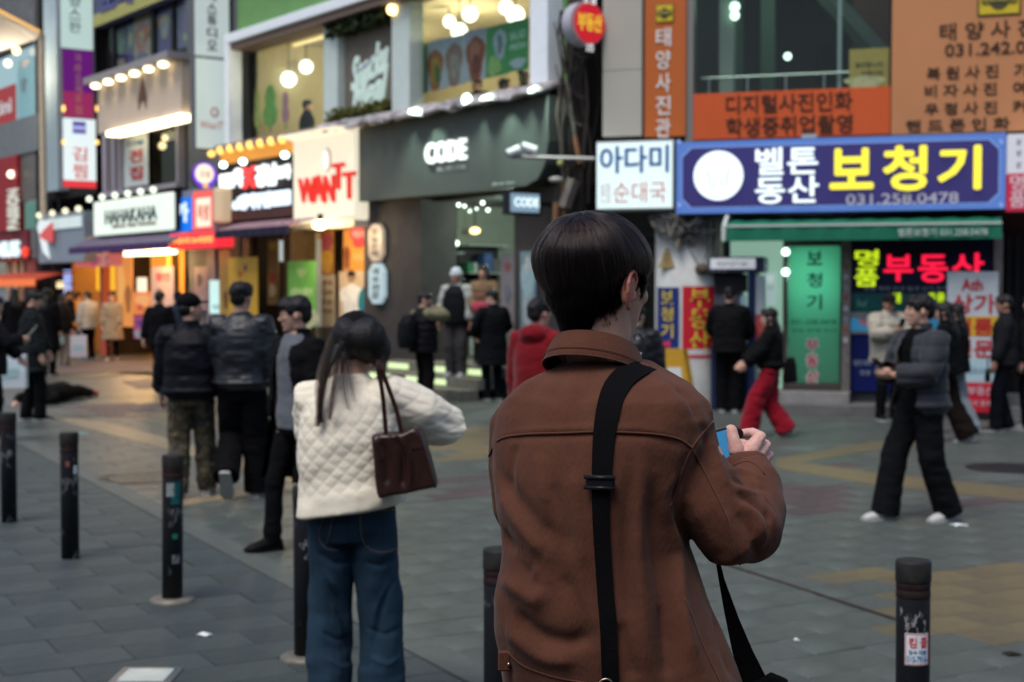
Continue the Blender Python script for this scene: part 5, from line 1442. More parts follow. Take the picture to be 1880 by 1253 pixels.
for dz in (-.2, .22): T.box('arm', DARKMETAL, -.02, c_[0] - rr_ * .8, -.14, -.1, c_[1] + dz, c_[1] + dz + .05)
# ---- ground floor
GW_ = M('shop_wall_white', (.58, .58, .55), .65, var=.25, vscale=2.5, bump=.15)
PFO = .25
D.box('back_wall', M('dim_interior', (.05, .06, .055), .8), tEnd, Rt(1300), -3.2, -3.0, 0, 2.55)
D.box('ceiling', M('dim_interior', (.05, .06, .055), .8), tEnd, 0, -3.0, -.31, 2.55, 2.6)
px0, px1 = 1201, 1322
pc = (Rt(px0, 0) + Rt(px1, 0)) / 2; pr = abs(Rt(px0, 0) - Rt(px1, 0)) / 2
rings = [sec(pc, -.18, z, pr, .52, 40, 2.6) for z in (0, .02, 1.4, 2.92)]
D.mb('pillar', MB().rings(rings), GW_, smooth=True)
def on_pillar(t):
	x = abs((t - pc) / pr); return -.18 + .52 * max(0, 1 - x ** 2.6) ** (1 / 2.6)
def wrap(T, name, m, px0, px1, py0, py1, lift, n=10, parent=None):
	tl, tr, h0, h1 = rect(R, px0, px1, py0, py1, .3)
	v = []
	for h in (h0, h1):
		for i in range(n + 1):
			t = tl + (tr - tl) * i / n; v.append((t, on_pillar(t) + lift, h))
	for h in (h0, h1):
		for i in range(n + 1):
			t = tl + (tr - tl) * i / n; v.append((t, on_pillar(t) + lift - .008, h))
	k = n + 1
	f = [(i, i + 1, k + i + 1, k + i) for i in range(n)] + [(2 * k + i, 2 * k + k + i, 2 * k + k + i + 1, 2 * k + i + 1) for i in range(n)]
	f += [(i, 2 * k + i, 2 * k + i + 1, i + 1) for i in range(n)] + [(k + i, k + i + 1, 3 * k + i + 1, 3 * k + i) for i in range(n)] + [(0, k, 3 * k, 2 * k), (n, 2 * k + n, 3 * k + n, k + n)]
	return T.mb(name, MB().add(v, f), m, parent)
def wrap_text(T, s, m, px0, px1, py0, py1, lift, **k):
	tl, tr, h0, h1 = rect(R, px0, px1, py0, py1, .3)
	v, f = fit_text(s, tl, tr, h0, h1, lift, .008, **k)
	v[:, 1] += np.array([on_pillar(t) for t in v[:, 0]])
	T.mb('lettering', MB().add(v, f), m)
tc_ = (pc, .3, 1.5)
YI = M('ink_yellow', (.62, .46, .05), .5);
T = Thing('pillar_sign', 'blue pillar sign with yellow characters and a red arrow', 'sign', R, (Rt(1225), .3, 1.5))
wrap(T, 'panel', M('deep_blue_sign', (.015, .03, .16), .5, var=.1), 1204, 1248, 528, 655, .004)
for i, ch in enumerate('보청기'): wrap_text(T, ch, YI, 1213, 1237, 533 + i * 31, 559 + i * 31, .005, heavy=.015)
tl, tr, h0, h1 = rect(R, 1213, 1238, 624, 640, .3)
hm = (h0 + h1) / 2; hh = h1 - h0
ar = MB().prism([(tl, hm - hh * .22), (tl, hm + hh * .22), (tr + .09, hm + hh * .22), (tr + .09, hm + hh * .5), (tr, hm), (tr + .09, hm - hh * .5), (tr + .09, hm - hh * .22)], on_pillar(Rt(1225)) + .006, on_pillar(Rt(1225)) + .045)
T.mb('arrow', ar, M('arrow_red_paint', (.6, .04, .1), .5))
T = Thing('pillar_sign', 'red pillar sign with yellow characters and a white strip below', 'sign', R, (Rt(1285), .3, 1.5))
wrap(T, 'panel', M('bright_red_sign', (.52, .015, .03), .5, var=.1), 1254, 1309, 526, 658, .004)
for i, ch in enumerate('부동산'): wrap_text(T, ch, YI, 1268, 1302, 530 + i * 38, 566 + i * 38, .005, heavy=.02)
wrap(T, 'strip', M('strip_white', (.55, .55, .56), .6), 1258, 1306, 642, 652, .006)
T = Thing('wall_sticker', 'faded yellow triangle sticker on the white pillar', 'sticker', R, (Rt(1225), .3, 2))
tl, tr, h0, h1 = rect(R, 1210, 1240, 456, 492, .3)
lf = max(on_pillar(tl), on_pillar(tr)) - .03
T.mb('triangle', MB().prism([(tl, h0), (tr, h0), ((tl + tr) / 2 - .02, h1), ((tl + tr) / 2 + .02, h1)], lf, lf + .04), M('faded_ochre', (.42, .30, .12), .7, var=.3, vscale=20))
for i in range(3): T.box('print_line', M('faded_ink', (.22, .15, .07), .7), tl - .1 + .02 * i, tr + .1 - .02 * i, lf + .041, lf + .044, h0 + .05 + i * .06, h0 + .075 + i * .06)
t, h = R.hit(1290, 494, .3)
T = Thing('wall_socket', 'small brown junction box with cables on the pillar by the cash machine', 'junction box', R, (t, .3, h))
T.mb('box', MB().ell((t, on_pillar(t) + .05, h), (.11, .07, .08), 12, 8), M('brown_plastic', (.12, .09, .06), .6, var=.5, vscale=20), smooth=True)
T.mb('cable', MB().tube([(t + .05, on_pillar(t) + .04, h + .05), (t + .2, on_pillar(t) + .05, h + .3), (t + .25, .3, h + .6)], .008, 6), BLACK)
rr = random.Random(5)
T = Thing('cable_bundle', 'tangle of grey cables hanging over the top of the white pillar', 'cables', R, (Rt(1260), .3, 2.8))
CB = [M('cable_grey_%d' % i, c, .6) for i, c in enumerate(((.03, .03, .032), (.12, .11, .1), (.2, .18, .15)))]
for i in range(34):
	xa, xb = rr.uniform(1190, 1270), rr.uniform(1230, 1325)
	ya, yb = rr.uniform(392, 412), rr.uniform(392, 425)
	n = 12; pts = []
	sag = rr.uniform(.05, .42)
	ta, tb, ha, hb = Rt(xa, .4), Rt(xb, .4), Rh(xa, ya, .4), Rh(xb, yb, .4)
	oo = rr.uniform(.36, .48)
	for j in range(n + 1):
		u = j / n
		t = ta + (tb - ta) * u
		pts.append((t, oo + .02 * math.sin(u * 7 + i), ha + (hb - ha) * u - sag * 4 * u * (1 - u) * (.8 + .3 * math.sin(u * 9 + i))))
	T.mb('cable', MB().tube(pts, rr.uniform(.007, .018), 5), CB[i % 3])
for i in range(9):
	t = Rt(1300 + i * 3, .38); h = 2.86
	T.mb('cable', MB().tube([(t, .37, h), (t + .03 * math.sin(i), .35, 2.4), (t + .05 * math.cos(i * 2), .36, 2.2 - .1 * (i % 3))], .01, 5), CB[i % 3])
T = Thing('cash_machine', 'dark blue cash machine with a white header against the pillar', 'cash machine', R, (Rt(1350), .1, 0))
ca, cb = Rt(1306, .2), Rt(1392, .2)
NAVYP = M('navy_metal', (.02, .03, .09), .4, .2)
T.box('cabinet', M('atm_grey', (.10, .11, .13), .45, .2, var=.2), ca, cb + .25, -.5, .15, .95, 2.02)
T.box('side_cheek', NAVYP, cb + .13, cb + .02, -.5, .34, .0, 2.02)
T.box('base', NAVYP, ca, cb + .14, -.5, .22, 0, .93)
T.box('header', M('header_navy', (.05, .06, .12), .4), ca + .03, cb - .1, -.4, .36, Rh(1350, 501, .3), Rh(1350, 472, .3), bevel=.02)
T.box('header_panel', E('atm_header', (.5, .52, .56), .8), ca - .01, cb + .02, .363, .375, Rh(1350, 494, .3), Rh(1350, 475, .3))
rtext(T, '현금지급기 365', M('ink_grey_blue', (.18, .19, .25), .5), 1316, 1372, 480, 489, .377, .006, bold=.01)
T.box('hood', BLACK, ca - .05, cb + .16, .153, .2, 1.72, 1.98)
T.box('screen', E('atm_screen', (.16, .24, .30), .7), ca - .42, cb + .18, .153, .17, 1.35, 1.66)
T.box('keypad', STEEL, ca - .2, cb + .2, .153, .34, 1.02, 1.1)
T.box('shelf', M('atm_shelf', (.2, .21, .23), .4), ca - .02, cb + .145, .153, .3, .93, .99)
T.box('side_notice', M('notice_white', (.45, .5, .5), .5), cb + .018, cb - .10, .1, .335, 1.4, 1.95)
T.box('side_notice', M('notice_red', (.45, .07, .07), .5), cb + .017, cb - .10, .1, .335, .95, 1.395)
MINT = E('mint_panel', (.40, .66, .52), .55)
D.box('panel', MINT, Rt(1438, -.1), Rt(1340, -.1), -.3, -.12, .3, 2.545)
poster('lit_notice', 'small pale lit notice on the mint panel beside the cash machine', R, 1404, 1424, 500, 560, .0, (.55, .75, .72), [(.5, .8, .3, .12, (.8, .95, .9))], None, [('안내', .2, .8, .45, .6, (.2, .3, .35), {})], lit=.5)
dl, dr, dh0, dh1 = rect(R, 1441, 1545, 452, 713, 0.0)
dh0 = .34
D.box('door_frame', M('door_frame_brown', (.09, .075, .065), .5, .3), Rt(1445), Rt(1438), -.1, .04, .3, 2.52)
dr0 = D.box('door', None, dl - .04, dr + .02, -.06, -.02, dh0, dh1)
def film():
	m = bpy.data.materials.new('green_film'); m.use_nodes = True
	nt = m.node_tree; b = nt.nodes['Principled BSDF']; tc = nt.nodes.new('ShaderNodeTexCoord')
	b.inputs['Base Color'].default_value = (.17, .34, .26, 1); b.inputs['Roughness'].default_value = .25
	b.inputs['Transmission Weight'].default_value = 0.0
	tr = nt.nodes.new('ShaderNodeBsdfTranslucent'); tr.inputs[0].default_value = (.26, .60, .46, 1)
	mx = nt.nodes.new('ShaderNodeMixShader'); mx.inputs[0].default_value = .7
	out = [n for n in nt.nodes if n.type == 'OUTPUT_MATERIAL'][0]
	nt.links.new(b.outputs[0], mx.inputs[1]); nt.links.new(tr.outputs[0], mx.inputs[2]); nt.links.new(mx.outputs[0], out.inputs[0])
	return m
dr0.data.materials.clear(); dr0.data.materials.append(film())
dr0['label'] = 'door covered with translucent green film'
D.box('door_rail', M('door_frame_brown', (.09, .075, .065), .5, .3), dl, dr, -.07, .01, .3, dh0 + .06)
D.box('door_rail', M('door_frame_brown', (.09, .075, .065), .5, .3), dl, dr, -.07, .01, dh1 + .003, 2.54)
lamp('door_light', R.w(Rt(1490), -.55, 1.95), 46, (.8, 1, .9), .10)
lamp('door_light', R.w(Rt(1510), -.9, .9), 10, (.85, 1, .9), .10)
DI = M('ink_door_dark', (.01, .03, .045), .5)
def door_text(s, m, x0, x1, y0, y1, **k):
	pm = (x0 + x1) / 2
	v, f = fit_text(s, Rt(x0), Rt(x1), Rh(pm, y1), Rh(pm, y0), -.016, .006, **k)
	D.mb('lettering', MB().add(v, f), m, dr0)
dr_inv = dr0
for i, (ch, y0, y1) in enumerate((('보', 461, 487), ('청', 501, 528), ('기', 541, 569))): door_text(ch, DI, 1481, 1509, y0, y1, heavy=.02)
door_text('031-258-0478', M('ink_door_mid', (.02, .10, .08), .5), 1452, 1536, 587, 596, bold=.01)
door_text('상담·판매·수리', M('ink_door_mid', (.02, .10, .08), .5), 1452, 1536, 604, 610, bold=.01)
for i, ch in enumerate('부동산'):
	y = 621 + i * 29
	door_text(ch, M('ink_door_white', (.7, .74, .72), .5), 1479, 1505, y, y + 26, heavy=.07)
	v, f = fit_text(ch, Rt(1481), Rt(1503), Rh(1492, y + 24), Rh(1492, y + 2), -.008, .006, heavy=.012)
	D.mb('lettering', MB().add(v, f), M('ink_door_red', (.55, .03, .05), .5), dr0)
for py in (463, 500):
	t, h = R.hit(1443, py, .05)
	T = Thing('door_spot', 'bright round spot lamp on the green door frame, %s one' % ('upper' if py == 463 else 'lower'), 'lamp', R, (t, .05, h))
	T.mb('bulb', MB().ell((t, .09, h), .055, 12, 8), E('mint_bulb', (.7, 1, .88), 4.0), smooth=True)
	T.mb('mount', MB().tube([(t, .041, h), (t, .07, h)], .04, 8), DARKMETAL)
D.box('post', M('post_aluminium', (.32, .28, .26), .4, .6, var=.4, vscale=10), Rt(1562), Rt(1547), -.15, .1, 0, 2.54)
rr = random.Random(3)
for i in range(9):
	h = 1.0 + i * .15
	D.box('post_sticker', M('post_sticker_%d' % (i % 3), ((.55, .5, .5), (.35, .1, .06), (.3, .32, .36))[i % 3], .6), Rt(1558), Rt(1550), .101, .104, h, h + .07)
tl, tr, h0, h1 = rect(R, 1560, 1822, 449, 566, .0)
T = Thing('led_window_sign', 'dark navy LED window sign with glowing green and red characters', 'sign', R, ((tl + tr) / 2, 0, h0))
T.box('panel', M('led_panel_navy', (.012, .014, .05), .35, var=.2), tl, tr, -.1, 0, h0, h1 + .12)
LG, LR = E('led_green', (.62, .85, .02), .95), E('led_hotred', (1, .012, .06), 1.15)
for ch, x0, x1, y0, y1, m in (('명', 1569, 1613, 459, 490, LG), ('품', 1569, 1612, 493, 526, LG), ('부', 1622, 1676, 468, 517, LR), ('동', 1685, 1740, 468, 519, LR), ('산', 1747, 1806, 465, 516, LR)):
	rtext(T, ch, m, x0, x1, y0, y1, .005, .02, heavy=.022)
rtext(T, '원룸 매매 전세 월세 상가 토지', M('ink_pale_grey', (.32, .34, .38), .5), 1586, 1740, 526, 534, .005, .006, bold=.01)
T.box('lower_band', M('teal_band', (.02, .13, .12), .45, var=.3), tl, tr, -.1, .004, h0 - .06, h0 + .21)
rtext(T, '원룸', LG, 1634, 1655, 538, 557, .007, .015, heavy=.02)
rtext(T, '투룸', LG, 1704, 1735, 538, 555, .007, .015, heavy=.02)
T.mb('green_mark', MB().prism([(Rt(1574), h0 + .02), (Rt(1590), h0 + .02), (Rt(1594), h0 + .15), (Rt(1588), h0 + .08), (Rt(1580), h0 + .08), (Rt(1574), h0 + .15)], .006, .01), M('mark_green', (.1, .3, .22), .5))
D.box('rail', STEEL, Rt(1822), Rt(1563), -.1, .03, h0 - .15, h0 - .063)
tl, tr, a, b = rect(R, 1563, 1650, 574, 608, 0)
T = Thing('window_panel', 'light blue lower window panel with a pink mark', 'sign', R, ((tl + tr) / 2, 0, a))
T.box('panel', E('light_blue_panel', (.03, .22, .42), .6), tl, Rt(1822), -.1, .0, a, b)
T.disc('mark', M('mark_pink', (.7, .3, .4), .5), Rt(1588), (a + b) / 2, .003, .09, .01, ry=.06)
tl, tr, a2, b2 = rect(R, 1563, 1650, 614, 714, 0)
T = Thing('window_panel', 'deep blue lowest panel with pale lines of print', 'sign', R, ((tl + tr) / 2, 0, a2))
T.box('panel', M('deep_blue_panel', (.006, .012, .10), .4), tl, Rt(1822), -.1, .0, .3, b2)
rtext(T, '임대 매매', M('ink_pale_blue', (.3, .36, .45), .5), 1568, 1600, 661, 672, .003, .006, bold=.01)
rtext(T, '전문', M('ink_pale_blue', (.3, .36, .45), .5), 1580, 1600, 680, 689, .003, .006, bold=.01)
D.box('rail', STEEL, Rt(1822), Rt(1563), -.1, .03, b2 + .003, a - .003)
D.box('post', M('post_aluminium', (.32, .28, .26), .4, .6), Rt(1840), Rt(1824), -.15, .1, 0, 2.54)
D.box('base_wall', CONCRETE, tEnd, Rt(1398), -.5, -.103, 0, .297)
for i, px in enumerate((1850, 1866, 1884)):
	D.box('door_bar', BLACK, Rt(px + 5), Rt(px), -.3, -.2, 0, 2.54)
D.box('door', M('dark_door', (.012, .012, .014), .5, var=.3), Rt(1960), Rt(1842), -.45, -.35, .3, 2.54)
T = Thing('door_step', 'low pale stone step before the green door', 'step', R, (Rt(1490), .4, 0))
T.box('upper_slab', M('step_pale', (.26, .25, .24), .75, var=.3, vscale=5, bump=.2), Rt(1564), Rt(1436), .05, .45, .15, .30)
T.box('lower_slab', M('step_grey', (.15, .145, .145), .8, var=.3, vscale=4, bump=.2), Rt(1640), Rt(1436), .05, .8, 0, .147)
T = Thing('step', 'long grey kerb slab along the shop window', 'step', R, (Rt(1720), .3, 0))
T.box('slab', M('step_grey', (.15, .145, .145), .8, var=.3, vscale=4, bump=.2), Rt(1900), Rt(1645), .0, .42, 0, .14)
GRN = M('awning_green', (.012, .15, .085), .6, var=.12, vscale=3)
T = awning(R, 1330, 1838, 400, 441, .06, .95, GRN, GRN, 'long green awning with a white stripe and phone number', .2)
t0, t1 = Rt(1330, .95), Rt(1838, .95); hb = Rh(1584, 441, .95)
T.box('stripe', M('stripe_white_canvas', (.5, .55, .5), .6), t0 - .02, t1, .975, .982, hb + .195, hb + .225)
T.mb('end_flap', MB().prism([(.06, Rh(1330, 400, .06)), (.95, hb + .2), (.97, hb), (.95, hb), (.06, Rh(1330, 400, .06) - .05)], 0, .012), M('stripe_white_canvas', (.5, .55, .5), .6)) if False else None
q = MB().tube([(t0 + .01, .06, Rh(1330, 400, .06) - .02), (t0 + .02, .6, hb + .36), (t0 + .01, .97, hb + .2), (t0 + .01, .985, hb)], [.012, .03, .035, .03], 8)
T.mb('edge_band', q, M('stripe_white_canvas', (.5, .55, .5), .6))
v, f = fit_text('벨톤보청기 031.258.0478', Rt(1648, .99), Rt(1812, .99), hb + .04, hb + .15, .99, .006, bold=.015)
T.mb('lettering', MB().add(v, f), M('ink_awning', (.45, .52, .48), .6))
g = R.w(Rt(1785, .6), .6, 0)
bfr = Frame((g.x, g.y), (R.u.x, R.u.y))
T = Thing('standing_banner', 'tall white and red standing banner in front of the LED window', 'banner', bfr, (0, 0, 0))
def brect(px0, px1, py0, py1): return rect(bfr, px0, px1, py0, py1, 0)
WB = M('banner_white', (.52, .56, .58), .55, var=.1)
tl, tr, h0, h1 = brect(1739, 1833, 499, 757)
T.box('sheet', WB, tl, tr, -.02, 0, h0, h1)
def bband(name, m, x0, x1, y0, y1, o=.003):
	tl, tr, h0, h1 = brect(x0, x1, y0, y1); return T.box(name, m, tl, tr, o - .002, o, h0, h1)
RB_ = M('banner_red', (.50, .015, .035), .55); YB_ = M('banner_yellow', (.62, .36, .03), .55); BI = M('ink_banner_red', (.45, .02, .03), .5)
bband('band', YB_, 1741, 1833, 581, 618); bband('band', RB_, 1741, 1833, 703, 757)
bband('band', M('banner_blue', (.4, .55, .6), .5), 1741, 1833, 660, 700)
def btext(s, m, x0, x1, y0, y1, o=.004, **k):
	pm = (x0 + x1) / 2
	T.text(s, m, bfr.t(x0), bfr.t(x1), bfr.h(pm, y1), bfr.h(pm, y0), o, .006, **k)
btext('Ath', BI, 1765, 1804, 512, 534, heavy=.03)
btext('상가', BI, 1748, 1828, 540, 576, heavy=.02)
btext('원룸', BI, 1750, 1824, 584, 616, heavy=.02)
btext('전문', BI, 1750, 1826, 624, 656, heavy=.02)
btext('010-4258-0478', M('ink_banner_blue', (.2, .33, .42), .5), 1748, 1826, 674, 686)
btext('명품부동산', M('ink_banner_pink', (.62, .45, .5), .5), 1745, 1828, 709, 726, heavy=.012)
btext('매매 전세 월세', M('ink_banner_pink', (.62, .45, .5), .5), 1752, 1822, 734, 746)
T.box('base', BLACK, tl - .05, tr + .05, -.25, .15, 0, .06)
for t in (tl - .03, tr + .03): T.mb('pole', MB().tube([(t, -.03, .06), (t, -.03, h1)], .012, 6), STEEL)
g = ground(1238, 775)
afr = Frame((g.x, g.y), (-.95, .3))
T = Thing('folding_sign', 'yellow folding floor sign at the foot of the white pillar', 'floor sign', afr, (0, 0, 0))
hT = afr.h(1232, 640)
YF = M('yellow_plastic', (.55, .30, .03), .5, var=.15)
T.mb('front_panel', MB().prism([(.28, 0), (-.28, 0), (-.12, hT), (.12, hT)], .0, .03), YF)
T.mb('rear_panel', MB().prism([(.28, 0), (-.28, 0), (-.12, hT - .02), (.12, hT - .02)], -.3, -.27), YF)
T.mb('white_label', MB().prism([(.17, .12), (-.17, .12), (-.09, hT - .25), (.09, hT - .25)], .031, .036), WHITE)
T.box('hinge', BLACK, .1, -.1, -.268, -.002, hT - .1, hT - .02)
# ---- the alley between the two buildings
a0 = L.w(0.32, -6, 0)
p = at(1062, 400, 21.75)
T = Thing('utility_pole', 'dark utility pole with cables and boxes in the alley mouth', 'utility pole', WORLD, (p.x, p.y, 0))
PM_ = M('pole_concrete', (.05, .038, .035), .8, var=.4, vscale=3, bump=.2)
T.mb('pole', MB().tube([(p.x, p.y, 0), (p.x, p.y, 9.5)], [.17, .13], 18), PM_, smooth=True)
rr = random.Random(12)
WC = [M('alley_cable_%d' % i, c, .7) for i, c in enumerate(((.014, .012, .012), (.035, .027, .025), (.06, .047, .04)))]
for i in range(15):
	x0 = rr.uniform(1020, 1090); n = 9
	pts = [at(x0 + 18 * math.sin(j * .7 + i * 1.3) * (1 - j / n) + rr.uniform(-3, 3), 20 + j * (36 + (i % 4) * 4), 21.5 + .03 * (i % 5)) for j in range(n)]
	T.mb('cable', MB().tube(pts, rr.uniform(.008, .026), 6), WC[i % 3])
for i in range(6):
	a, b = at(rr.uniform(1010, 1060), rr.uniform(20, 250), 21.6), at(rr.uniform(1060, 1110), rr.uniform(20, 250), 21.3)
	m_ = (a + b) / 2 - Vector((0, 0, rr.uniform(.1, .5)))
	T.mb('cable', MB().tube([a, (a + m_) / 2 - Vector((0, 0, .05)), m_, (b + m_) / 2 - Vector((0, 0, .05)), b], .01, 5), WC[1])
BX = M('meter_box', (.17, .14, .125), .6, var=.3)
a, b = at(1036, 382, 21.45), at(1053, 330, 21.45)
T.mb('meter_box', MB().tube([a, b], [.1, .1], 4), BX)
a, b = at(1010, 328, 21.4), at(1032, 332, 21.4)
T.mb('lamp_shade', MB().ell(((a + b) / 2)[:], (.11, .08, .05), 12, 8), M('lamp_pale', (.36, .33, .3), .6), smooth=True)
OR = M('conduit_orange', (.24, .11, .055), .6, var=.3)
for x0, y0, x1, y1, r in ((1033, 335, 1036, 400, .035), (1022, 372, 1020, 420, .05), (1055, 250, 1065, 300, .04), (1043, 160, 1056, 255, .025), (1048, 195, 1040, 150, .02)):
	T.mb('conduit', MB().tube([at(x0, y0, 21.5), at(x1, y1, 21.5)], r, 8), OR if r > .03 else BX)
T.mb('insulator', MB().ell(at(1029, 300, 21.5)[:], (.05, .05, .06), 10, 8), M('insulator_yellow', (.3, .28, .1), .5), smooth=True)
g = ground(890, 722)
T = Thing('stone_block', 'rounded pale stone block beside the lit shop steps', 'stone', WORLD, (g.x, g.y, 0))
T.mb('block', MB().ell((g.x, g.y, .2), (.34, .25, .2), 14, 8).ell((g.x + .05, g.y + .02, .42), (.22, .2, .1), 12, 8), M('stone_pale', (.2, .17, .16), .8, var=.4, vscale=6, bump=.3), smooth=True)
# ================================================================== people
SKIN = M('skin', (.60, .365, .265), .5, var=.18, vscale=14, bump=.08, bscale=240, col2=(.54, .29, .21))
SKIN_WARM = M('skin_warm', (.42, .23, .155), .5, var=.18, vscale=14, col2=(.36, .18, .12))
HAIRB = M('hair_black', (.006, .005, .0055), .55, spec=.3, var=.4, vscale=30, bump=.5, bscale=90, stretch=(3, 3, .5))
HAIRBR = M('hair_brown', (.022, .012, .009), .55, spec=.3, var=.4, vscale=30, bump=.5, bscale=90, stretch=(3, 3, .5))
EYEM = M('eye_dark', (.01, .008, .008), .2)
LIPM = M('lips', (.36, .13, .11), .5)
def ik(a, b, l1, l2, pole):
	a, b, pole = Vector(a), Vector(b), Vector(pole)
	d = b - a; L_ = d.length
	if L_ > (l1 + l2) * .999:
		b = a + d.normalized() * (l1 + l2) * .999; d = b - a; L_ = d.length
	u = d / L_
	x = (l1 * l1 - l2 * l2 + L_ * L_) / (2 * L_)
	h = math.sqrt(max(0, l1 * l1 - x * x))
	p = pole - u * pole.dot(u)
	p = p.normalized() if p.length > 1e-6 else Vector((0, 1, 0))
	return a + u * x + p * h, b
def hand(mb, wrist, d, n, k=1.0, curl=.35, side=1, r=.0088, thumb=.7, spread=.05, nn=8):
	d, n = Vector(d).normalized(), Vector(n)
	n = (n - d * n.dot(d)).normalized()
	w = d.cross(n) * side         # towards the little finger side for +1
	W = Vector(wrist)
	kn = []
	for i, (off, ln) in enumerate(((-.029, .088), (-.010, .093), (.010, .088), (.027, .079))):
		kpt = W + d * ln * k + w * off * k
		kn.append(kpt)
		mb.tube([W + w * off * .6 * k - d * .01, W + d * ln * .5 * k + w * off * .9 * k - n * .002, kpt], [.0165 * k, .0165 * k, .0118 * k], nn, round_end=True)
	for i, (kp, ln) in enumerate(zip(kn, (.072, .080, .074, .058))):
		rr_ = (r, r * 1.03, r, r * .88)[i] * k
		c = curl * (1 + .12 * i); sp = (i - 1.4) * spread
		pts = [kp]; dirv = (d + w * sp).normalized()
		for j, f in enumerate((.45, .30, .25)):
			a = c * (j + 1) * (1.0 if j else .9)
			v = (dirv * math.cos(a) + n * math.sin(a))
			pts.append(pts[-1] + v * ln * f * k)
		mb.tube(pts, [rr_ * 1.1, rr_ * 1.04, rr_ * .97, rr_ * .8], nn, round_end=True)
	b = W + d * .018 * k - w * .026 * k + n * .006
	t1 = b + (d * .55 - w * .65 + n * thumb * .6).normalized() * .042 * k
	t2 = t1 + (d * .85 - w * .25 + n * thumb * .7).normalized() * .032 * k
	t3 = t2 + (d * .95 + w * .05 + n * thumb * .7).normalized() * .024 * k
	mb.tube([b, t1, t2, t3], [r * 1.6 * k, r * 1.3 * k, r * 1.15 * k, r * .9 * k], nn, round_end=True)
	return kn
def head_shapes(mb, R_, c, k, face=True):
	Rm = np.array(R_)
	def P(x, y, z): return Vector((Rm @ np.array((x * k, y * k, z * k)) + c).tolist())
	def el(p, r): mb.ell(P(*p)[:], [q * k for q in r], 16, 12, R_)
	el((0, -.012, .030), (.0755, .094, .092))
	el((0, .030, .035), (.066, .060, .075))
	rings = []
	for z, a, b, y in ((.06, .064, .062, .028), (.03, .066, .066, .030), (0, .067, .066, .030), (-.03, .064, .062, .030), (-.055, .057, .055, .033), (-.08, .046, .044, .040), (-.098, .034, .034, .048), (-.108, .02, .02, .055)):
		q = sec(0, y, z, a, b, 20, 2.2) * k
		rings.append(q @ Rm.T + c)
	mb.rings(rings)
	if face:
		mb.tube([P(0, .090, .030), P(0, .102, .005), P(0, .113, -.018), P(0, .108, -.030)], [.008 * k, .0095 * k, .0125 * k, .009 * k], 10, round_end=True)
		el((0, .098, -.026), (.0165, .012, .009))
		el((-.027, .083, .030), (.021, .012, .009)); el((.027, .083, .030), (.021, .012, .009))
		el((0, .092, -.053), (.022, .010, .0055)); el((0, .091, -.063), (.019, .010, .006))
		el((0, .087, -.090), (.017, .013, .013))
		el((-.042, .068, -.012), (.020, .018, .018)); el((.042, .068, -.012), (.020, .018, .018))
	for s in (-1, 1):
		mb.ell(P(s * .078, -.004, -.004)[:], [.0085 * k, .017 * k, .031 * k], 12, 8, Matrix(R_) @ Matrix.Rotation(.25 * s, 3, 'Z') @ Matrix.Rotation(-.22, 3, 'X'))
def camo_mat():
	if 'camouflage' in MATS: return MATS['camouflage']
	m = bpy.data.materials.new('camouflage'); m.use_nodes = True
	nt = m.node_tree; b = nt.nodes['Principled BSDF']; b.inputs['Roughness'].default_value = .85
	tc = nt.nodes.new('ShaderNodeTexCoord'); n = nt.nodes.new('ShaderNodeTexNoise'); n.inputs['Scale'].default_value = 11; n.inputs['Detail'].default_value = 3
	r = nt.nodes.new('ShaderNodeValToRGB'); r.color_ramp.interpolation = 'CONSTANT'
	e = r.color_ramp.elements; e[0].color = (.018, .016, .012, 1); e[0].position = 0
	e[1].color = (.075, .055, .03, 1); e[1].position = .44
	for p, c in ((.52, (.035, .04, .02, 1)), (.60, (.12, .085, .05, 1))):
		q = e.new(p); q.color = c
	nt.links.new(tc.outputs['Object'], n.inputs['Vector']); nt.links.new(n.outputs['Fac'], r.inputs[0]); nt.links.new(r.outputs[0], b.inputs['Base Color'])
	MATS['camouflage'] = m
	return m
_cloth = {}
def cloth(col, rough=.85, sheen=.15, kind='cloth'):
	k = (tuple(round(x, 4) for x in col), rough, kind)
	if k not in _cloth:
		_cloth[k] = M('%s_%d' % (kind, len(_cloth)), tuple(c * (.36 if max(col) < .05 else .8 if max(col) > .3 else .75) for c in col), rough, var=.22, vscale=7, bump=.25, bscale=320, sheen=0 if max(col) < .06 else sheen, spec=.1)
	return _cloth[k]
def folds(amp, sc=(7, 7, 16), seed=0.0, puff=0.0, pf=11.0):
	def fn(co, no):
		d = amp * (.6 * vnoise(co + 3.3 + seed, sc) + .4 * vnoise(co + 9.1 + seed, [q * 2.1 for q in sc]))
		if puff:
			d = d + puff * (np.abs(np.sin(co[:, 2] * pf * PI)) ** .6 - .5)
		return co + no * d[:, None]
	return fn
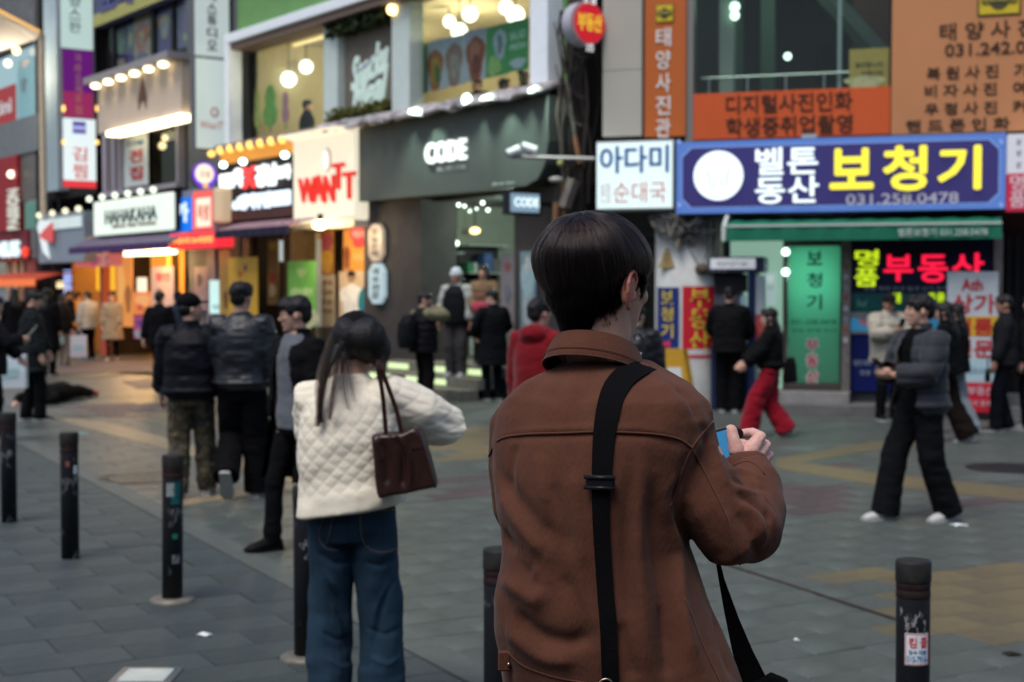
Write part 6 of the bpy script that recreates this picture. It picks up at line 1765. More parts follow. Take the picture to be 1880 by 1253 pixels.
def person(label, pos, H=1.72, yaw=0.0, feet=None, hands=None, elbows=None, head=(0, 0, 0), lean=0.0, top=None, legs=None, shoes=(.5, .5, .5),
		   hair='short', haircol=None, skin=None, coat_open=False, inner=None, vox=.0115, face=True, female=False, group='people in the shopping street',
		   curl=(.5, .5), palms=None, hood=None, glasses=False, hatcol=None, bag=None, parts=True, z0=0.0, sit=False, mask=False):
	k = H / 1.75
	root = empty('person', (pos[0], pos[1], z0), -yaw)
	tag(root, label, 'person', group)
	fw = .93 if female else 1.0
	feet = feet or ((.10, 0, 0, 0), (-.10, .02, 0, 0))
	top = dict(dict(col=(.03, .03, .035), hem=.80, bulk=.03, sleeve=.062, amp=.012, puff=0, wrist=.045), **(top or {}))
	legs = dict(dict(col=(.015, .016, .02), r=(.092, .075, .068), hem=.025, mat=None, amp=.010), **(legs or {}))
	# --- joints
	ank = [Vector((f[0], f[1], f[2] + .085 * k + (.06 * abs(math.sin(f[3])) if f[3] < 0 else 0))) for f in feet]
	L1, L2 = .425 * k, .41 * k
	hz = min(.915 * k, *[a.z + math.sqrt(max(.01, ((L1 + L2) * .995) ** 2 - (a.y - 0) ** 2 - (abs(a.x) - .09 * k) ** 2)) for a in ank])
	hips = [Vector((.09 * k, 0, hz)), Vector((-.09 * k, 0, hz))]
	dz = hz - .915 * k
	def sp(z):       # spine point at standing height z (for H = 1.75): leans forward above the hips
		u = max(0, z - .95)
		return Vector((0, math.sin(lean) * u * k - .01 * k, z * k + dz - (1 - math.cos(lean)) * u * k))
	sh = [sp(1.41) + Vector((s * .178 * k * fw, -.005, 0)) for s in (1, -1)]
	A1, A2 = .285 * k, .25 * k
	if hands is None: hands = ((.26, .06, .80), (-.26, .06, .80))
	elbows = elbows or ((.5, -1, -.3), (-.5, -1, -.3))
	kn, el, wr = [], [], []
	for i in range(2):
		m, b = ik(hips[i], ank[i], L1, L2, (.12 * (1, -1)[i], 1, 0)); kn.append(m); ank[i] = b
		t = Vector(hands[i]) * k; t.z += dz
		m, b = ik(sh[i], t, A1, A2, elbows[i]); el.append(m); wr.append(b)
	hy, hp, hr = head
	RH = (Matrix.Rotation(-hy, 3, 'Z') @ Matrix.Rotation(-hp, 3, 'X') @ Matrix.Rotation(hr, 3, 'Y'))
	neck0, hc = sp(1.45), sp(1.615)
	hc = hc + Vector((0, .012 * k, 0)) + (RH @ Vector((0, 0, .02)) - Vector((0, 0, .02))) * 3 * k
	hcn = np.array(hc[:])
	# --- body: one continuous surface
	mb = MB()
	head_shapes(mb, RH, hcn, k, face)
	mb.tube([neck0 - Vector((0, 0, .05)), neck0 + Vector((0, .0, .04 * k)), hc + RH @ Vector((0, -.012, -.03)) * k], [.062 * k, .056 * k, .054 * k], 14)
	tor = [(.80, .10, .09), (.86, .145, .105), (.95, .16, .11), (1.06, .135, .098), (1.2, .15, .108), (1.33, .168, .115), (1.41, .165, .095), (1.465, .10, .075), (1.5, .06, .06)]
	mb.rings([sec(sp(z).x, sp(z).y, sp(z).z, a * k * fw * .93, b * k * .93, 20) for z, a, b in tor])
	for i in range(2):
		mb.tube([sh[i] - Vector(((1, -1)[i] * .03, 0, .0)), sh[i], (sh[i] + el[i]) / 2, el[i], (el[i] + wr[i]) / 2, wr[i]], [.05 * k, .052 * k, .045 * k, .04 * k, .036 * k, .027 * k], 12, round_end=True)
		d = wr[i] - el[i]
		pn = Vector(palms[i]) if palms else Vector(((-1, 1)[i], .25, 0))
		hand(mb, wr[i] + d.normalized() * .005, d if not (palms and len(palms) > 2) else Vector(palms[2 + i]), pn, k, curl[i], (1, -1)[i], r=max(.0088, vox * .82))
		mb.tube([hips[i], (hips[i] + kn[i]) / 2, kn[i], (kn[i] + ank[i]) / 2, ank[i]], [.082 * k, .07 * k, .052 * k, .048 * k, .035 * k], 12, round_end=True)
		f = feet[i]; fd = Vector((0, math.cos(f[3]), math.sin(f[3])))
		mb.tube([ank[i] - Vector((0, 0, .03 * k)), ank[i] + fd * .07 * k - Vector((0, 0, .045 * k)), ank[i] + fd * .14 * k - Vector((0, 0, .055 * k))], [.028 * k, .024 * k, .018 * k], 10, round_end=True)
	me = remesh(mb, vox, 3, skin or SKIN, 'body', decimate=.55 if vox > .009 else None)
	link('body', me, root)
	# --- face details
	if face and parts:
		for s in (-1, 1):
			p = Vector((np.array(RH) @ np.array((s * .030 * k, .0835 * k, .012 * k)) + hcn).tolist())
			e = MB().ell((0, 0, 0), (.0125 * k, .0075 * k, .0055 * k), 10, 8, RH).build('eye', EYEM, root, True); e.location = p
			p = Vector((np.array(RH) @ np.array((s * .031 * k, .089 * k, .034 * k)) + hcn).tolist())
			e = MB().ell((0, 0, 0), (.020 * k, .006 * k, .0045 * k), 10, 6, RH).build('eyebrow', HAIRB, root, True); e.location = p
		p = Vector((np.array(RH) @ np.array((0, .0985 * k, -.058 * k)) + hcn).tolist())
		e = MB().ell((0, 0, 0), (.021 * k, .0062 * k, .0075 * k), 12, 6, RH).build('lips', LIPM, root, True); e.location = p
		if mask:
			q = MB(); q.ell((0, 0, 0), (.058 * k, .045 * k, .048 * k), 16, 10, RH)
			e = q.build('face_mask', M('mask_' + str(mask), (.62, .64, .66) if mask == 'white' else (.015, .016, .025), .8), root, True)
			e.location = Vector((np.array(RH) @ np.array((0, .062 * k, -.050 * k)) + hcn).tolist())
	if glasses:
		q = MB()
		def GP_(x, y, z): return Vector((np.array(RH) @ np.array((x * k, y * k, z * k)) + hcn).tolist())
		for s in (-1, 1):
			q.tube([GP_(s * .032 + .021 * math.cos(a), .104, .008 + .017 * math.sin(a)) for a in np.linspace(0, 2 * PI, 15)], .0016, 5, ends=False)
			q.tube([GP_(s * .053, .102, .012), GP_(s * .078, .06, .012), GP_(s * .080, -.005, .01)], .0018, 5)
		q.tube([GP_(-.011, .106, .012), GP_(.011, .106, .012)], .0016, 5)
		q.build('glasses', DARKMETAL, root)
	# --- hair
	hm = haircol or HAIRB
	def HE(q, p, r):
		q.ell((np.array(RH) @ (np.array(p) * k) + hcn).tolist(), [x * k for x in r], 16, 10, RH)
	q = MB()
	if hair in ('short', 'long', 'bob', 'bun'):
		HE(q, (0, -.022, .048), (.084, .097, .087))
		HE(q, (0, .055, .088), (.070, .052, .040)); HE(q, (.03, .072, .072), (.042, .030, .030)); HE(q, (-.035, .072, .070), (.040, .030, .032))
		HE(q, (0, -.062, -.002), (.070, .048, .066))
		for s in (-1, 1): HE(q, (s * .070, .020, .048), (.018, .045, .045))
	def fh(co, no):
		return co + no * (.006 * vnoise(co + 2, (26, 26, 26)) + .004 * vnoise(co + 7, (60, 60, 20)))[:, None]
	if hair in ('long', 'bob'):
		drop = -.36 if hair == 'long' else -.14
		pts = []
		rings = []
		for j in range(7):
			u = j / 6
			z = .02 + (drop - .02) * u
			base = np.array(RH) @ (np.array((0, -.045, 0.02)) * k) + hcn
			back = sp(1.35).y - .13 * k
			y = base[1] + (min(base[1] - .03, back) - base[1]) * min(1, u * 1.4)
			rings.append(sec(base[0], y, base[2] + (z - .02) * k, (.082 + .015 * math.sin(u * 3) - .03 * u * u) * k, (.055 - .02 * u) * k, 20, 2.2))
		q.rings(rings)
		for s in (-1, 1):
			a = np.array(RH) @ (np.array((s * .075, .015, .03)) * k) + hcn
			b = np.array(RH) @ (np.array((s * .082, .02, -.08)) * k) + hcn
			c2 = b + np.array((0, .01, -.10 * k if hair == 'long' else -.02 * k))
			q.tube([a, b, c2], [.022 * k, .026 * k, .016 * k], 10, round_end=True)
	if hair in ('cap', 'beanie'):
		HE(q, (0, -.040, .01), (.082, .070, .070))
		cm = cloth(hatcol or (.02, .02, .022), .8, kind='hat')
		c = MB(); HE(c, (0, -.010, .066), (.090, .108, .086 if hair == 'cap' else .098))
		if hair == 'cap':
			HE(c, (0, .115, .060), (.066, .062, .010))
		else:
			for a in np.linspace(0, 2 * PI, 13)[:-1]: HE(c, (.083 * math.cos(a), -.008 + .100 * math.sin(a), .045), (.022, .022, .03))
		link('hat', remesh(c, .008, 3, cm, 'hat', decimate=.5), root)
	if hair == 'bun': HE(q, (0, -.115, .06), (.045, .045, .045))
	if q.n:
		link('hair', remesh(q, .008, 2, hm, 'hair', fn=fh), root)
	# --- top garment
	cv = .0125 if vox > .009 else .009
	bk = top['bulk']
	tm = top.get('mat') or cloth(top['col'], top.get('rough', .85), top.get('sheen', .15), top.get('kind', 'cloth'))
	q = MB()
	hem = top['hem']
	prof = [(.45, .20, .16), (.62, .195, .155), (.80, .178, .135), (.86, .172, .13), (.95, .170, .124), (1.06, .158, .115), (1.2, .165, .118), (1.33, .178, .122), (1.40, .182, .108), (1.435, .155, .092), (1.462, .10, .078), (1.485, .078, .074)]
	zs = [hem] + [p[0] for p in prof if p[0] > hem + .02]
	rings = []
	for z in zs:
		a = np.interp(z, [p[0] for p in prof], [p[1] for p in prof]); b = np.interp(z, [p[0] for p in prof], [p[2] for p in prof])
		tap = min(1, (1.47 - z) / .2) if z > 1.27 else 1
		bb = bk * max(.15, tap)
		if z == hem and top.get('ribbed'): bb *= .3
		fl = top.get('flare', 0) * max(0, .95 - z)
		s_ = sp(z)
		rings.append(sec(s_.x, s_.y, s_.z, (a * k) * fw + bb + fl, b * k + bb * 1.0 + fl, 24, 2.35))
	if top.get('ribbed'):
		rings.insert(1, sec(sp(hem + .07).x, sp(hem + .07).y, sp(hem + .07).z, .178 * k * fw + bk * 1.25, .13 * k + bk * 1.25, 24, 2.35))
	q.rings(rings)
	for i in range(2):
		s = (1, -1)[i]; sr = top['sleeve'] * k + bk * .35
		u1 = (sh[i] + el[i]) / 2; u2 = (el[i] + wr[i]) / 2
		wv = (wr[i] - el[i]).normalized()
		q.tube([sh[i] + Vector((-s * .05, 0, -.012)), sh[i] + Vector((-s * .005, 0, -.006)), sh[i] * .72 + el[i] * .28, u1, el[i], u2, wr[i] - wv * .04, wr[i] - wv * .008],
			   [sr * .98 * top.get('cap', 1), sr * 1.05 * top.get('cap', 1), sr * 1.04 * (1 + top.get('cap', 1)) / 2, sr, sr * .95, sr * .90, sr * (.82 if not top.get('cuff') else .95), top['wrist'] * k], 14)
	if top.get('collar', True):
		c = neck0 + Vector((0, -.004, .0))
		q.rings([sec(c.x, c.y, c.z - .03, .085 * k, .085 * k, 20, 2), sec(c.x, c.y, c.z + .035 * k, .075 * k, .076 * k, 20, 2), sec(c.x, c.y - .004, c.z + .075 * k * top.get('collar_h', 1), .073 * k, .078 * k, 20, 2)])
	if hood:
		c = sp(1.44)
		q.ell((c.x, c.y - .10 * k, c.z + .01), (.125 * k, .075 * k, .085 * k)); q.tube([(-.1 * k, c.y - .03, c.z + .03), (-.085 * k, c.y + .06 * k, c.z + .0)], [.045 * k, .035 * k], 10, round_end=True)
		q.tube([(.1 * k, c.y - .03, c.z + .03), (.085 * k, c.y + .06 * k, c.z + .0)], [.045 * k, .035 * k], 10, round_end=True)
	seed = (len(label) * 1.37) % 9
	tmesh = remesh(q, cv, 4, tm, 'jacket', fn=folds(top['amp'], seed=seed, puff=top['puff'], pf=top.get('pf', 11)))
	if coat_open:
		bm = bmesh.new(); bm.from_mesh(tmesh)
		zc = sp(1.46).z
		kill = [f for f in bm.faces if f.calc_center_median().y > sp(1.2).y + .03 and abs(f.calc_center_median().x) < (.05 + .13 * max(0, min(1, (zc + .02 - f.calc_center_median().z) / .7))) and f.calc_center_median().z < zc + .06]
		bmesh.ops.delete(bm, geom=kill, context='FACES'); bm.to_mesh(tmesh); bm.free()
	j = link(top.get('name', 'jacket'), tmesh, root)
	if inner:
		q2 = MB()
		q2.rings([sec(sp(z).x, sp(z).y + .006, sp(z).z, a * k * fw + .012, b * k + .014, 20, 2.3) for z, a, b in ((.84, .15, .108), (.95, .162, .112), (1.06, .145, .104), (1.2, .155, .112), (1.33, .168, .118), (1.41, .15, .098), (1.465, .09, .076), (1.49, .066, .066))])
		link('sweater', remesh(q2, .011, 3, cloth(inner), 'sweater', fn=folds(.006, seed=seed + 2)), root)
	# --- trousers
	q = MB()
	lr = legs['r']
	if not legs.get('skirt'):
		q.rings([sec(0, 0 + sp(.9).y, z * k + dz, a * k * fw + .008, b * k + .008, 20, 2.3) for z, a, b in ((.80, .12, .10), (.86, .162, .118), (.95, .166, .118), (1.03, .148, .108))])
	for i in range(2):
		h = hips[i] + Vector((0, sp(.9).y, 0)); wv = (ank[i] - kn[i]).normalized()
		end = ank[i] + wv * (.085 * k - legs['hem'] - .02)
		q.tube([h + Vector((0, 0, .03)), h * .7 + kn[i] * .3, h * .35 + kn[i] * .65, kn[i], kn[i] * .6 + ank[i] * .4, kn[i] * .2 + ank[i] * .8, end],
			   [lr[0] * k, lr[0] * k * .98, (lr[0] + lr[1]) / 2 * k, lr[1] * k, (lr[1] * .6 + lr[2] * .4) * k, lr[2] * k, lr[2] * k * 1.02], 16)
	lm = legs.get('mat') or cloth(legs['col'], legs.get('rough', .88))
	link('trousers', remesh(q, .0115 if vox > .009 else .009, 3, lm, 'trousers', fn=folds(legs['amp'], (8, 8, 15), seed + 4)), root)
	# --- shoes
	for i in range(2):
		f = feet[i]
		Rf = Matrix.Rotation(f[3], 3, 'X') @ Matrix.Rotation(-(f[4] if len(f) > 4 else .12 * (1, -1)[i]), 3, 'Z') if False else Matrix.Rotation(-(f[4] if len(f) > 4 else .12 * (1, -1)[i]), 3, 'Z') @ Matrix.Rotation(f[3], 3, 'X')
		a0 = ank[i]
		def SP(x, y, z): return (Vector(a0) + Rf @ Vector((x * k, y * k, (z - .085) * k)))[:]
		rings = []
		for y, wd, zt in ((-.078, .026, .062), (-.070, .038, .085), (-.03, .042, .102), (.02, .043, .104), (.06, .048, .088), (.11, .053, .066), (.155, .048, .052), (.188, .030, .034)):
			ring = []
			for a in np.linspace(0, 2 * PI, 15)[:-1]:
				x = math.cos(a) * wd; z = math.sin(a)
				z = .004 + (zt - .004) * (.5 + .5 * z)
				ring.append(SP(x * (1 if z < zt * .6 else .8), y, z))
			rings.append(ring)
		so = MB().rings(rings).build('shoe', cloth(shoes, .55, 0, 'shoe'), root, True)
		sl = []
		for y, wd in ((-.085, .028), (-.075, .042), (.0, .046), (.06, .051), (.115, .057), (.16, .051), (.195, .030)):
			sl.append([SP(-wd, y, 0), SP(wd, y, 0), SP(wd, y, .022), SP(-wd, y, .022)])
		MB().rings(sl).build('sole', cloth(legs.get('sole', (.55, .55, .53)), .7, 0, 'sole'), so)
	root['_j'] = 0; del root['_j']
	return dict(root=root, sh=sh, el=el, wr=wr, hc=hc, RH=RH, sp=sp, k=k, dz=dz, kn=kn, ank=ank, hips=hips, jacket=j)
def dup_person(P, label, pos, yaw):
	r = P['root'].copy(); COL.objects.link(r); r.location.x, r.location.y = pos; r.rotation_euler.z = -yaw; r['label'] = label
	for ch in list(P['root'].children):
		c = ch.copy(); COL.objects.link(c); c.parent = r
		for g in ch.children:
			d = g.copy(); COL.objects.link(d); d.parent = c
	return r
def to_world(p, q):
	return p['root'].matrix_basis @ Vector(q) if False else Matrix.LocRotScale(p['root'].location, p['root'].rotation_euler, None) @ Vector(q)
def stand(px, pyfeet, dz=0.0):
	c = ground(px, pyfeet); return (c.x, c.y)
def phone(label, P, q, rot=(0, 0, 0), group=None, col=BLACK, size=(.074, .155, .008), screen=None):
	w = to_world(P, q)
	T = empty('smartphone', w); T.rotation_euler = (rot[0], rot[1], -rot[2] + P['root'].rotation_euler.z)
	tag(T, label, 'smartphone', group)
	a, b, c = [s / 2 for s in size]
	MB().box(-a, a, -c, c, -b, b).build('case', col, T, bevel=.003)
	MB().box(-a * .93, a * .93, -c - .001, -c - .0002, -b * .95, b * .95).build('screen', screen or M('phone_glass', (.02, .02, .025), .1), T)
	return T
def shoulder_bag(label, p_world, yaw, size, m, name='handbag', cat='bag', strap=None, group=None):
	T = empty(name, p_world, -yaw); tag(T, label, cat, group)
	a, b, c = [s / 2 for s in size]
	q = MB().rings([sec(0, 0, -c, a * .9, b * .9, 20, 3.5), sec(0, 0, -c * .8, a, b, 20, 3.5), sec(0, 0, c * .4, a * .93, b * .7, 20, 3.5), sec(0, 0, c, a * .88, b * .35, 20, 3.5)])
	me = remesh(q, .012, 2, m, 'pouch', fn=folds(.008))
	link('pouch', me, T)
	if strap:
		mw = Matrix.LocRotScale(Vector(p_world), T.rotation_euler, None).inverted()
		MB().tube([mw @ Vector(s) for s in strap], .011, 6).build('strap', m, T)
	else:
		MB().tube([(-a * .4, 0, c * .95), (-a * .35, 0, c + .12), (0, 0, c + .16), (a * .35, 0, c + .12), (a * .4, 0, c * .95)], .008, 6).build('handle', m, T)
	return T
# ================================================================== the crowd
LEATHER = M('black_leather', (.012, .014, .019), .42, spec=.35, var=.3, vscale=8, bump=.3, bscale=90)
G = 'people in the shopping street'
D90 = PI / 2
# --- middle distance, left of the brown jacket
P = person('man in black leather jacket walking away with one white sneaker heel lifted', stand(445, 916), 1.84, yaw=.06, head=(.22, 0, 0),
	feet=((.10, .10, 0, 0), (-.08, -.20, .10, -.95)), hands=((.30, .04, .83), (-.30, .10, .86)), top=dict(mat=LEATHER, hem=.88, bulk=.055, sleeve=.075, amp=.014, ribbed=True, collar_h=.8),
	legs=dict(col=(.009, .009, .011), r=(.115, .105, .105)), shoes=(.5, .5, .5), vox=.009)
P = person('man in black cap and camouflage trousers turning his head to the right', stand(352, 914), 1.73, yaw=-.12, head=(1.15, -.05, 0),
	feet=((.12, .10, 0, 0), (-.10, -.06, 0, 0)), hands=((.27, .14, .86), (-.27, .14, .86)), hair='cap', hatcol=(.012, .012, .016),
	top=dict(col=(.018, .019, .03), hem=.86, bulk=.065, sleeve=.078, amp=.013, ribbed=True, rough=.5), legs=dict(mat=camo_mat(), r=(.105, .095, .085), amp=.016), shoes=(.45, .45, .43), vox=.009)
P = person('man in glasses and long open black coat over a grey sweater walking left', stand(548, 1008), 1.74, yaw=-2.35, head=(.72, .12, 0), glasses=True, vox=.007,
	feet=((.08, .16, 0, .05), (-.08, -.14, .0, -.1)), hands=((.27, .0, .84), (-.27, .08, .83)), coat_open=True, inner=(.16, .175, .20),
	top=dict(col=(.010, .010, .013), hem=.50, bulk=.040, sleeve=.066, amp=.012, flare=.08, name='coat'), legs=dict(col=(.008, .009, .012), r=(.085, .068, .06), sole=(.02, .02, .02)), shoes=(.012, .012, .014))
# --- right: puffer man and the shop front
P = person('man in charcoal puffer jacket with phone looking back over his shoulder', stand(1686, 955), 1.76, yaw=-1.95, head=(.45, .02, 0), coat_open=True, inner=(.008, .008, .010), vox=.007,
	feet=((.11, .22, 0, 0), (-.11, -.19, 0, -.02)), hands=((.06, .27, 1.15), (-.05, .28, 1.14)), elbows=((1, -.8, -.4), (-1, -.8, -.4)), palms=((-.6, .2, .5), (.6, .2, .5)), curl=(.75, .7),
	top=dict(col=(.050, .053, .064), rough=.6, hem=.84, bulk=.055, sleeve=.078, amp=.008, puff=.011, pf=8.2, ribbed=True, cuff=True), legs=dict(col=(.016, .017, .021), r=(.108, .100, .104), amp=.011), shoes=(.62, .62, .60))
phone('black phone held by the man in the charcoal puffer jacket', P, (.005, .36 * P['k'], 1.19 * P['k']), (-.9, 0, 0))
P = person('woman in black jacket and wide red trousers striding left', stand(1412, 803), 1.58, yaw=-1.35, female=True, hair='long', head=(.0, .1, 0),
	feet=((.06, -.20, .0, -.3), (-.06, .24, 0, .06)), hands=((.12, .36, 1.02), (-.16, .30, 1.0)), elbows=((1, -.8, -.4), (-1, -.8, -.4)),
	top=dict(col=(.013, .013, .015), hem=.93, bulk=.045, sleeve=.072, amp=.013, ribbed=True), legs=dict(col=(.33, .008, .022), r=(.115, .125, .135), amp=.018, hem=.02), shoes=(.45, .36, .24))
shoulder_bag('black slouchy bag swinging behind the woman in red trousers', to_world(P, (.14, -.24, .80)), -1.2, (.40, .14, .30), cloth((.008, .008, .009), .7, kind='bag'), strap=[to_world(P, (.10, -.15, .92)), to_world(P, (.16, -.02, 1.29)), to_world(P, (.12, .10, 1.05))])
P = person('man in black fleece standing at the cash machine', stand(1338, 757), 1.80, yaw=.30, head=(-.05, .25, 0),
	hands=((.20, .30, 1.02), (-.18, .30, 1.04)), elbows=((1, -.6, -.5), (-1, -.6, -.5)), top=dict(col=(.014, .014, .017), hem=.83, bulk=.065, sleeve=.08, amp=.014), legs=dict(col=(.007, .007, .009), r=(.11, .10, .095)), shoes=(.42, .40, .36))
P = person('person in cream fleece jacket and dark cap typing on a phone', stand(1628, 772), 1.70, yaw=PI - .25, head=(0, .38, 0), hair='cap', hatcol=(.03, .03, .035), skin=SKIN_WARM,
	hands=((.06, .28, 1.24), (-.10, .27, 1.20)), elbows=((1, -.2, -.8), (-1, -.2, -.8)), palms=((-.5, -.4, .6), (.5, -.4, .6)), top=dict(col=(.50, .45, .36), hem=.80, bulk=.07, sleeve=.085, amp=.020), legs=dict(col=(.012, .012, .015)), shoes=(.02, .02, .02))
phone('phone held up by the person in the cream fleece', P, (-.02, .34, 1.31), (-.5, 0, 0))
P = person('long haired woman in wide brown trousers half hidden by the puffer jacket', stand(1732, 812), 1.66, yaw=-1.1, female=True, hair='long', head=(.1, .1, 0),
	feet=((.06, -.26, .0, -.2), (-.06, .24, 0, .05)), top=dict(col=(.012, .012, .014), hem=.86, bulk=.05, sleeve=.07), legs=dict(col=(.028, .016, .013), r=(.11, .12, .135), amp=.015, hem=.03), shoes=(.55, .54, .52))
P = person('person in pale blue jeans behind the woman in brown trousers', stand(1752, 796), 1.62, yaw=-1.0, female=True, hair='long',
	feet=((.06, -.22, .0, -.2), (-.06, .2, 0, .05)), top=dict(col=(.014, .014, .016), hem=.84, bulk=.045), legs=dict(col=(.26, .31, .34), r=(.095, .09, .09)), shoes=(.5, .5, .5))
P = person('man in dark grey jacket walking left past the standing banner', stand(1842, 792), 1.70, yaw=-1.35, head=(.05, .05, 0), skin=SKIN_WARM,
	feet=((.09, -.06, .0, -.1), (-.09, .10, 0, 0)), hands=((.27, -.10, .80), (-.25, .16, .82)), top=dict(col=(.035, .035, .042), hem=.85, bulk=.045, sleeve=.068, amp=.01), legs=dict(col=(.012, .015, .024), r=(.095, .088, .085)), shoes=(.05, .05, .06))
shoulder_bag('small black camera case in the left hand of the man in the dark grey jacket', to_world(P, (-.25, .22, .70)), -1.2, (.11, .08, .16), cloth((.01, .01, .011), .6, kind='bag'), name='camera_case', cat='camera case')
P = person('person in dark coat cut by the right edge of the picture', stand(1893, 790), 1.70, yaw=-.9, top=dict(col=(.02, .02, .025), hem=.7, bulk=.05), legs=dict(col=(.012, .012, .015)), shoes=(.4, .4, .4))
P = person('person in shiny black jacket with a backpack hidden behind the brown jacket man', stand(1168, 860), 1.62, yaw=.35, head=(.1, .2, 0), hair='short', top=dict(mat=M('shiny_nylon', (.012, .013, .016), .3, bump=.3, bscale=60), hem=.82, bulk=.06, sleeve=.08, amp=.018), legs=dict(col=(.01, .01, .012)), shoes=(.03, .03, .03))
bp = empty('backpack', to_world(P, (0, -.24, 1.12)), P['root'].rotation_euler.z); tag(bp, 'black backpack with a shiny buckle left of the blue pillar sign', 'backpack')
link('pack', remesh(MB().rings([sec(0, 0, -.22, .14, .07, 20, 3), sec(0, 0, -.1, .165, .09, 20, 3), sec(0, .01, .12, .15, .08, 20, 3), sec(0, .02, .22, .10, .05, 20, 2.5)]), .01, 3, M('pack_nylon', (.012, .012, .014), .4, bump=.3, bscale=80), 'pack', fn=folds(.01)), bp)
for x, z in ((.1, .17), (.12, .02), (.04, -.12)): MB().ell((x, -.085, z), (.016, .008, .016), 10, 8).build('buckle', M('buckle_metal', (.5, .5, .5), .2, .9), bp, True)
P = person('person in dark red hoodie seen from behind beside the brown jacket', stand(990, 935), 1.70, yaw=.55, head=(.25, 0, 0), hood=True, top=dict(col=(.24, .008, .015), hem=.80, bulk=.05, sleeve=.075, amp=.012), legs=dict(col=(.012, .012, .018)), shoes=(.4, .4, .4))
# --- in front of the grey clothes shop
P = person('man in long black coat and white mask facing the clothes shop', stand(905, 735), 1.76, yaw=-.45, head=(-.45, .1, 0), mask='white', hands=((.18, .22, 1.02), (-.2, .24, 1.0)), elbows=((1, -.6, -.5), (-1, -.6, -.5)),
	top=dict(col=(.009, .010, .014), hem=.55, bulk=.045, sleeve=.07, name='coat', flare=.04), legs=dict(col=(.008, .010, .018)), shoes=(.02, .02, .02))
P = person('man with khaki sleeves and backpack holding a phone to his face', stand(778, 742), 1.72, yaw=.95, head=(.35, .1, 0), mask='dark', hands=((.0, .20, 1.50), (-.26, .1, .85)), elbows=((1, .3, -.6), (-.5, -1, -.3)), palms=((-.8, -.5, 0), (1, .2, 0)),
	top=dict(col=(.25, .22, .13), hem=.86, bulk=.05, sleeve=.08, amp=.016), legs=dict(col=(.012, .010, .012), r=(.10, .09, .085)), shoes=(.03, .03, .03))
q = MB().rings([sec(P['sp'](z).x, P['sp'](z).y, P['sp'](z).z, a, b, 24, 2.4) for z, a, b in ((.80, .245, .205), (1.0, .24, .20), (1.2, .235, .195), (1.35, .215, .18), (1.43, .165, .14), (1.5, .10, .10))])
link('vest', remesh(q, .012, 3, cloth((.014, .012, .018), .6), 'vest', fn=folds(.01, puff=.012, pf=9)), P['root'])
bp = empty('backpack', to_world(P, (0, -.30, 1.12)), P['root'].rotation_euler.z); tag(bp, 'large black backpack on the man with khaki sleeves', 'backpack')
link('pack', remesh(MB().rings([sec(0, 0, -.26, .15, .10, 20, 3), sec(0, 0, -.1, .175, .13, 20, 3), sec(0, .01, .14, .16, .12, 20, 3), sec(0, .03, .25, .10, .06, 20, 2.5)]), .012, 3, cloth((.012, .012, .016), .6, kind='bag'), 'pack', fn=folds(.012)), bp)
def on_left(px, o):
	t = L.t(px, o); w = L.w(t, o, 0); return (w.x, w.y)
P = person('man in white beanie and black vest with white sleeves standing on the lit steps', on_left(838, .70), 1.76, yaw=PI + .35, z0=.334, head=(.1, .12, 0), hair='beanie', hatcol=(.62, .66, .70), skin=SKIN_WARM,
	hands=((.30, .05, .82), (-.28, .08, .84)), top=dict(col=(.40, .40, .38), hem=.92, bulk=.05, sleeve=.088, amp=.02), legs=dict(col=(.05, .045, .048), r=(.105, .10, .09)), shoes=(.35, .33, .38))
q = MB().rings([sec(P['sp'](z).x, P['sp'](z).y, P['sp'](z).z, a, b, 24, 2.4) for z, a, b in ((.86, .24, .20), (1.0, .245, .205), (1.2, .24, .20), (1.35, .21, .18), (1.43, .155, .135), (1.48, .10, .09))])
link('vest', remesh(q, .012, 3, cloth((.010, .011, .016), .7), 'vest', fn=folds(.009)), P['root'])
P = person('woman in tan coat standing behind the man in the white beanie', on_left(888, .36), 1.66, yaw=PI + .1, z0=.503, female=True, hair='long', haircol=HAIRBR, head=(.3, .1, 0), hands=((.14, .28, 1.0), (-.16, .28, 1.02)), elbows=((1, -.6, -.5), (-1, -.6, -.5)),
	top=dict(col=(.22, .13, .075), hem=.60, bulk=.04, name='coat'), legs=dict(col=(.03, .035, .03)), shoes=(.1, .1, .1))
shoulder_bag('pink pouch carried by the woman in the tan coat', to_world(P, (0, .38, .98)), PI, (.30, .1, .14), cloth((.45, .05, .09), .6, kind='bag'), name='pouch')
# --- in front of the restaurant and the stall
P = person('person with black hood hair in a white padded jacket at the snack stall', stand(590, 668), 1.66, yaw=.4, female=True, hair='bob', hood=False, top=dict(col=(.55, .54, .50), hem=.80, bulk=.065, sleeve=.08, puff=.012, amp=.012), legs=dict(col=(.02, .02, .025)), shoes=(.4, .4, .4))
P = person('man with short hair in a black padded jacket facing the snack stall', stand(660, 690), 1.84, yaw=-.05, head=(.1, .1, 0), top=dict(col=(.016, .015, .016), hem=.72, bulk=.085, sleeve=.09, amp=.014), legs=dict(col=(.012, .012, .015)), shoes=(.05, .05, .05))
P = person('woman with wavy dark hair and beige coat behind the leather jacket man', stand(520, 675), 1.66, yaw=PI - .9, female=True, hair='long', haircol=HAIRBR, top=dict(col=(.22, .19, .13), hem=.6, bulk=.05, name='coat'), legs=dict(col=(.02, .02, .025)), shoes=(.1, .1, .1))
P = person('woman with long brown hair by the yellow banner', stand(412, 672), 1.64, yaw=.5, female=True, hair='long', haircol=HAIRBR, top=dict(col=(.03, .02, .022), hem=.75, bulk=.05), legs=dict(col=(.02, .02, .025)), shoes=(.1, .1, .1))
dup_person(P, 'brown haired woman in dark coat between the yellow banner and the leather jacket', stand(470, 676), -.3)
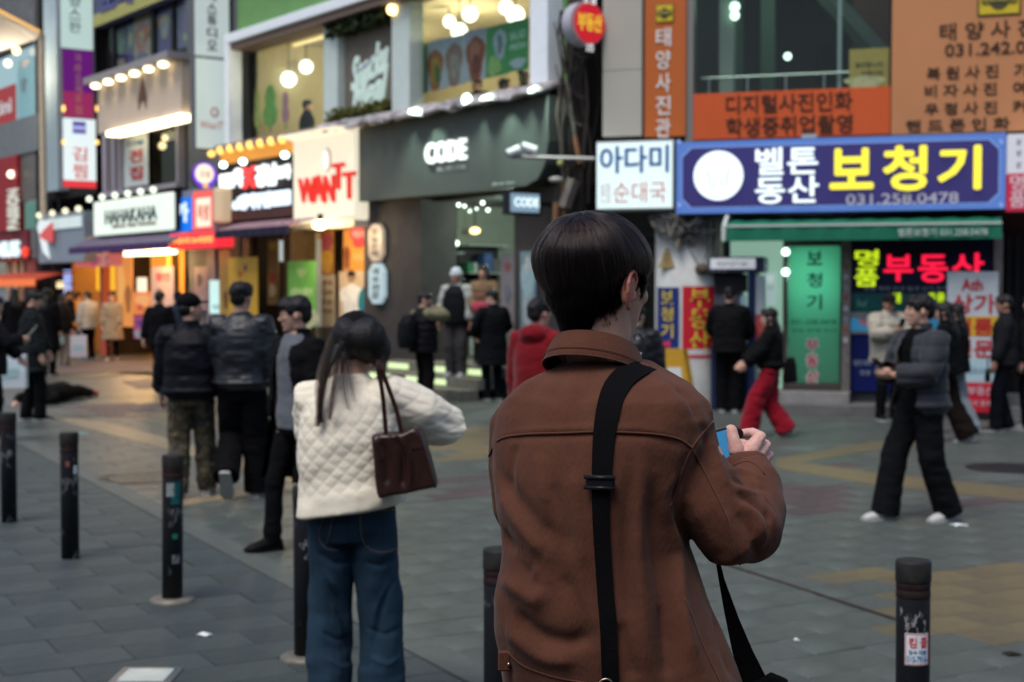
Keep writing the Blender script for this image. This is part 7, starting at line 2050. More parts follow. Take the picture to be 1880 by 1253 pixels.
P = person('man in black suit jacket walking away beside the camouflage trousers', stand(294, 712), 1.74, yaw=.15, feet=((.1, -.12, 0, -.2), (-.1, .16, 0, 0)), hands=((.27, .10, .82), (-.28, -.10, .82)), top=dict(col=(.009, .009, .012), hem=.78, bulk=.045, sleeve=.068), legs=dict(col=(.009, .010, .013)), shoes=(.02, .02, .02))
dup_person(P, 'man in black jacket in the dim crowd below the pale grey fascia', stand(128, 652), .9)
dup_person(P, 'man in black jacket half hidden behind the beige trench coat', stand(232, 640), -.5)
P = person('person in navy cap and blue jacket in front of the pink poster', stand(328, 690), 1.70, yaw=.3, hair='cap', hatcol=(.02, .025, .045), top=dict(col=(.02, .03, .055), hem=.8, bulk=.06), legs=dict(col=(.012, .012, .016)), shoes=(.1, .1, .1))
P = person('woman in beige trench coat and black leggings walking towards the camera', stand(207, 662), 1.70, yaw=PI - .05, female=True, hair='short', head=(0, .1, 0), haircol=HAIRBR, feet=((.06, .16, 0, 0), (-.07, -.16, 0, -.2)), hands=((.24, .1, .84), (-.22, .12, .86)),
	top=dict(col=(.30, .245, .17), hem=.55, bulk=.055, sleeve=.075, amp=.016, flare=.10, name='coat'), legs=dict(col=(.008, .008, .010), r=(.08, .06, .045)), shoes=(.32, .27, .2))
P = person('person in grey white puffer jacket and black trousers by the orange shop', stand(163, 660), 1.70, yaw=-.9, hair='short', top=dict(col=(.42, .42, .38), hem=.8, bulk=.06, sleeve=.08, puff=.012), legs=dict(col=(.008, .008, .011), r=(.1, .09, .08)), shoes=(.02, .02, .02))
dup_person(P, 'person in grey white puffer near the mauve post behind the black cap', stand(388, 660), .8)
P = person('person in orange jacket in the far crowd', stand(143, 652), 1.68, yaw=.6, hair='short', top=dict(col=(.62, .22, .02), hem=.8, bulk=.05), legs=dict(col=(.02, .02, .025)), shoes=(.05, .05, .05))
P = person('woman with long dark hair and brown jacket carrying white paper bags', stand(117, 672), 1.64, yaw=.7, female=True, hair='long', haircol=HAIRBR, top=dict(col=(.035, .022, .02), hem=.8, bulk=.05), legs=dict(col=(.30, .22, .16), r=(.09, .085, .08)), shoes=(.35, .28, .2), hands=((.22, .12, .80), (-.22, .1, .8)))
def paper_bag(label, w, yaw, size, m):
	T = empty('paper_bag', w, yaw); tag(T, label, 'shopping bag', 'shopping bags in the street')
	a, b, c = size[0] / 2, size[1] / 2, size[2]
	MB().rings([[(-a, -b, 0), (a, -b, 0), (a, b, 0), (-a, b, 0)], [(-a, -b, c * .5), (a, -b, c * .5), (a, b * .95, c * .5), (-a, b * .9, c * .5)], [(-a, -b * .7, c), (a, -b * .75, c), (a, b * .6, c), (-a, b * .7, c)]]).build('sack', m, T)
	for s in (-1, 1): MB().tube([(-a * .4, s * b * .5, c), (-a * .3, s * b * .5, c + .10), (a * .3, s * b * .5, c + .10), (a * .4, s * b * .5, c)], .006, 5).build('handle', m, T)
	MB().box(-a * .6, a * .6, -b - .004, -b * .82, c * .3, c * .6).build('print', M('bag_print', (.36, .5, .52), .6), T)
	return T
WB2 = M('white_paper_bag', (.55, .52, .54), .6, var=.12)
paper_bag('white paper bag carried by the woman in the brown jacket', to_world(P, (.27, .22, .20)), .2, (.36, .16, .50), WB2)
paper_bag('pale green bag carried in front of the white paper bag', to_world(P, (.05, -.16, .50)), .4, (.26, .1, .26), M('green_paper_bag', (.28, .36, .32), .6, var=.12))
P = person('tall person in long black coat among the far crowd at the left', stand(88, 690), 1.78, yaw=.2, hair='long', top=dict(col=(.008, .008, .012), hem=.5, bulk=.06, name='coat'), legs=dict(col=(.008, .008, .01)), shoes=(.02, .02, .02))
dup_person(P, 'tall person in long black coat furthest left in the far crowd', stand(28, 676), -.6)
P = person('young man in dark green grey coat looking down to the left', stand(62, 772), 1.76, yaw=1.25, head=(.1, .35, 0), vox=.009, feet=((.09, .08, 0, 0), (-.09, -.10, 0, 0)), hands=((.27, .12, .82), (-.2, .2, .9)),
	coat_open=False, top=dict(col=(.035, .042, .045), hem=.66, bulk=.055, sleeve=.075, amp=.015, name='coat'), legs=dict(col=(.008, .009, .012), r=(.095, .085, .08)), shoes=(.02, .02, .02))
P = person('woman at the left edge with long dark hair holding up a phone', stand(-12, 812), 1.70, yaw=1.2, female=True, hair='long', haircol=HAIRBR, head=(.1, .2, 0), hands=((.05, .34, 1.22), (-.05, .32, .98)), elbows=((1, -.4, -.8), (-1, -.4, -.8)),
	top=dict(col=(.022, .024, .028), hem=.80, bulk=.05, sleeve=.072), legs=dict(col=(.014, .016, .02)), shoes=(.35, .22, .1))
phone('pale phone in the raised hand of the woman at the left edge', P, (.02, .44, 1.28), (-.7, 0, 0), col=M('phone_pale', (.4, .42, .36), .4))
g = stand(8, 788)
paper_bag('pale blue and white shopping bag at the left edge', (g[0] + .08, g[1] - .02, .52), .15, (.42, .18, .42), M('blue_white_bag', (.46, .56, .62), .5, var=.4, vscale=5, col2=(.6, .64, .66)))
def lying(label, px, py):
	c = ground(px, py)
	root = empty('person', (c.x, c.y, 0), 1.38); tag(root, label, 'person', G)
	mb = MB()
	head_shapes(mb, Matrix.Rotation(-1.2, 3, 'X') @ Matrix.Rotation(.4, 3, 'Z'), np.array((-.72, 0, .16)), 1.0)
	mb.rings([[(x, y * 1.0, z) for y, z in zip(np.cos(np.linspace(0, 2 * PI, 17)[:-1]) * w, .13 + h * np.sin(np.linspace(0, 2 * PI, 17)[:-1]))] for x, w, h in ((-.6, .06, .06), (-.5, .17, .10), (-.2, .18, .12), (.1, .16, .11), (.22, .1, .08))])
	mb.tube([(.1, .08, .12), (.42, .12, .14), (.85, .10, .07)], [.08, .06, .04], 12, round_end=True)
	mb.tube([(.1, -.08, .12), (.40, -.12, .12), (.85, -.08, .06)], [.08, .06, .04], 12, round_end=True)
	for s in (-1, 1):
		mb.tube([(-.5, s * .16, .14), (-.66, s * .3, .08), (-.9, s * .22, .05)], [.05, .042, .03], 10, round_end=True)
		hand(mb, (-.92, s * .2, .04), (-1, -.2 * s, 0), (0, 0, -1), 1, .3, -s, r=.0095)
	link('body', remesh(mb, .0115, 3, SKIN, 'body'), root)
	q = MB().rings([[(x, y, z) for y, z in zip(np.cos(np.linspace(0, 2 * PI, 17)[:-1]) * w, .15 + h * np.sin(np.linspace(0, 2 * PI, 17)[:-1]))] for x, w, h in ((-.58, .10, .09), (-.5, .21, .135), (-.2, .22, .15), (.12, .21, .15), (.2, .18, .13))])
	for s in (-1, 1): q.tube([(-.5, s * .16, .14), (-.66, s * .3, .09), (-.86, s * .23, .06)], [.085, .075, .05], 12, round_end=True)
	link('jacket', remesh(q, .0125, 3, cloth((.008, .008, .010)), 'jacket', fn=folds(.014)), root)
	q = MB()
	for s in (-1, 1): q.tube([(.05, s * .08, .14), (.42, s * .12, .14), (.84, s * .09, .075)], [.115, .095, .07], 14, round_end=True)
	link('trousers', remesh(q, .0125, 3, cloth((.008, .008, .010)), 'trousers', fn=folds(.012)), root)
	h = MB(); h.ell((-.78, 0, .19), (.10, .095, .10)); link('hair', remesh(h, .01, 2, HAIRB, 'hair'), root)
	for s in (-1, 1):
		MB().tube([(.86, s * .09, .07), (.95, s * .1, .06), (1.05, s * .11, .045)], [.055, .05, .035], 10, round_end=True).build('shoe', cloth((.5, .04, .03), .6, 0, 'shoe'), root, True)
lying('person in black clothes with red shoes lying on the paving', 108, 737)
g = ground(76, 740)
T = Thing('paper_cup', 'white paper cup on the paving beside the person lying down', 'cup', WORLD, (g.x, g.y, 0))
T.mb('cup', MB().rings([sec(g.x, g.y, z, r, r, 18, 2) for z, r in ((0.001, .06), (.15, .08), (.152, .072), (.02, .054))]), PAPER, smooth=True)
for px, o, lab, yaw, c in ((566, -.75, 'guest in a dark jacket sitting behind the left cafe pane', .4, (.02, .02, .025)), (876, -.9, 'guest with dark hair low behind the food posters', PI, (.03, .02, .02)), (926, -.8, 'dark haired guest below the green posters', .6, (.05, .02, .02)), (961, -1.0, 'guest in black nearest the right window post', PI, (.01, .01, .012))):
	t = L.t(px, o); w = L.w(t, o, 4.303)
	top_h = L.h(px, {566: 183, 876: 143, 926: 143, 961: 128}[px], o)
	HH = 1.68
	P = person(lab, (w.x, w.y), HH, yaw=yaw + .9, z0=top_h - HH if top_h - HH > 3.0 else 3.0, top=dict(col=c, bulk=.05), hair='short', group='guests in the upstairs cafe', vox=.013, parts=False)
# ================================================================== the two people in front
def pix_hit(bvh, px, py):
	d = ray(px, py).normalized()
	h = bvh.ray_cast(CAM, d)
	return (h[0], h[1]) if h[0] is not None else (None, None)
def dense(pts, step=6.0):
	out = []
	P = [Vector((p[0], p[1], p[2] if len(p) > 2 else 0)) for p in pts]
	for i in range(len(P) - 1):
		p0, p1, p2, p3 = P[max(0, i - 1)], P[i], P[i + 1], P[min(len(P) - 1, i + 2)]
		n = max(2, int((p2 - p1).length / step))
		for j in range(n):
			u = j / n
			out.append(.5 * ((2 * p1) + (p2 - p0) * u + (2 * p0 - 5 * p1 + 4 * p2 - p3) * u * u + (3 * p1 - p0 - 3 * p2 + p3) * u ** 3))
	out.append(P[-1])
	return out
def mesh_bvh(me, loc):
	v = np.empty(len(me.vertices) * 3); me.vertices.foreach_get('co', v)
	v = v.reshape(-1, 3) + np.array(loc)
	return BVHTree.FromPolygons([tuple(x) for x in v], [tuple(p.vertices) for p in me.polygons])
def sculpt(me, loc, strokes):
	bvh = mesh_bvh(me, loc)
	k = len(me.vertices)
	co = np.empty(k * 3); me.vertices.foreach_get('co', co); co = co.reshape(-1, 3)
	no = np.empty(k * 3); me.vertex_normals.foreach_get('vector', no); no = no.reshape(-1, 3)
	d = np.zeros(k)
	for pts, width, amp in strokes:
		H = []
		for p in dense(pts, 2.5):
			h, n = pix_hit(bvh, p.x, p.y)
			if h is not None: H.append(np.array(h) - np.array(loc))
		if len(H) < 2: continue
		H = np.array(H)
		lo, hi = H.min(0) - width * 3, H.max(0) + width * 3
		sel = np.where(np.all((co > lo) & (co < hi), axis=1))[0]
		if not len(sel): continue
		dist = np.sqrt(((co[sel][:, None, :] - H[None]) ** 2).sum(2))
		j = dist.argmin(1); m = dist[np.arange(len(sel)), j]
		u = j / max(1, len(H) - 1)
		fade = np.clip(np.minimum(u, 1 - u) * 5, 0.25, 1)
		d[sel] += amp * .92 * fade * np.exp(-(m / width) ** 2)
	co = co + no * d[:, None]
	me.vertices.foreach_set('co', co.ravel()); me.update()
def seam(me, loc, pts, m, root, r=.0016, name='seam', lift=.0004):
	bvh = mesh_bvh(me, loc) if not isinstance(me, BVHTree) else me
	H = []
	for p in dense(pts, 7):
		h, n = pix_hit(bvh, p.x, p.y)
		if h is not None and (not H or (h - H[-1]).length < .06): H.append(h + n * lift)
	if len(H) < 3: return
	S = [H[0]] + [(H[i - 1] + H[i] * 2 + H[i + 1]) / 4 for i in range(1, len(H) - 1)] + [H[-1]]
	return MB().tube([p - Vector(loc) for p in S], r, 6).build(name, m, root, True)
def ribbon(bvh, pts, loc, m, root, name, lift=.004, thick=.0022, extra=()):
	L_, R_ = [], []
	D = dense(pts, 7)
	H = []
	for p in D:
		h, n = pix_hit(bvh, p.x, p.y)
		if h is None: continue
		H.append((h + n * lift, n, p.z))
	for e, n, w in extra: H.append((Vector(e), Vector(n), w))
	P = [h[0] for h in H]
	NN = [h[1] for h in H]
	for _ in range(10): NN = [NN[0]] + [(NN[i - 1] + NN[i] * 2 + NN[i + 1]).normalized() for i in range(1, len(NN) - 1)] + [NN[-1]]
	last = None
	for _ in range(12): P = [P[0]] + [(P[i - 1] + P[i] * 2 + P[i + 1]) / 4 for i in range(1, len(P) - 1)] + [P[-1]]
	v = []
	for i, p in enumerate(P):
		t = (P[min(len(P) - 1, i + 1)] - P[max(0, i - 1)]).normalized()
		n = NN[i]
		s = t.cross(n).normalized() * H[i][2] / 2
		if last is not None and s.dot(last) < 0: s = -s
		last = s.copy()
		nn = s.cross(t).normalized()
		if nn.dot(n) < 0: nn = -nn
		q = p - Vector(loc)
		v.append([(q - s + nn * thick)[:], (q + s + nn * thick)[:], (q + s - nn * thick)[:], (q - s - nn * thick)[:]])
	return MB().rings(v).build(name, m, root, False), P
def hair_curves(name, strands, rad, m, parent):
	hc = bpy.data.hair_curves.new(name)
	hc.add_curves([len(s) for s in strands])
	pos = np.concatenate(strands).astype(np.float32)
	hc.attributes['position'].data.foreach_set('vector', pos.ravel()) if 'position' in hc.attributes else hc.points.foreach_set('position', pos.ravel())
	ra = hc.attributes.get('radius') or hc.attributes.new('radius', 'FLOAT', 'POINT')
	rr = np.concatenate([np.linspace(1, .35, len(s)) * rad for s in strands]).astype(np.float32)
	ra.data.foreach_set('value', rr)
	hc.materials.append(m)
	return link(name, hc, parent)
def hair_mat(name, col, rough=.35):
	m = bpy.data.materials.new(name); m.use_nodes = True
	nt = m.node_tree; nt.nodes.clear()
	o = nt.nodes.new('ShaderNodeOutputMaterial'); h = nt.nodes.new('ShaderNodeBsdfHairPrincipled')
	h.parametrization = 'COLOR'
	h.inputs['Color'].default_value = (*col, 1)
	h.inputs['Roughness'].default_value = rough
	h.inputs['Radial Roughness'].default_value = .4
	h.inputs['IOR'].default_value = 1.33
	if 'Random Roughness' in h.inputs: h.inputs['Random Roughness'].default_value = .3
	nt.links.new(h.outputs[0], o.inputs[0])
	MATS[name] = m
	return m
HAIRS = hair_mat('hair_strands_black', (.016, .010, .009), .24)
HAIRS3 = hair_mat('hair_strands_cropped', (.004, .003, .003), .5)
HAIRS3.node_tree.nodes['Principled Hair BSDF'].inputs['IOR'].default_value = 1.15
HAIRS2 = hair_mat('hair_strands_dark_brown', (.009, .0055, .0045), .45)
HAIRS2.node_tree.nodes['Principled Hair BSDF'].inputs['IOR'].default_value = 1.22
# ------------------------------------------------------------------ woman in the white quilted jacket
WY = 5.68
wx = at(645, 700, WY).x
QUILT = M('quilted_white', (.82, .745, .60), .8, var=.12, vscale=9, bump=.2, bscale=300, sheen=.1)
def quilt(co, no):
	a, b = math.radians(32), math.radians(-44)
	s = np.arctan2(co[:, 0], -(co[:, 1] + .0)) * .22
	z = co[:, 2]
	u = (s * math.sin(a) + z * math.cos(a)) / .043; v = (s * math.sin(b) + z * math.cos(b)) / .049
	q = np.minimum(np.abs(np.sin(PI * u)), np.abs(np.sin(PI * v)))
	d = (.0042 * q ** .6 - .0025) * np.clip((z - .93) / .06, 0, 1) * (.6 + .8 * (vnoise(co + 21, (4, 4, 4)) * .5 + .5))
	d += .012 * (.6 * vnoise(co + 4, (6, 6, 11)) + .4 * vnoise(co + 8, (13, 13, 22)))
	co = co + no * d[:, None]
	co[:, 2] += co[:, 0] * .15 * np.clip((1.22 - co[:, 2]) / .3, 0, 1) + .012 * np.clip((1.1 - co[:, 2]) / .2, 0, 1)
	return co
_rem = remesh
def remesh(mb, voxel, smooth=3, m=None, name='body', decimate=None, fn=None, post=1):
	if name == 'jacket' and m is QUILT:
		return _rem(mb, .0062, 9, m, name, None, quilt)
	if name == 'trousers' and m is not None and m.name == 'denim':
		def fn2(co, no):
			d = .016 * (.6 * vnoise(co + 1.5, (9, 9, 7)) + .4 * vnoise(co + 6, (18, 18, 15)))
			low = np.clip((.55 - co[:, 2]) * 2.2, 0, 1)
			d += .006 * low * vnoise(co + 3, (10, 10, 30))
			return co + no * d[:, None]
		return _rem(mb, .0075, 3, m, name, None, fn2)
	return _rem(mb, voxel, smooth, m, name, decimate, fn, post)
def denim():
	m = M('denim', (.010, .024, .044), .85, var=.75, vscale=4, bump=.4, bscale=500, col2=(.022, .052, .085), spec=.2)
	return m
W = person('woman in white quilted jacket and blue jeans with a dark brown shoulder bag', (wx, WY), 1.665, yaw=.15, female=True, hair=None, vox=.008,
	feet=((.115, .02, 0, 0), (-.105, .0, 0, 0)), head=(.45, .42, .1), hands=((.15, .30, 1.27), (-.02, .33, 1.12)), elbows=((1, -.45, -.12), (-.25, -.25, -1)),
	top=dict(mat=QUILT, hem=.92, bulk=.070, sleeve=.092, wrist=.06, amp=.01, ribbed=False, cuff=True, collar_h=.75, cap=.80), legs=dict(mat=denim(), r=(.100, .094, .098), hem=.0), shoes=(.4, .38, .36), lean=.04)
wroot = W['root']; wloc = wroot.location; wk = W['k']
def wl(p):      # world -> woman's own space
	return Matrix.LocRotScale(wloc, wroot.rotation_euler, None).inverted() @ Vector(p)
def local_bvh(o):
	me = o.data; mw = Matrix.LocRotScale(wloc, wroot.rotation_euler, None)
	return BVHTree.FromPolygons([(mw @ v.co)[:] for v in me.vertices], [tuple(p.vertices) for p in me.polygons])
def wseam(bvh, pts, m, r, name, lift=.0005):
	H = []
	for p in dense(pts, 6):
		h, n = pix_hit(bvh, p.x, p.y)
		if h is not None: H.append(wl(h + n * lift))
	if len(H) > 2: MB().tube(H, r, 6).build(name, m, wroot, True)
jb = local_bvh(W['jacket'])
tro = [c for c in wroot.children if c.name.startswith('trousers')][0]
mwm = Matrix.LocRotScale(wloc, wroot.rotation_euler, None)
tro.data.transform(mwm)
sculpt(tro.data, (0, 0, 0), [([(580, 1012), (615, 1034), (652, 1028)], .012, -.012), ([(668, 1032), (700, 1038), (738, 1016)], .012, -.012), ([(584, 990), (610, 1012), (648, 1010)], .014, .008), ([(672, 1012), (705, 1018), (736, 998)], .014, .008),
	([(590, 1060), (620, 1110), (645, 1200)], .014, -.009), ([(600, 1050), (640, 1130), (652, 1253)], .012, .008), ([(735, 1050), (705, 1100), (690, 1180)], .014, -.009), ([(725, 1060), (690, 1120), (672, 1230)], .012, .007), ([(590, 1160), (620, 1175), (650, 1165)], .010, -.007), ([(672, 1150), (705, 1165), (738, 1150)], .010, -.007), ([(600, 1210), (630, 1225), (652, 1215)], .010, .006), ([(680, 1205), (710, 1220), (736, 1205)], .010, .006)])
tro.data.transform(mwm.inverted())
tb = local_bvh(tro)
STITCH = M('stitch_tan', (.22, .15, .09), .8); DSEAM = M('denim_seam', (.012, .03, .05), .85)
for pts in ([(661, 944), (728, 935)], [(661, 944), (664, 985), (676, 1006), (706, 1014), (732, 1002), (733, 975), (728, 935)]):
	wseam(tb, pts, STITCH, .0016, 'pocket_stitch', .001)
for pts in ([(594, 950), (585, 985), (600, 1008), (622, 1010)], [(612, 946), (600, 1000)]):
	wseam(tb, pts, STITCH, .0013, 'pocket_stitch', .001)
wseam(tb, [(640, 935), (637, 975), (645, 1030), (657, 1090)], DSEAM, .003, 'seat_seam', .001)
wseam(tb, [(738, 930), (744, 1000), (742, 1120), (736, 1253)], DSEAM, .0026, 'side_seam', .001)
wseam(jb, [(598, 690), (620, 678), (650, 672), (690, 668)], M('quilt_binding', (.55, .50, .40), .85), .003, 'collar_seam', .0005)
hc, RH = np.array(W['hc'][:]), np.array(W['RH'])
def WH(x, y, z): return (RH @ (np.array((x, y, z)) * wk) + hc)
q = MB()
for p, r in (((0, -.020, .048), (.098, .108, .094)), ((0, -.055, -.005), (.084, .050, .072)), ((.052, .0, .01), (.034, .070, .075)), ((-.052, 0, .01), (.034, .070, .075)), ((0, .06, .085), (.07, .05, .04))):
	q.ell(WH(*p).tolist(), [x * wk for x in r], 18, 12, RH)
def Wp(px, py, dy): return np.array(wl(at(px, py, WY + dy))[:])
for pts, r in (([(622, 640, -.10), (606, 672, -.14), (594, 715, -.165), (584, 760, -.17)], [.024, .009, .004, .0015]), ([(632, 650, -.11), (626, 690, -.17), (624, 735, -.185)], [.012, .004, .0015]),
		([(690, 610, -.03), (700, 650, -.03), (698, 690, .0)], [.030, .022, .010])):
	q.tube([Wp(*p).tolist() for p in pts], r, 12, round_end=True)
for p, r in (((672, 622, -.03), (.088, .075, .085)), ((694, 640, -.02), (.052, .06, .075)), ((636, 620, -.03), (.060, .065, .080))): q.ell(Wp(*p).tolist(), r, 16, 12)
link('hair', remesh(q, .006, 2, HAIRB, 'hair', fn=lambda co, no: co + no * (.004 * vnoise(co, (40, 40, 8)) + .002 * vnoise(co + 3, (120, 120, 10)))[:, None]), wroot)
rg = np.random.default_rng(5)
S = []
crown = WH(0, -.02, .135)
paths = [[(618, 600, -.10), (605, 660, -.15), (592, 720, -.175), (583, 783, -.175)], [(628, 600, -.11), (622, 660, -.17), (612, 720, -.19), (606, 770, -.19)],
		 [(640, 610, -.12), (634, 665, -.18), (628, 715, -.195), (642, 752, -.19)], [(645, 612, -.12), (640, 660, -.17), (644, 700, -.19), (652, 738, -.19)], [(610, 600, -.09), (596, 660, -.12), (584, 720, -.15), (590, 776, -.165)]]
def wcap(az, t, off=0.0):
	return WH(math.sin(t) * math.cos(az) * (.101 + off), math.sin(t) * math.sin(az) * (.112 + off) - .020, math.cos(t) * (.099 + off) + .048)
rpaths = [[(704, 640, -.05), (704, 668, -.03), (700, 700, .02)], [(694, 645, -.07), (698, 672, -.08), (698, 698, -.07)]]
for i in range(1100):
	right = i % 2 == 0
	if right:
		pth = rpaths[rg.choice(2)]; az = rg.uniform(1.5 * PI, 2.05 * PI)
	else:
		pth = paths[rg.choice(5, p=[.34, .2, .06, .05, .35])][1:]; az = rg.uniform(.92 * PI, 1.48 * PI)
	t0 = rg.uniform(.1, 1.3); oo = rg.uniform(0, .006)
	P_ = [wcap(az, t, oo) for t in np.linspace(t0, 1.55, 4)]
	j = rg.normal(0, 1, 3) * (.011, .006, .005)
	P_ += [Wp(*p) + j * (1, .8, .55, .5)[m_] + rg.normal(0, .0015, 3) for m_, p in enumerate(pth)]
	u = np.linspace(0, len(P_) - 1.001, 18)
	A = np.array([np.array([np.interp(t, range(len(P_)), [p[c] for p in P_]) for c in range(3)]) for t in u])
	for _ in range(3): A[1:-1] = (A[:-2] + 2 * A[1:-1] + A[2:]) / 4
	S.append(A + np.outer(np.sin(np.linspace(0, 3, len(A)) + rg.random() * 6), rg.normal(0, .0015, 3)))
for i in range(3200):       # the crown and the back of the head
	az = rg.uniform(0, 2 * PI); p0 = rg.uniform(.05, .8)
	A = []
	for t in np.linspace(p0, 1.85 + rg.normal(0, .12), 9):
		d = np.array((math.sin(t) * math.cos(az) * .102, math.sin(t) * math.sin(az) * .113 - .020, math.cos(t) * .100 + .048))
		A.append(WH(*d))
	S.append(np.array(A) + rg.normal(0, .0015, 3))
hair_curves('hair_strands', S, .00045, HAIRS2, wroot)
BAGM = M('bag_leather', (.034, .013, .011), .34, var=.35, vscale=8, bump=.25, bscale=140, coat=.15)
bd = WY - .20
def Bp(px, py, dy=0): return at(px, py, bd + dy)
bc = Bp(742, 848)
T = empty('shoulder_bag', bc); tag(T, 'dark brown leather tote bag hanging on the back of the white jacket', 'bag')
def bl(p): return (p - bc)
front = [(684, 799), (700, 795), (738, 793), (772, 789), (803, 884), (796, 893), (760, 902), (715, 908), (693, 903)]
rings = []
for dy, sc in ((-.052, .97), (-.058, .90), (.055, .90), (.05, .97)): pass
c0 = Vector((743, 850))
def ring_at(dy, sc):
	return [bl(at(c0.x + (x - c0.x) * sc, c0.y + (y - c0.y) * sc, bd) + Vector((0, dy, 0)))[:] for x, y in [(p.x, p.y) for p in dense(front + [front[0]], 5)[:-1]]]
q = MB().rings([ring_at(-.062, .90), ring_at(-.05, .985), ring_at(-.01, 1.0), ring_at(.05, 1.0), ring_at(.06, .95)])
me = remesh(q, .0055, 2, BAGM, 'pouch', fn=lambda co, no: co + no * (.004 * vnoise(co, (16, 16, 6)) + .003 * vnoise(co + 3, (30, 30, 12)))[:, None])
sculpt(me, bc, [([(702, 806), (712, 850), (708, 896)], .014, -.012), ([(722, 800), (740, 840), (738, 900)], .012, -.014), ([(690, 806), (700, 850)], .012, .008), ([(732, 798), (750, 845), (752, 900)], .010, .009)])
link('pouch', me, T)
bb = mesh_bvh(me, bc)
for pts in ([(753, 826), (778, 822)], [(753, 826), (757, 880)]): seam(bb, bc, pts, M('bag_seam', (.02, .008, .008), .5), T, .0025, 'pocket_edge')
MB().rings([[bl(Bp(x, y, dd))[:] for x, y, dd in ((748, 797, -.058), (762, 795, -.058), (762, 797, -.04), (748, 799, -.04))], [bl(Bp(x, y, dd))[:] for x, y, dd in ((756, 826, -.066), (776, 822, -.066), (776, 823, -.05), (756, 827, -.05))]]).build('flap', BAGM, T)
for path in ([(694, 672), (702, 720), (706, 760), (709, 800)], [(699, 675), (716, 720), (730, 760), (737, 796)]):
	H = []
	for p in dense(path, 6):
		h, n = pix_hit(jb, p.x, p.y)
		pt = at(p.x, p.y, bd - .03) if (h is None or h.y > bd - .02) else h + n * .008
		H.append(pt)
	for _ in range(8): H = [H[0]] + [(H[i - 1] + 2 * H[i] + H[i + 1]) / 4 for i in range(1, len(H) - 1)] + [H[-1]]
	H = [H[0] + Vector((-.005, .12, -.01)), H[0] + Vector((-.003, .05, .018))] + H + [H[-1] + Vector((0, 0, -.03))]
	rr_ = []
	for i, p in enumerate(H):
		t = (H[min(len(H) - 1, i + 1)] - H[max(0, i - 1)]).normalized(); s = t.cross(Vector((0, 1, 0)))
		s = (s.normalized() if s.length > .1 else Vector((1, 0, 0))) * .0085; n = Vector((0, -.003, 0)) if abs(t.y) < .8 else Vector((0, 0, .003))
		rr_.append([bl(p - s + n)[:], bl(p + s + n)[:], bl(p + s - n)[:], bl(p - s - n)[:]])
	MB().rings(rr_).build('strap', BAGM, T)
# ------------------------------------------------------------------ man in the brown jacket
MY = 2.66
TH = .45
mx = at(1100, 800, MY).x
mloc = Vector((mx, MY, 0))
man = empty('person', mloc)
tag(man, 'man in brown suede jacket with black bowl cut hair seen from behind, phone in hand', 'person', G)
def Q(px, py, dy=0.0): return at(px, py, MY + dy) - mloc
def Qn(px, py, dy=0.0): return np.array(Q(px, py, dy)[:])
SUEDE = M('brown_suede', (.108, .040, .0235), .9, var=.45, vscale=6, bump=.4, bscale=170, sheen=.06, col2=(.076, .028, .0165), stretch=(1, 1, .45), spec=.2)
SEAMM = M('suede_seam', (.085, .030, .018), .9, sheen=.15, spec=.2)
cth, sth = math.cos(TH), math.sin(TH)
# --- head, neck, torso, arms and hands: one body
hcx = Q(1094, 527, .02); RHm = Matrix.Rotation(-.80, 3, 'Z') @ Matrix.Rotation(-.08, 3, 'X')
HK = 1.05
mb = MB()
head_shapes(mb, RHm, np.array(hcx[:]), HK)
mb.tube([Q(1092, 720, .02), Q(1096, 660, .02), Q(1100, 610, .02), Q(1100, 560, .02)], [.060, .058, .060, .062], 18)
rings = [sec(*Q(1100, py, .02)[:], a, b, 24, 2.2, -TH) for py, a, b in ((1500, .13, .1), (1350, .16, .115), (1250, .145, .11), (1100, .15, .115), (900, .16, .12), (780, .165, .105), (720, .13, .09), (680, .085, .08))]
mb.rings(rings)
for s, pts in ((1, [(1250, 770, -.05), (1310, 900, -.06), (1350, 985, -.06), (1378, 900, .06), (1369, 850, .118)]), (-1, [(950, 775, .07), (948, 880, .08), (960, 985, .07), (1000, 960, .2), (1060, 900, .34)])):
	mb.tube([Q(*p) for p in pts], [.046, .044, .042, .036, .027], 14, round_end=True)
for s in (-1, 1):
	a = Q(1100 + s * 75, 1330, .02 - s * .04); b = Vector((a.x + s * .0, a.y + .01, .50)); c_ = Vector((a.x, a.y - .02, .09))
	mb.tube([a, (a + b) / 2, b, (b + c_) / 2, c_], [.092, .082, .058, .054, .04], 14, round_end=True)
	mb.tube([c_ - Vector((0, 0, .03)), c_ + Vector((sth * .08, cth * .08, -.05)), c_ + Vector((sth * .14, cth * .14, -.06))], [.034, .03, .024], 10, round_end=True)
hand(mb, Q(1060, 900, .34), Vector((.6, .5, .35)), Vector((.2, .2, 1)), 1.0, .6, -1)
link('body', remesh(mb, .0042, 4, SKIN, 'body', decimate=.5), man)
hm = MB()
HY = .135
def F(px, py, d=0.0): return Q(px + 5, py, HY + d)
wri = F(1372, 868, -.025)
KN = [F(1391, 802, -.008), F(1400, 819, .004), F(1403, 837, .016), F(1399, 853, .028)]
WB_ = [F(1356, 848, -.022), F(1364, 855, -.018), F(1372, 862, -.012), F(1378, 868, -.004)]
for a, b in zip(WB_, KN):
	hm.tube([wri * .6 + a * .4, a, (a + b) / 2 + Vector((.001, -.006, .002)), b], [.021, .019, .0165, .0120], 12, round_end=True)
hm.tube([F(1366, 885, -.02), F(1368, 862, -.016), F(1374, 836, -.008)], [.027, .027, .022], 14, round_end=True)
hm.ell(F(1366, 838, -.014)[:], (.026, .018, .026), 14, 10); hm.ell(F(1357, 826, -.016)[:], (.020, .015, .022), 12, 8)
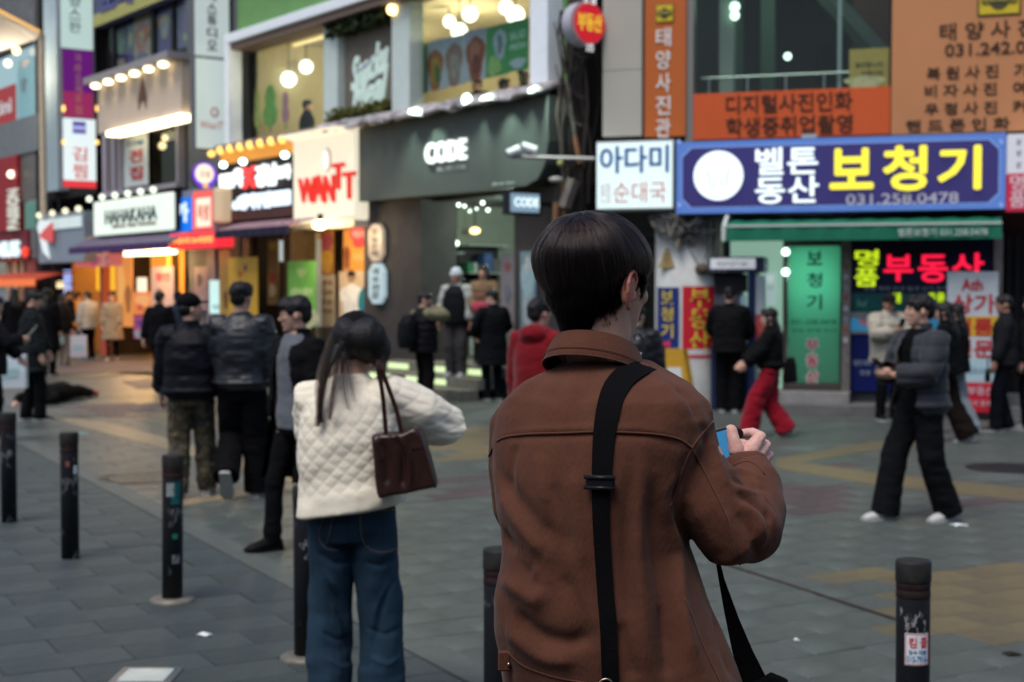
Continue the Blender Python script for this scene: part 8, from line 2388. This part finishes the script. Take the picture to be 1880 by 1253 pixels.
fing = [([KN[0], F(1377, 795, .018), F(1360, 796, .034), F(1348, 800, .038)], .0098), ([KN[1], F(1401, 817, .036), F(1382, 818, .055), F(1366, 822, .052)], .0102),
		([KN[2], F(1407, 836, .044), F(1392, 838, .064), F(1376, 841, .060)], .0098), ([KN[3], F(1404, 852, .050), F(1392, 855, .066), F(1380, 858, .062)], .0086)]
for pts, r in fing:
	hm.tube(pts, [r * 1.14, r * 1.08, r, r * .86], 12, round_end=True)
	hm.ell(pts[0][:], (r * 1.18, r * 1.12, r * 1.15), 10, 8)
hm.tube([F(1356, 848, -.024), F(1346, 826, -.030), F(1341, 806, -.026), F(1336, 789, -.016)], [.017, .0155, .0125, .0108], 14, round_end=True)
hm.tube([F(1341, 806, -.026), F(1337, 790, -.018)], [.0125, .0118], 12, round_end=True)
def knuckle(co, no):
	return co + no * (.0006 * vnoise(co, (160, 160, 160)) + .0005 * vnoise(co + 5, (60, 60, 60)))[:, None]
HANDM = M('hand_skin', (.70, .44, .38), .48, var=.25, vscale=30, bump=.1, bscale=400, col2=(.64, .31, .26))  # paler than the body skin: light on the hand put into its colour
link('hand', remesh(hm, .0021, 4, HANDM, 'hand', fn=knuckle), man)
MB().ell((0, 0, 0), (.0055, .0022, .0075), 12, 8, Matrix.Rotation(.25, 3, 'Y')).build('thumb_nail', M('nail', (.62, .38, .33), .3), man, True).location = F(1333, 789, -.021)
em = MB()
RE = np.array(RHm @ Matrix.Rotation(.08, 3, 'Z') @ Matrix.Rotation(-.12, 3, 'X'))
ec = np.array(RHm) @ (np.array((.0815, -.002, -.006)) * HK) + np.array(hcx[:])
def EP(u, v, o=0.0): return ec + RE @ (np.array((o, u, v)) * 1.08)
hel = [(.008, -.002, -.002), (.013, .008, .002), (.012, .020, .004), (.003, .030, .006), (-.009, .031, .009), (-.018, .022, .011), (-.0205, .008, .012), (-.017, -.007, .010), (-.010, -.019, .006), (-.003, -.027, .003)]
em.tube([EP(u, v, o).tolist() for u, v, o in hel], [.0024, .0030, .0033, .0036, .0038, .0040, .0040, .0040, .0042, .0050], 10, round_end=True)
em.tube([EP(-.003, -.027, .003).tolist(), EP(.003, -.031, .001).tolist(), EP(.007, -.026, -.001).tolist()], [.0052, .0050, .0036], 10, round_end=True)
ant = [(.000, .018, .006), (-.009, .014, .009), (-.012, .004, .009), (-.009, -.008, .008), (-.002, -.016, .005)]
em.tube([EP(*p).tolist() for p in ant], [.0026, .0034, .0036, .0034, .003], 10, round_end=True)
em.tube([EP(.011, -.004, .003).tolist(), EP(.011, -.011, .003).tolist(), EP(.006, -.017, .002).tolist()], [.0045, .005, .0036], 10, round_end=True)
v, f = ellipsoid((0, 0, 0), (.0045, .0175, .028), 16, 12); em.add(np.array([EP(p[1] - .004, p[2] + .001, p[0] + .001) for p in v]), f)
link('ear', remesh(em, .0016, 3, M('ear_skin', (.52, .235, .17), .45, var=.25, vscale=40, col2=(.46, .15, .11)), 'ear'), man)
# --- jacket
rows = [(664, 1040, 1195, .085, .02), (682, 1004, 1225, .098, .015), (702, 965, 1258, .112, .01), (730, 936, 1286, .124, .0), (765, 918, 1300, .132, .0), (810, 908, 1298, .140, .0), (870, 908, 1278, .147, .0), (940, 916, 1258, .152, .0),
		(1000, 926, 1258, .155, .0), (1050, 926, 1276, .157, .0), (1100, 916, 1292, .16, .0), (1160, 916, 1318, .16, .0), (1215, 926, 1342, .155, .0), (1262, 932, 1358, .15, .0), (1300, 944, 1360, .145, .0)]
jm = MB(); rings = []
for py, l, r, b, dy in rows:
	c = Q((l + r) / 2, py, dy); hw = (at(r, py, MY).x - at(l, py, MY).x) / 2
	a = math.sqrt(max(1e-4, hw * hw - (b * sth) ** 2)) / cth
	rings.append(sec(c.x, c.y, c.z, a, b, 40, 2.35, -TH))
jm.rings(rings[::-1])
jm.tube([Q(1225, 752, -.03), Q(1246, 778, -.045), Q(1266, 850, -.055), Q(1304, 920, -.06), Q(1345, 972, -.055), Q(1368, 968, -.02), Q(1384, 930, .025), Q(1382, 885, .07), Q(1375, 864, .098), Q(1371, 853, .106)],
		[.060, .063, .062, .070, .076, .072, .062, .052, .046, .042], 22)
jm.tube([Q(968, 760, .05), Q(952, 785, .06), Q(944, 860, .07), Q(950, 930, .07), Q(975, 985, .08), Q(1010, 960, .2), Q(1050, 915, .32)], [.050, .054, .051, .048, .046, .044, .04], 18)
jme = remesh(jm, .0044, 6, SUEDE, 'jacket', fn=lambda co, no: co + no * (.0045 * vnoise(co + 2, (7, 7, 4)) + .0028 * vnoise(co + 5, (15, 15, 7)) + .0012 * vnoise(co + 7, (34, 34, 18)) + .003 * (1 - np.abs(vnoise(co + 11, (8, 8, 3.4)))) ** 4 - .0016 * (1 - np.abs(vnoise(co + 17, (13, 13, 5)))) ** 4)[:, None])
ST = [
	([(1222, 900), (1234, 960), (1246, 1040), (1254, 1120), (1272, 1200), (1290, 1253)], .014, .013), ([(1200, 860), (1200, 960), (1214, 1060), (1226, 1160), (1240, 1253)], .020, -.015),
	([(1182, 820), (1178, 920), (1172, 1020), (1180, 1120), (1190, 1250)], .014, .008), ([(1160, 850), (1150, 1000), (1160, 1150)], .012, -.007),
	([(1272, 826), (1250, 870), (1238, 930), (1246, 985)], .010, -.010), ([(1290, 800), (1262, 850), (1228, 900)], .010, .006),
	([(906, 850), (935, 900), (985, 960), (1030, 1000)], .018, -.010), ([(915, 900), (950, 960), (1000, 1020)], .014, .010), ([(912, 960), (940, 1010), (985, 1060)], .016, -.014),
	([(918, 1060), (950, 1080), (985, 1100), (995, 1070)], .018, .014), ([(935, 1010), (970, 1040), (990, 1060)], .012, .009), ([(940, 1120), (990, 1165), (1045, 1180), (1085, 1165)], .016, -.013), ([(925, 1150), (990, 1205), (1060, 1215)], .016, .010),
	([(1010, 880), (1030, 950), (1045, 1010)], .014, -.007), ([(1050, 860), (1062, 960), (1080, 1050)], .016, .006), ([(985, 830), (990, 880), (1005, 930)], .012, .006), ([(950, 815), (940, 850), (935, 900)], .010, -.006), ([(1030, 1050), (1060, 1120), (1080, 1200)], .016, -.008),
	([(1130, 1140), (1150, 1200), (1165, 1253)], .014, -.010), ([(1225, 1105), (1222, 1180), (1225, 1253)], .012, -.012), ([(1310, 1120), (1325, 1190), (1345, 1250)], .012, -.006),
	([(1342, 880), (1372, 892), (1410, 900)], .0075, -.008), ([(1345, 895), (1380, 905), (1415, 925)], .007, .007), ([(1350, 908), (1390, 930), (1420, 960)], .008, -.008), ([(1358, 922), (1392, 955), (1410, 1005)], .009, .008),
	([(1350, 940), (1380, 985), (1392, 1030)], .009, -.009), ([(1330, 930), (1352, 985), (1370, 1040)], .011, .006), ([(1262, 900), (1290, 960), (1320, 1020)], .014, .005), ([(1244, 960), (1280, 1010), (1330, 1045)], .012, -.007),
	([(1335, 862), (1370, 866), (1405, 882)], .006, .006), ([(1385, 880), (1408, 930), (1424, 970)], .008, .007), ([(1400, 900), (1412, 950), (1405, 1010)], .006, -.006), ([(1300, 800), (1318, 850), (1338, 900)], .012, .006), ([(1285, 770), (1298, 820), (1310, 880)], .010, -.005),
	([(1262, 690), (1290, 722), (1306, 765)], .010, .006), ([(1240, 712), (1268, 738), (1284, 775)], .010, -.007), ([(1205, 700), (1240, 730), (1262, 770)], .014, .005), ([(930, 740), (960, 715), (1000, 690)], .014, .004), ([(985, 720), (1040, 735), (1090, 730)], .016, -.004),
	([(915, 800), (960, 792), (1100, 787), (1200, 791), (1262, 812)], .006, .0035), ([(915, 812), (960, 803), (1100, 799), (1200, 803), (1258, 824)], .005, -.0045),
]
sculpt(jme, mloc, ST)
bmj = bmesh.new(); bmj.from_mesh(jme)
for _ in range(3): bmesh.ops.smooth_vert(bmj, verts=bmj.verts, factor=.5, use_axis_x=True, use_axis_y=True, use_axis_z=True)
bmj.to_mesh(jme); bmj.free(); jme.update()
link('jacket', jme, man)
jbv = mesh_bvh(jme, mloc)
for pts, r in (([(898, 838), (915, 808), (960, 798), (1040, 795), (1100, 793), (1200, 797), (1250, 808), (1270, 824)], .0024), ([(1310, 772), (1288, 798), (1270, 824), (1248, 876), (1230, 930)], .0022),
		([(1270, 824), (1300, 880), (1338, 960), (1362, 1052)], .0019), ([(1258, 1100), (1288, 1180), (1325, 1260)], .0018), ([(932, 1196), (960, 1222), (1020, 1244), (1090, 1256)], .0020), ([(1346, 856), (1370, 847), (1392, 856), (1404, 872)], .0016)):
	seam(jbv, mloc, pts, SEAMM, man, r)
cuffr = []
cd = (Q(1370, 838, .112) - Q(1376, 868, .088)).normalized()
cs = cd.cross(Vector((0, -1, 0))).normalized(); cw = cd.cross(cs)
for d, r in ((-.024, .0455), (-.010, .0455), (.006, .0445), (.012, .043), (.010, .040), (-.006, .040)):
	c = Q(1370, 856, .106) + cd * d
	cuffr.append([(c + cs * math.cos(a) * r + cw * math.sin(a) * r * .82)[:] for a in np.linspace(0, 2 * PI, 29)[:-1]])
MB().rings(cuffr, False).build('cuff', SUEDE, man, True)
h, n = pix_hit(jbv, 932, 1212)
if h is not None:
	p = h - mloc
	MB().box(-.014, .010, -.010, .0, -.019, .019).build('hem_tab', SUEDE, man, bevel=.003).location = p + Vector((-.004, -.002, 0))
	MB().ell((0, 0, 0), (.0035, .004, .0035), 10, 8).build('snap_button', M('snap_metal', (.5, .42, .3), .3, 1.0), man, True).location = p + Vector((.002, -.014, -.004))
cc = Q(1096, 634, .02)
def cring(a, b, dz, tilt=-.36, back=.0):
	rr_ = sec(0, 0, 0, a, b, 48, 2.15, 0.0)
	y = rr_[:, 1].copy()
	z = dz + y * tilt
	x, yy = rr_[:, 0], y - back
	return np.stack([cc.x + x * cth + yy * sth, cc.y - x * sth + yy * cth, cc.z + z], 1)
col = MB().rings([cring(.068, .072, -.040), cring(.070, .074, -.004), cring(.0715, .0755, .0035), cring(.075, .080, .004), cring(.083, .090, -.010, back=.002), cring(.092, .101, -.032, back=.003), cring(.098, .109, -.053, back=.004)], False)
o = col.build('collar', SUEDE, man, True)
s = o.modifiers.new('thick', 'SOLIDIFY'); s.thickness = .0035
s = o.modifiers.new('sub', 'SUBSURF'); s.levels = 1; s.render_levels = 1
ring = cring(.0975, .1085, -.0518, back=.004)
MB().tube([tuple(p) for p in ring] + [tuple(ring[0])], .0016, 6).build('collar_edge', SEAMM, man, True)
ring = cring(.0928, .1025, -.0362, back=.0035)
n_ = np.array(ring) + np.array([(x - cc.x, y - cc.y, 0) for x, y, z in ring]) * .02
MB().tube([tuple(p) for p in n_] + [tuple(n_[0])], .0008, 6).build('collar_stitch', SEAMM, man, True)
q = MB()
q.rings([sec(*Q(1110, py, .02)[:], a, b, 24, 2.3, -TH) for py, a, b in ((1420, .15, .12), (1360, .175, .13), (1280, .165, .122))])
for s in (-1, 1):
	a = Q(1110 + s * 78, 1360, .02 - s * .04)
	q.tube([a + Vector((0, 0, .03)), Vector((a.x, a.y, .62)), Vector((a.x, a.y, .35)), Vector((a.x, a.y - .02, .05))], [.108, .10, .095, .095], 16)
	MB().rings([sec(a.x + sth * .05, a.y + cth * .05, z, w, l, 20, 2.4, -TH) for z, w, l in ((0, .045, .14), (.04, .046, .14), (.075, .036, .09), (.10, .034, .05))]).build('shoe', cloth((.4, .4, .4), .55, 0, 'shoe'), man, True)
link('trousers', remesh(q, .0115, 3, cloth((.012, .012, .015)), 'trousers', fn=folds(.012)), man)
# --- hair: cropped back and sides, longer bowl on top
hcn = np.array(hcx[:]); RN = np.array(RHm)
def HP(x, y, z): return RN @ (np.array((x, y, z)) * HK) + hcn
q = MB()
for p, r in (((0, -.016, .036), (.086, .101, .094)), ((0, -.054, -.005), (.062, .046, .062)), ((-.006, -.048, -.036), (.044, .036, .034)), ((0, -.045, -.002), (.066, .055, .066)), ((-.040, -.038, -.002), (.031, .037, .046)), ((.046, -.030, .022), (.036, .046, .040))):
	q.ell(HP(*p).tolist(), [x * HK for x in r], 20, 14, RN)
q.tube([HP(-.004, -.040, -.005).tolist(), HP(-.005, -.036, -.05).tolist(), HP(-.006, -.024, -.085).tolist(), HP(-.008, -.02, -.105).tolist()], [.062, .045, .038, .034], 18)
for s in (-1, 1): q.tube([HP(s * .074, .034, .045).tolist(), HP(s * .0775, .040, .012).tolist(), HP(s * .0745, .040, -.014).tolist()], [.010, .007, .003], 10, round_end=True)
CROP = M('cropped_hair', (.004, .0038, .004), .8, var=.4, vscale=200, bump=.8, bscale=700, spec=.05)
link('hair', remesh(q, .0042, 3, CROP, 'hair', fn=lambda co, no: co + no * (.0012 * vnoise(co, (260, 260, 90)))[:, None]), man)
cropme = [c for c in man.children if c.name.startswith('hair')][0].data
kc_ = len(cropme.vertices); cco = np.empty(kc_ * 3); cropme.vertices.foreach_get('co', cco); cco = cco.reshape(-1, 3)
cno = np.empty(kc_ * 3); cropme.vertex_normals.foreach_get('vector', cno); cno = cno.reshape(-1, 3)
rg = np.random.default_rng(8)
S = []
lc_ = (cco - hcn) @ RN / HK
for i in np.where(lc_[:, 2] < .05)[0]:
	for _ in range(2):
		n = cno[i]; dn = np.array((0, 0, -1.0)); dn = dn - n * dn.dot(n); dn = dn / (np.linalg.norm(dn) + 1e-6)
		b = cco[i] + rg.normal(0, .0016, 3) - n * .001
		ln = rg.uniform(.007, .016) * (.55 + .45 * np.clip((lc_[i, 2] + .09) / .09, 0, 1))
		t_ = dn + n * rg.uniform(.12, .32) + rg.normal(0, .10, 3)
		S.append(np.array([b, b + t_ * ln * .4, b + t_ * ln * .75 - n * .0004, b + t_ * ln - n * .0012]))
hair_curves('cropped_strands', S, .00032, HAIRS3, man)
BR, BC = np.array((.0985, .1150, .096)), np.array((0, -.012, .033))
bowl = []
pole = np.array((.08, -.34, .94)); pole /= np.linalg.norm(pole)
e1 = np.cross(pole, (0, 1, 0)); e1 /= np.linalg.norm(e1); e2 = np.cross(pole, e1)
def zend(d):       # lower edge of the long top hair, by direction round the head (y front, x right)
	fr_ = d[1] / (abs(d[0]) + abs(d[1]) + 1e-6)
	a_ = math.atan2(d[0], d[1])
	return .014 + .020 * max(0, fr_) - .020 * max(0, -fr_) + .016 * max(0, d[0]) * (1 if d[1] > -.25 else 0) + .005 * math.sin(a_ * 9 + 1) + .004 * math.sin(a_ * 17)
def bowl_pt(az, t, off=0.0):
	d = pole * math.cos(t) + (e1 * math.cos(az) + e2 * math.sin(az)) * math.sin(t)
	p = BC + d * (BR + off)
	if p[2] < .06: p[:2] *= 1 - 3.3 * (.06 - p[2]) ** 1.3
	return d, p
n_az, n_t = 72, 16
grid = []
for i in range(n_az):
	az = 2 * PI * i / n_az; row = []
	for j in range(n_t + 1):
		t = 2.0 * j / n_t + .01
		d, p = bowl_pt(az, t, -.0022)
		ze = zend(d) + .012
		if p[2] < ze:
			p = row[-1] if row else p
		row.append(p)
	grid.append(row)
v = [HP(*p).tolist() for row in grid for p in row]
f = [(i * (n_t + 1) + j, i * (n_t + 1) + j + 1, ((i + 1) % n_az) * (n_t + 1) + j + 1, ((i + 1) % n_az) * (n_t + 1) + j) for i in range(n_az) for j in range(n_t)]
o = MB().add(v, f).build('top_hair', HAIRB, man, True)
bmx = bmesh.new(); bmx.from_mesh(o.data); bmesh.ops.remove_doubles(bmx, verts=bmx.verts, dist=.0004); bmx.to_mesh(o.data); bmx.free()
s_ = o.modifiers.new('thick', 'SOLIDIFY'); s_.thickness = .006; s_.offset = -1
rg = np.random.default_rng(21)
def d_side(az):
	d, p = bowl_pt(az, 1.5)
	return d[0] if d[1] > -.4 else 0
S = []
for i in range(9000):
	az = rg.uniform(0, 2 * PI); t0 = abs(rg.normal(0, .5)) + .03
	dr = rg.normal(0, .10); off = rg.normal(.0008, .0012) + .0016 * math.sin(az * 37 + 2 * math.sin(az * 5)) + .0010 * math.sin(az * 83); je = rg.normal(-.008, .016) if d_side(az) < .3 else rg.normal(0, .006)
	cl = math.sin(az * 19 + 1.3 * math.sin(az * 7)) * .05 + math.sin(az * 47) * .022           # strands gather in locks
	A = []
	for t in np.linspace(t0, 2.15, 22):
		u = (t - t0) / (2.15 - t0)
		d, p = bowl_pt(az + (dr + cl) * u, t, off + .0012 * math.sin(az * 31 + t * 2))
		if p[2] < zend(d) + je: break
		A.append(HP(*p))
	if len(A) < 4: continue
	A = np.array(A); A[-1] += (A[-1] - A[-2]) * rg.uniform(0, .3)
	S.append(A)
for i in range(220):     # flyaways on the crown
	az = rg.uniform(0, 2 * PI); A = []
	for u in np.linspace(0, 1, 7):
		d, p = bowl_pt(az + .4 * u, .15 + .5 * u, .002 + .006 * math.sin(u * 2.2)); A.append(HP(*p))
	S.append(np.array(A))
hair_curves('hair_strands', S, .00050, HAIRS, man)
bodyme = [c for c in man.children if c.name.startswith('body')][0].data
k_ = len(bodyme.vertices); co = np.empty(k_ * 3); bodyme.vertices.foreach_get('co', co); co = co.reshape(-1, 3)
no = np.empty(k_ * 3); bodyme.vertex_normals.foreach_get('vector', no); no = no.reshape(-1, 3)
loc_ = (co - hcn) @ RN / HK
S = []
SKR = .00034
for i in np.where((loc_[:, 1] < .03) & (loc_[:, 2] < .05) & (loc_[:, 2] > -.15))[0]:
	x, y, z = loc_[i]
	low = -.122 + .055 * max(0, (y + .06) / .06) if y > -.06 else -.112
	low += .35 * max(0, abs(x) - .035)
	pr = np.clip((z - low) / .030, 0, 1)
	if z < low or (abs(x) > .06 and y > -.022): continue
	for _ in range(14):
		if rg.random() < pr ** 1.6:
			b = co[i] + rg.normal(0, .0016, 3)
			d = no[i] * .35 + np.array((0, 0, -1)) + rg.normal(0, .22, 3)
			ln = .0025 + .006 * pr
			S.append(np.array([b, b + d * ln * .5, b + d * ln + np.array((0, 0, -.2)) * ln]))
hair_curves('nape_stubble', S, .00026, HAIRS3, man)
# --- phone in the right hand
pc = Q(1316, 820, HY - .014)
T = empty('smartphone', mloc + pc); tag(T, 'phone with a blue screen in the hand of the man in the brown jacket', 'smartphone')
T.rotation_euler = (.35, -.22, .32)
MB().box(-.078, .044, -.004, .004, -.036, .036).build('case', M('phone_case', (.015, .016, .02), .35), T, bevel=.003)
MB().box(-.076, .042, -.0047, -.0042, -.034, .034).build('screen', E('phone_screen', (.05, .26, .52), .75), T)
MB().tube([(.046, .0, .012), (.046, .012, .012)], .014, 16).build('grip_ring', M('phone_case', (.015, .016, .02), .35), T)
# --- crossbody bag: strap over the right shoulder, second strap to the pouch
STRAP = M('black_webbing', (.003, .003, .004), .8, bump=.6, bscale=500, spec=.08)
bagc = at(1402, 1290, MY + .02)
BG = empty('crossbody_bag', bagc); tag(BG, 'black crossbody bag with a wide webbing strap across the brown jacket', 'bag')
top_h, top_n = pix_hit(jbv, 1168, 690)
ext = []
path = [(1122, 1262, .030), (1118, 1160, .030), (1110, 1060, .029), (1104, 960, .030), (1105, 880, .034), (1110, 800, .040), (1120, 740, .044), (1134, 705, .047), (1152, 690, .048)]
ext = []
lp, ln = None, None
for px, py in ((1172, 678), (1183, 673)):
	h, n = pix_hit(jbv, px, py)
	if h is not None and h.y < MY + .06: lp, ln = h, n
x0, y0 = (lp.x, lp.y) if lp is not None else (mx + .06, MY)
for i_ in range(2, 9):
	q_ = Vector((x0 + .006 * i_, y0 + .020 * i_, 2.2))
	h = jbv.ray_cast(q_, Vector((0, 0, -1)))
	if h[0] is not None: ext.append((h[0] + h[1] * .0045, h[1], .052))
path += [(1160, 683, .048), (1172, 678, .048), (1183, 673, .047)]
_, SP_ = ribbon(jbv, path, bagc, STRAP, BG, 'strap', .0045, .0016, ext)
h, n = pix_hit(jbv, 1104, 886)
if h is not None:
	b = MB()
	b.box(-.026, .026, -.005, .005, -.013, .013)
	o = b.build('buckle', M('black_plastic', (.008, .008, .010), .35), BG, bevel=.004); o.location = h + n * .009 - bagc
	o.rotation_euler = n.to_track_quat('-Y', 'Z').to_euler()
	for dz in (-.009, .009):
		o2 = MB().tube([(-.028, -.005, dz), (.028, -.005, dz)], .0035, 8).build('buckle_bar', M('black_plastic', (.008, .008, .010), .35), BG, True); o2.location = o.location; o2.rotation_euler = o.rotation_euler
h, n = pix_hit(jbv, 1112, 1250)
MB().tube([(.012 * math.cos(a), -.004, .010 * math.sin(a)) for a in np.linspace(0, 2 * PI, 17)], .0018, 6, ends=False).build('ring', M('snap_metal', (.5, .42, .3), .3, 1.0), BG, True).location = (h if h else at(1112, 1250, MY - .2)) + Vector((0, -.006, -.004)) - bagc
v = []
for px, py, w, dy in ((1316, 1020, .008, -.01), (1324, 1060, .012, -.01), (1343, 1130, .026, -.01), (1362, 1190, .040, -.005), (1382, 1245, .056, .0), (1396, 1290, .06, .0)):
	c = at(px, py, MY + dy) - bagc
	v.append([(c + Vector((-w / 2, 0, .004)))[:], (c + Vector((w / 2, -.004, -.004)))[:], (c + Vector((w / 2, .0, -.004)))[:], (c + Vector((-w / 2, .004, .004)))[:]])
MB().rings(v).build('strap', STRAP, BG)
q = MB().rings([sec(0, .0, z, a, b, 28, 3, .4) for z, a, b in ((-.20, .10, .045), (-.18, .125, .06), (-.02, .13, .062), (.0, .12, .055), (.012, .10, .04))])
link('pouch', remesh(q, .006, 2, M('pack_nylon', (.012, .012, .014), .4, bump=.3, bscale=80), 'pouch', fn=folds(.006, (20, 20, 30))), BG)
q = MB().tube([(-.02, -.02, .035), (.01, -.03, .052), (.03, -.03, .045), (.04, -.02, .02)], [.012, .014, .014, .012], 10, round_end=True)
link('strap_end', remesh(q, .004, 2, STRAP, 'strap_end', fn=folds(.002, (60, 60, 60))), BG)
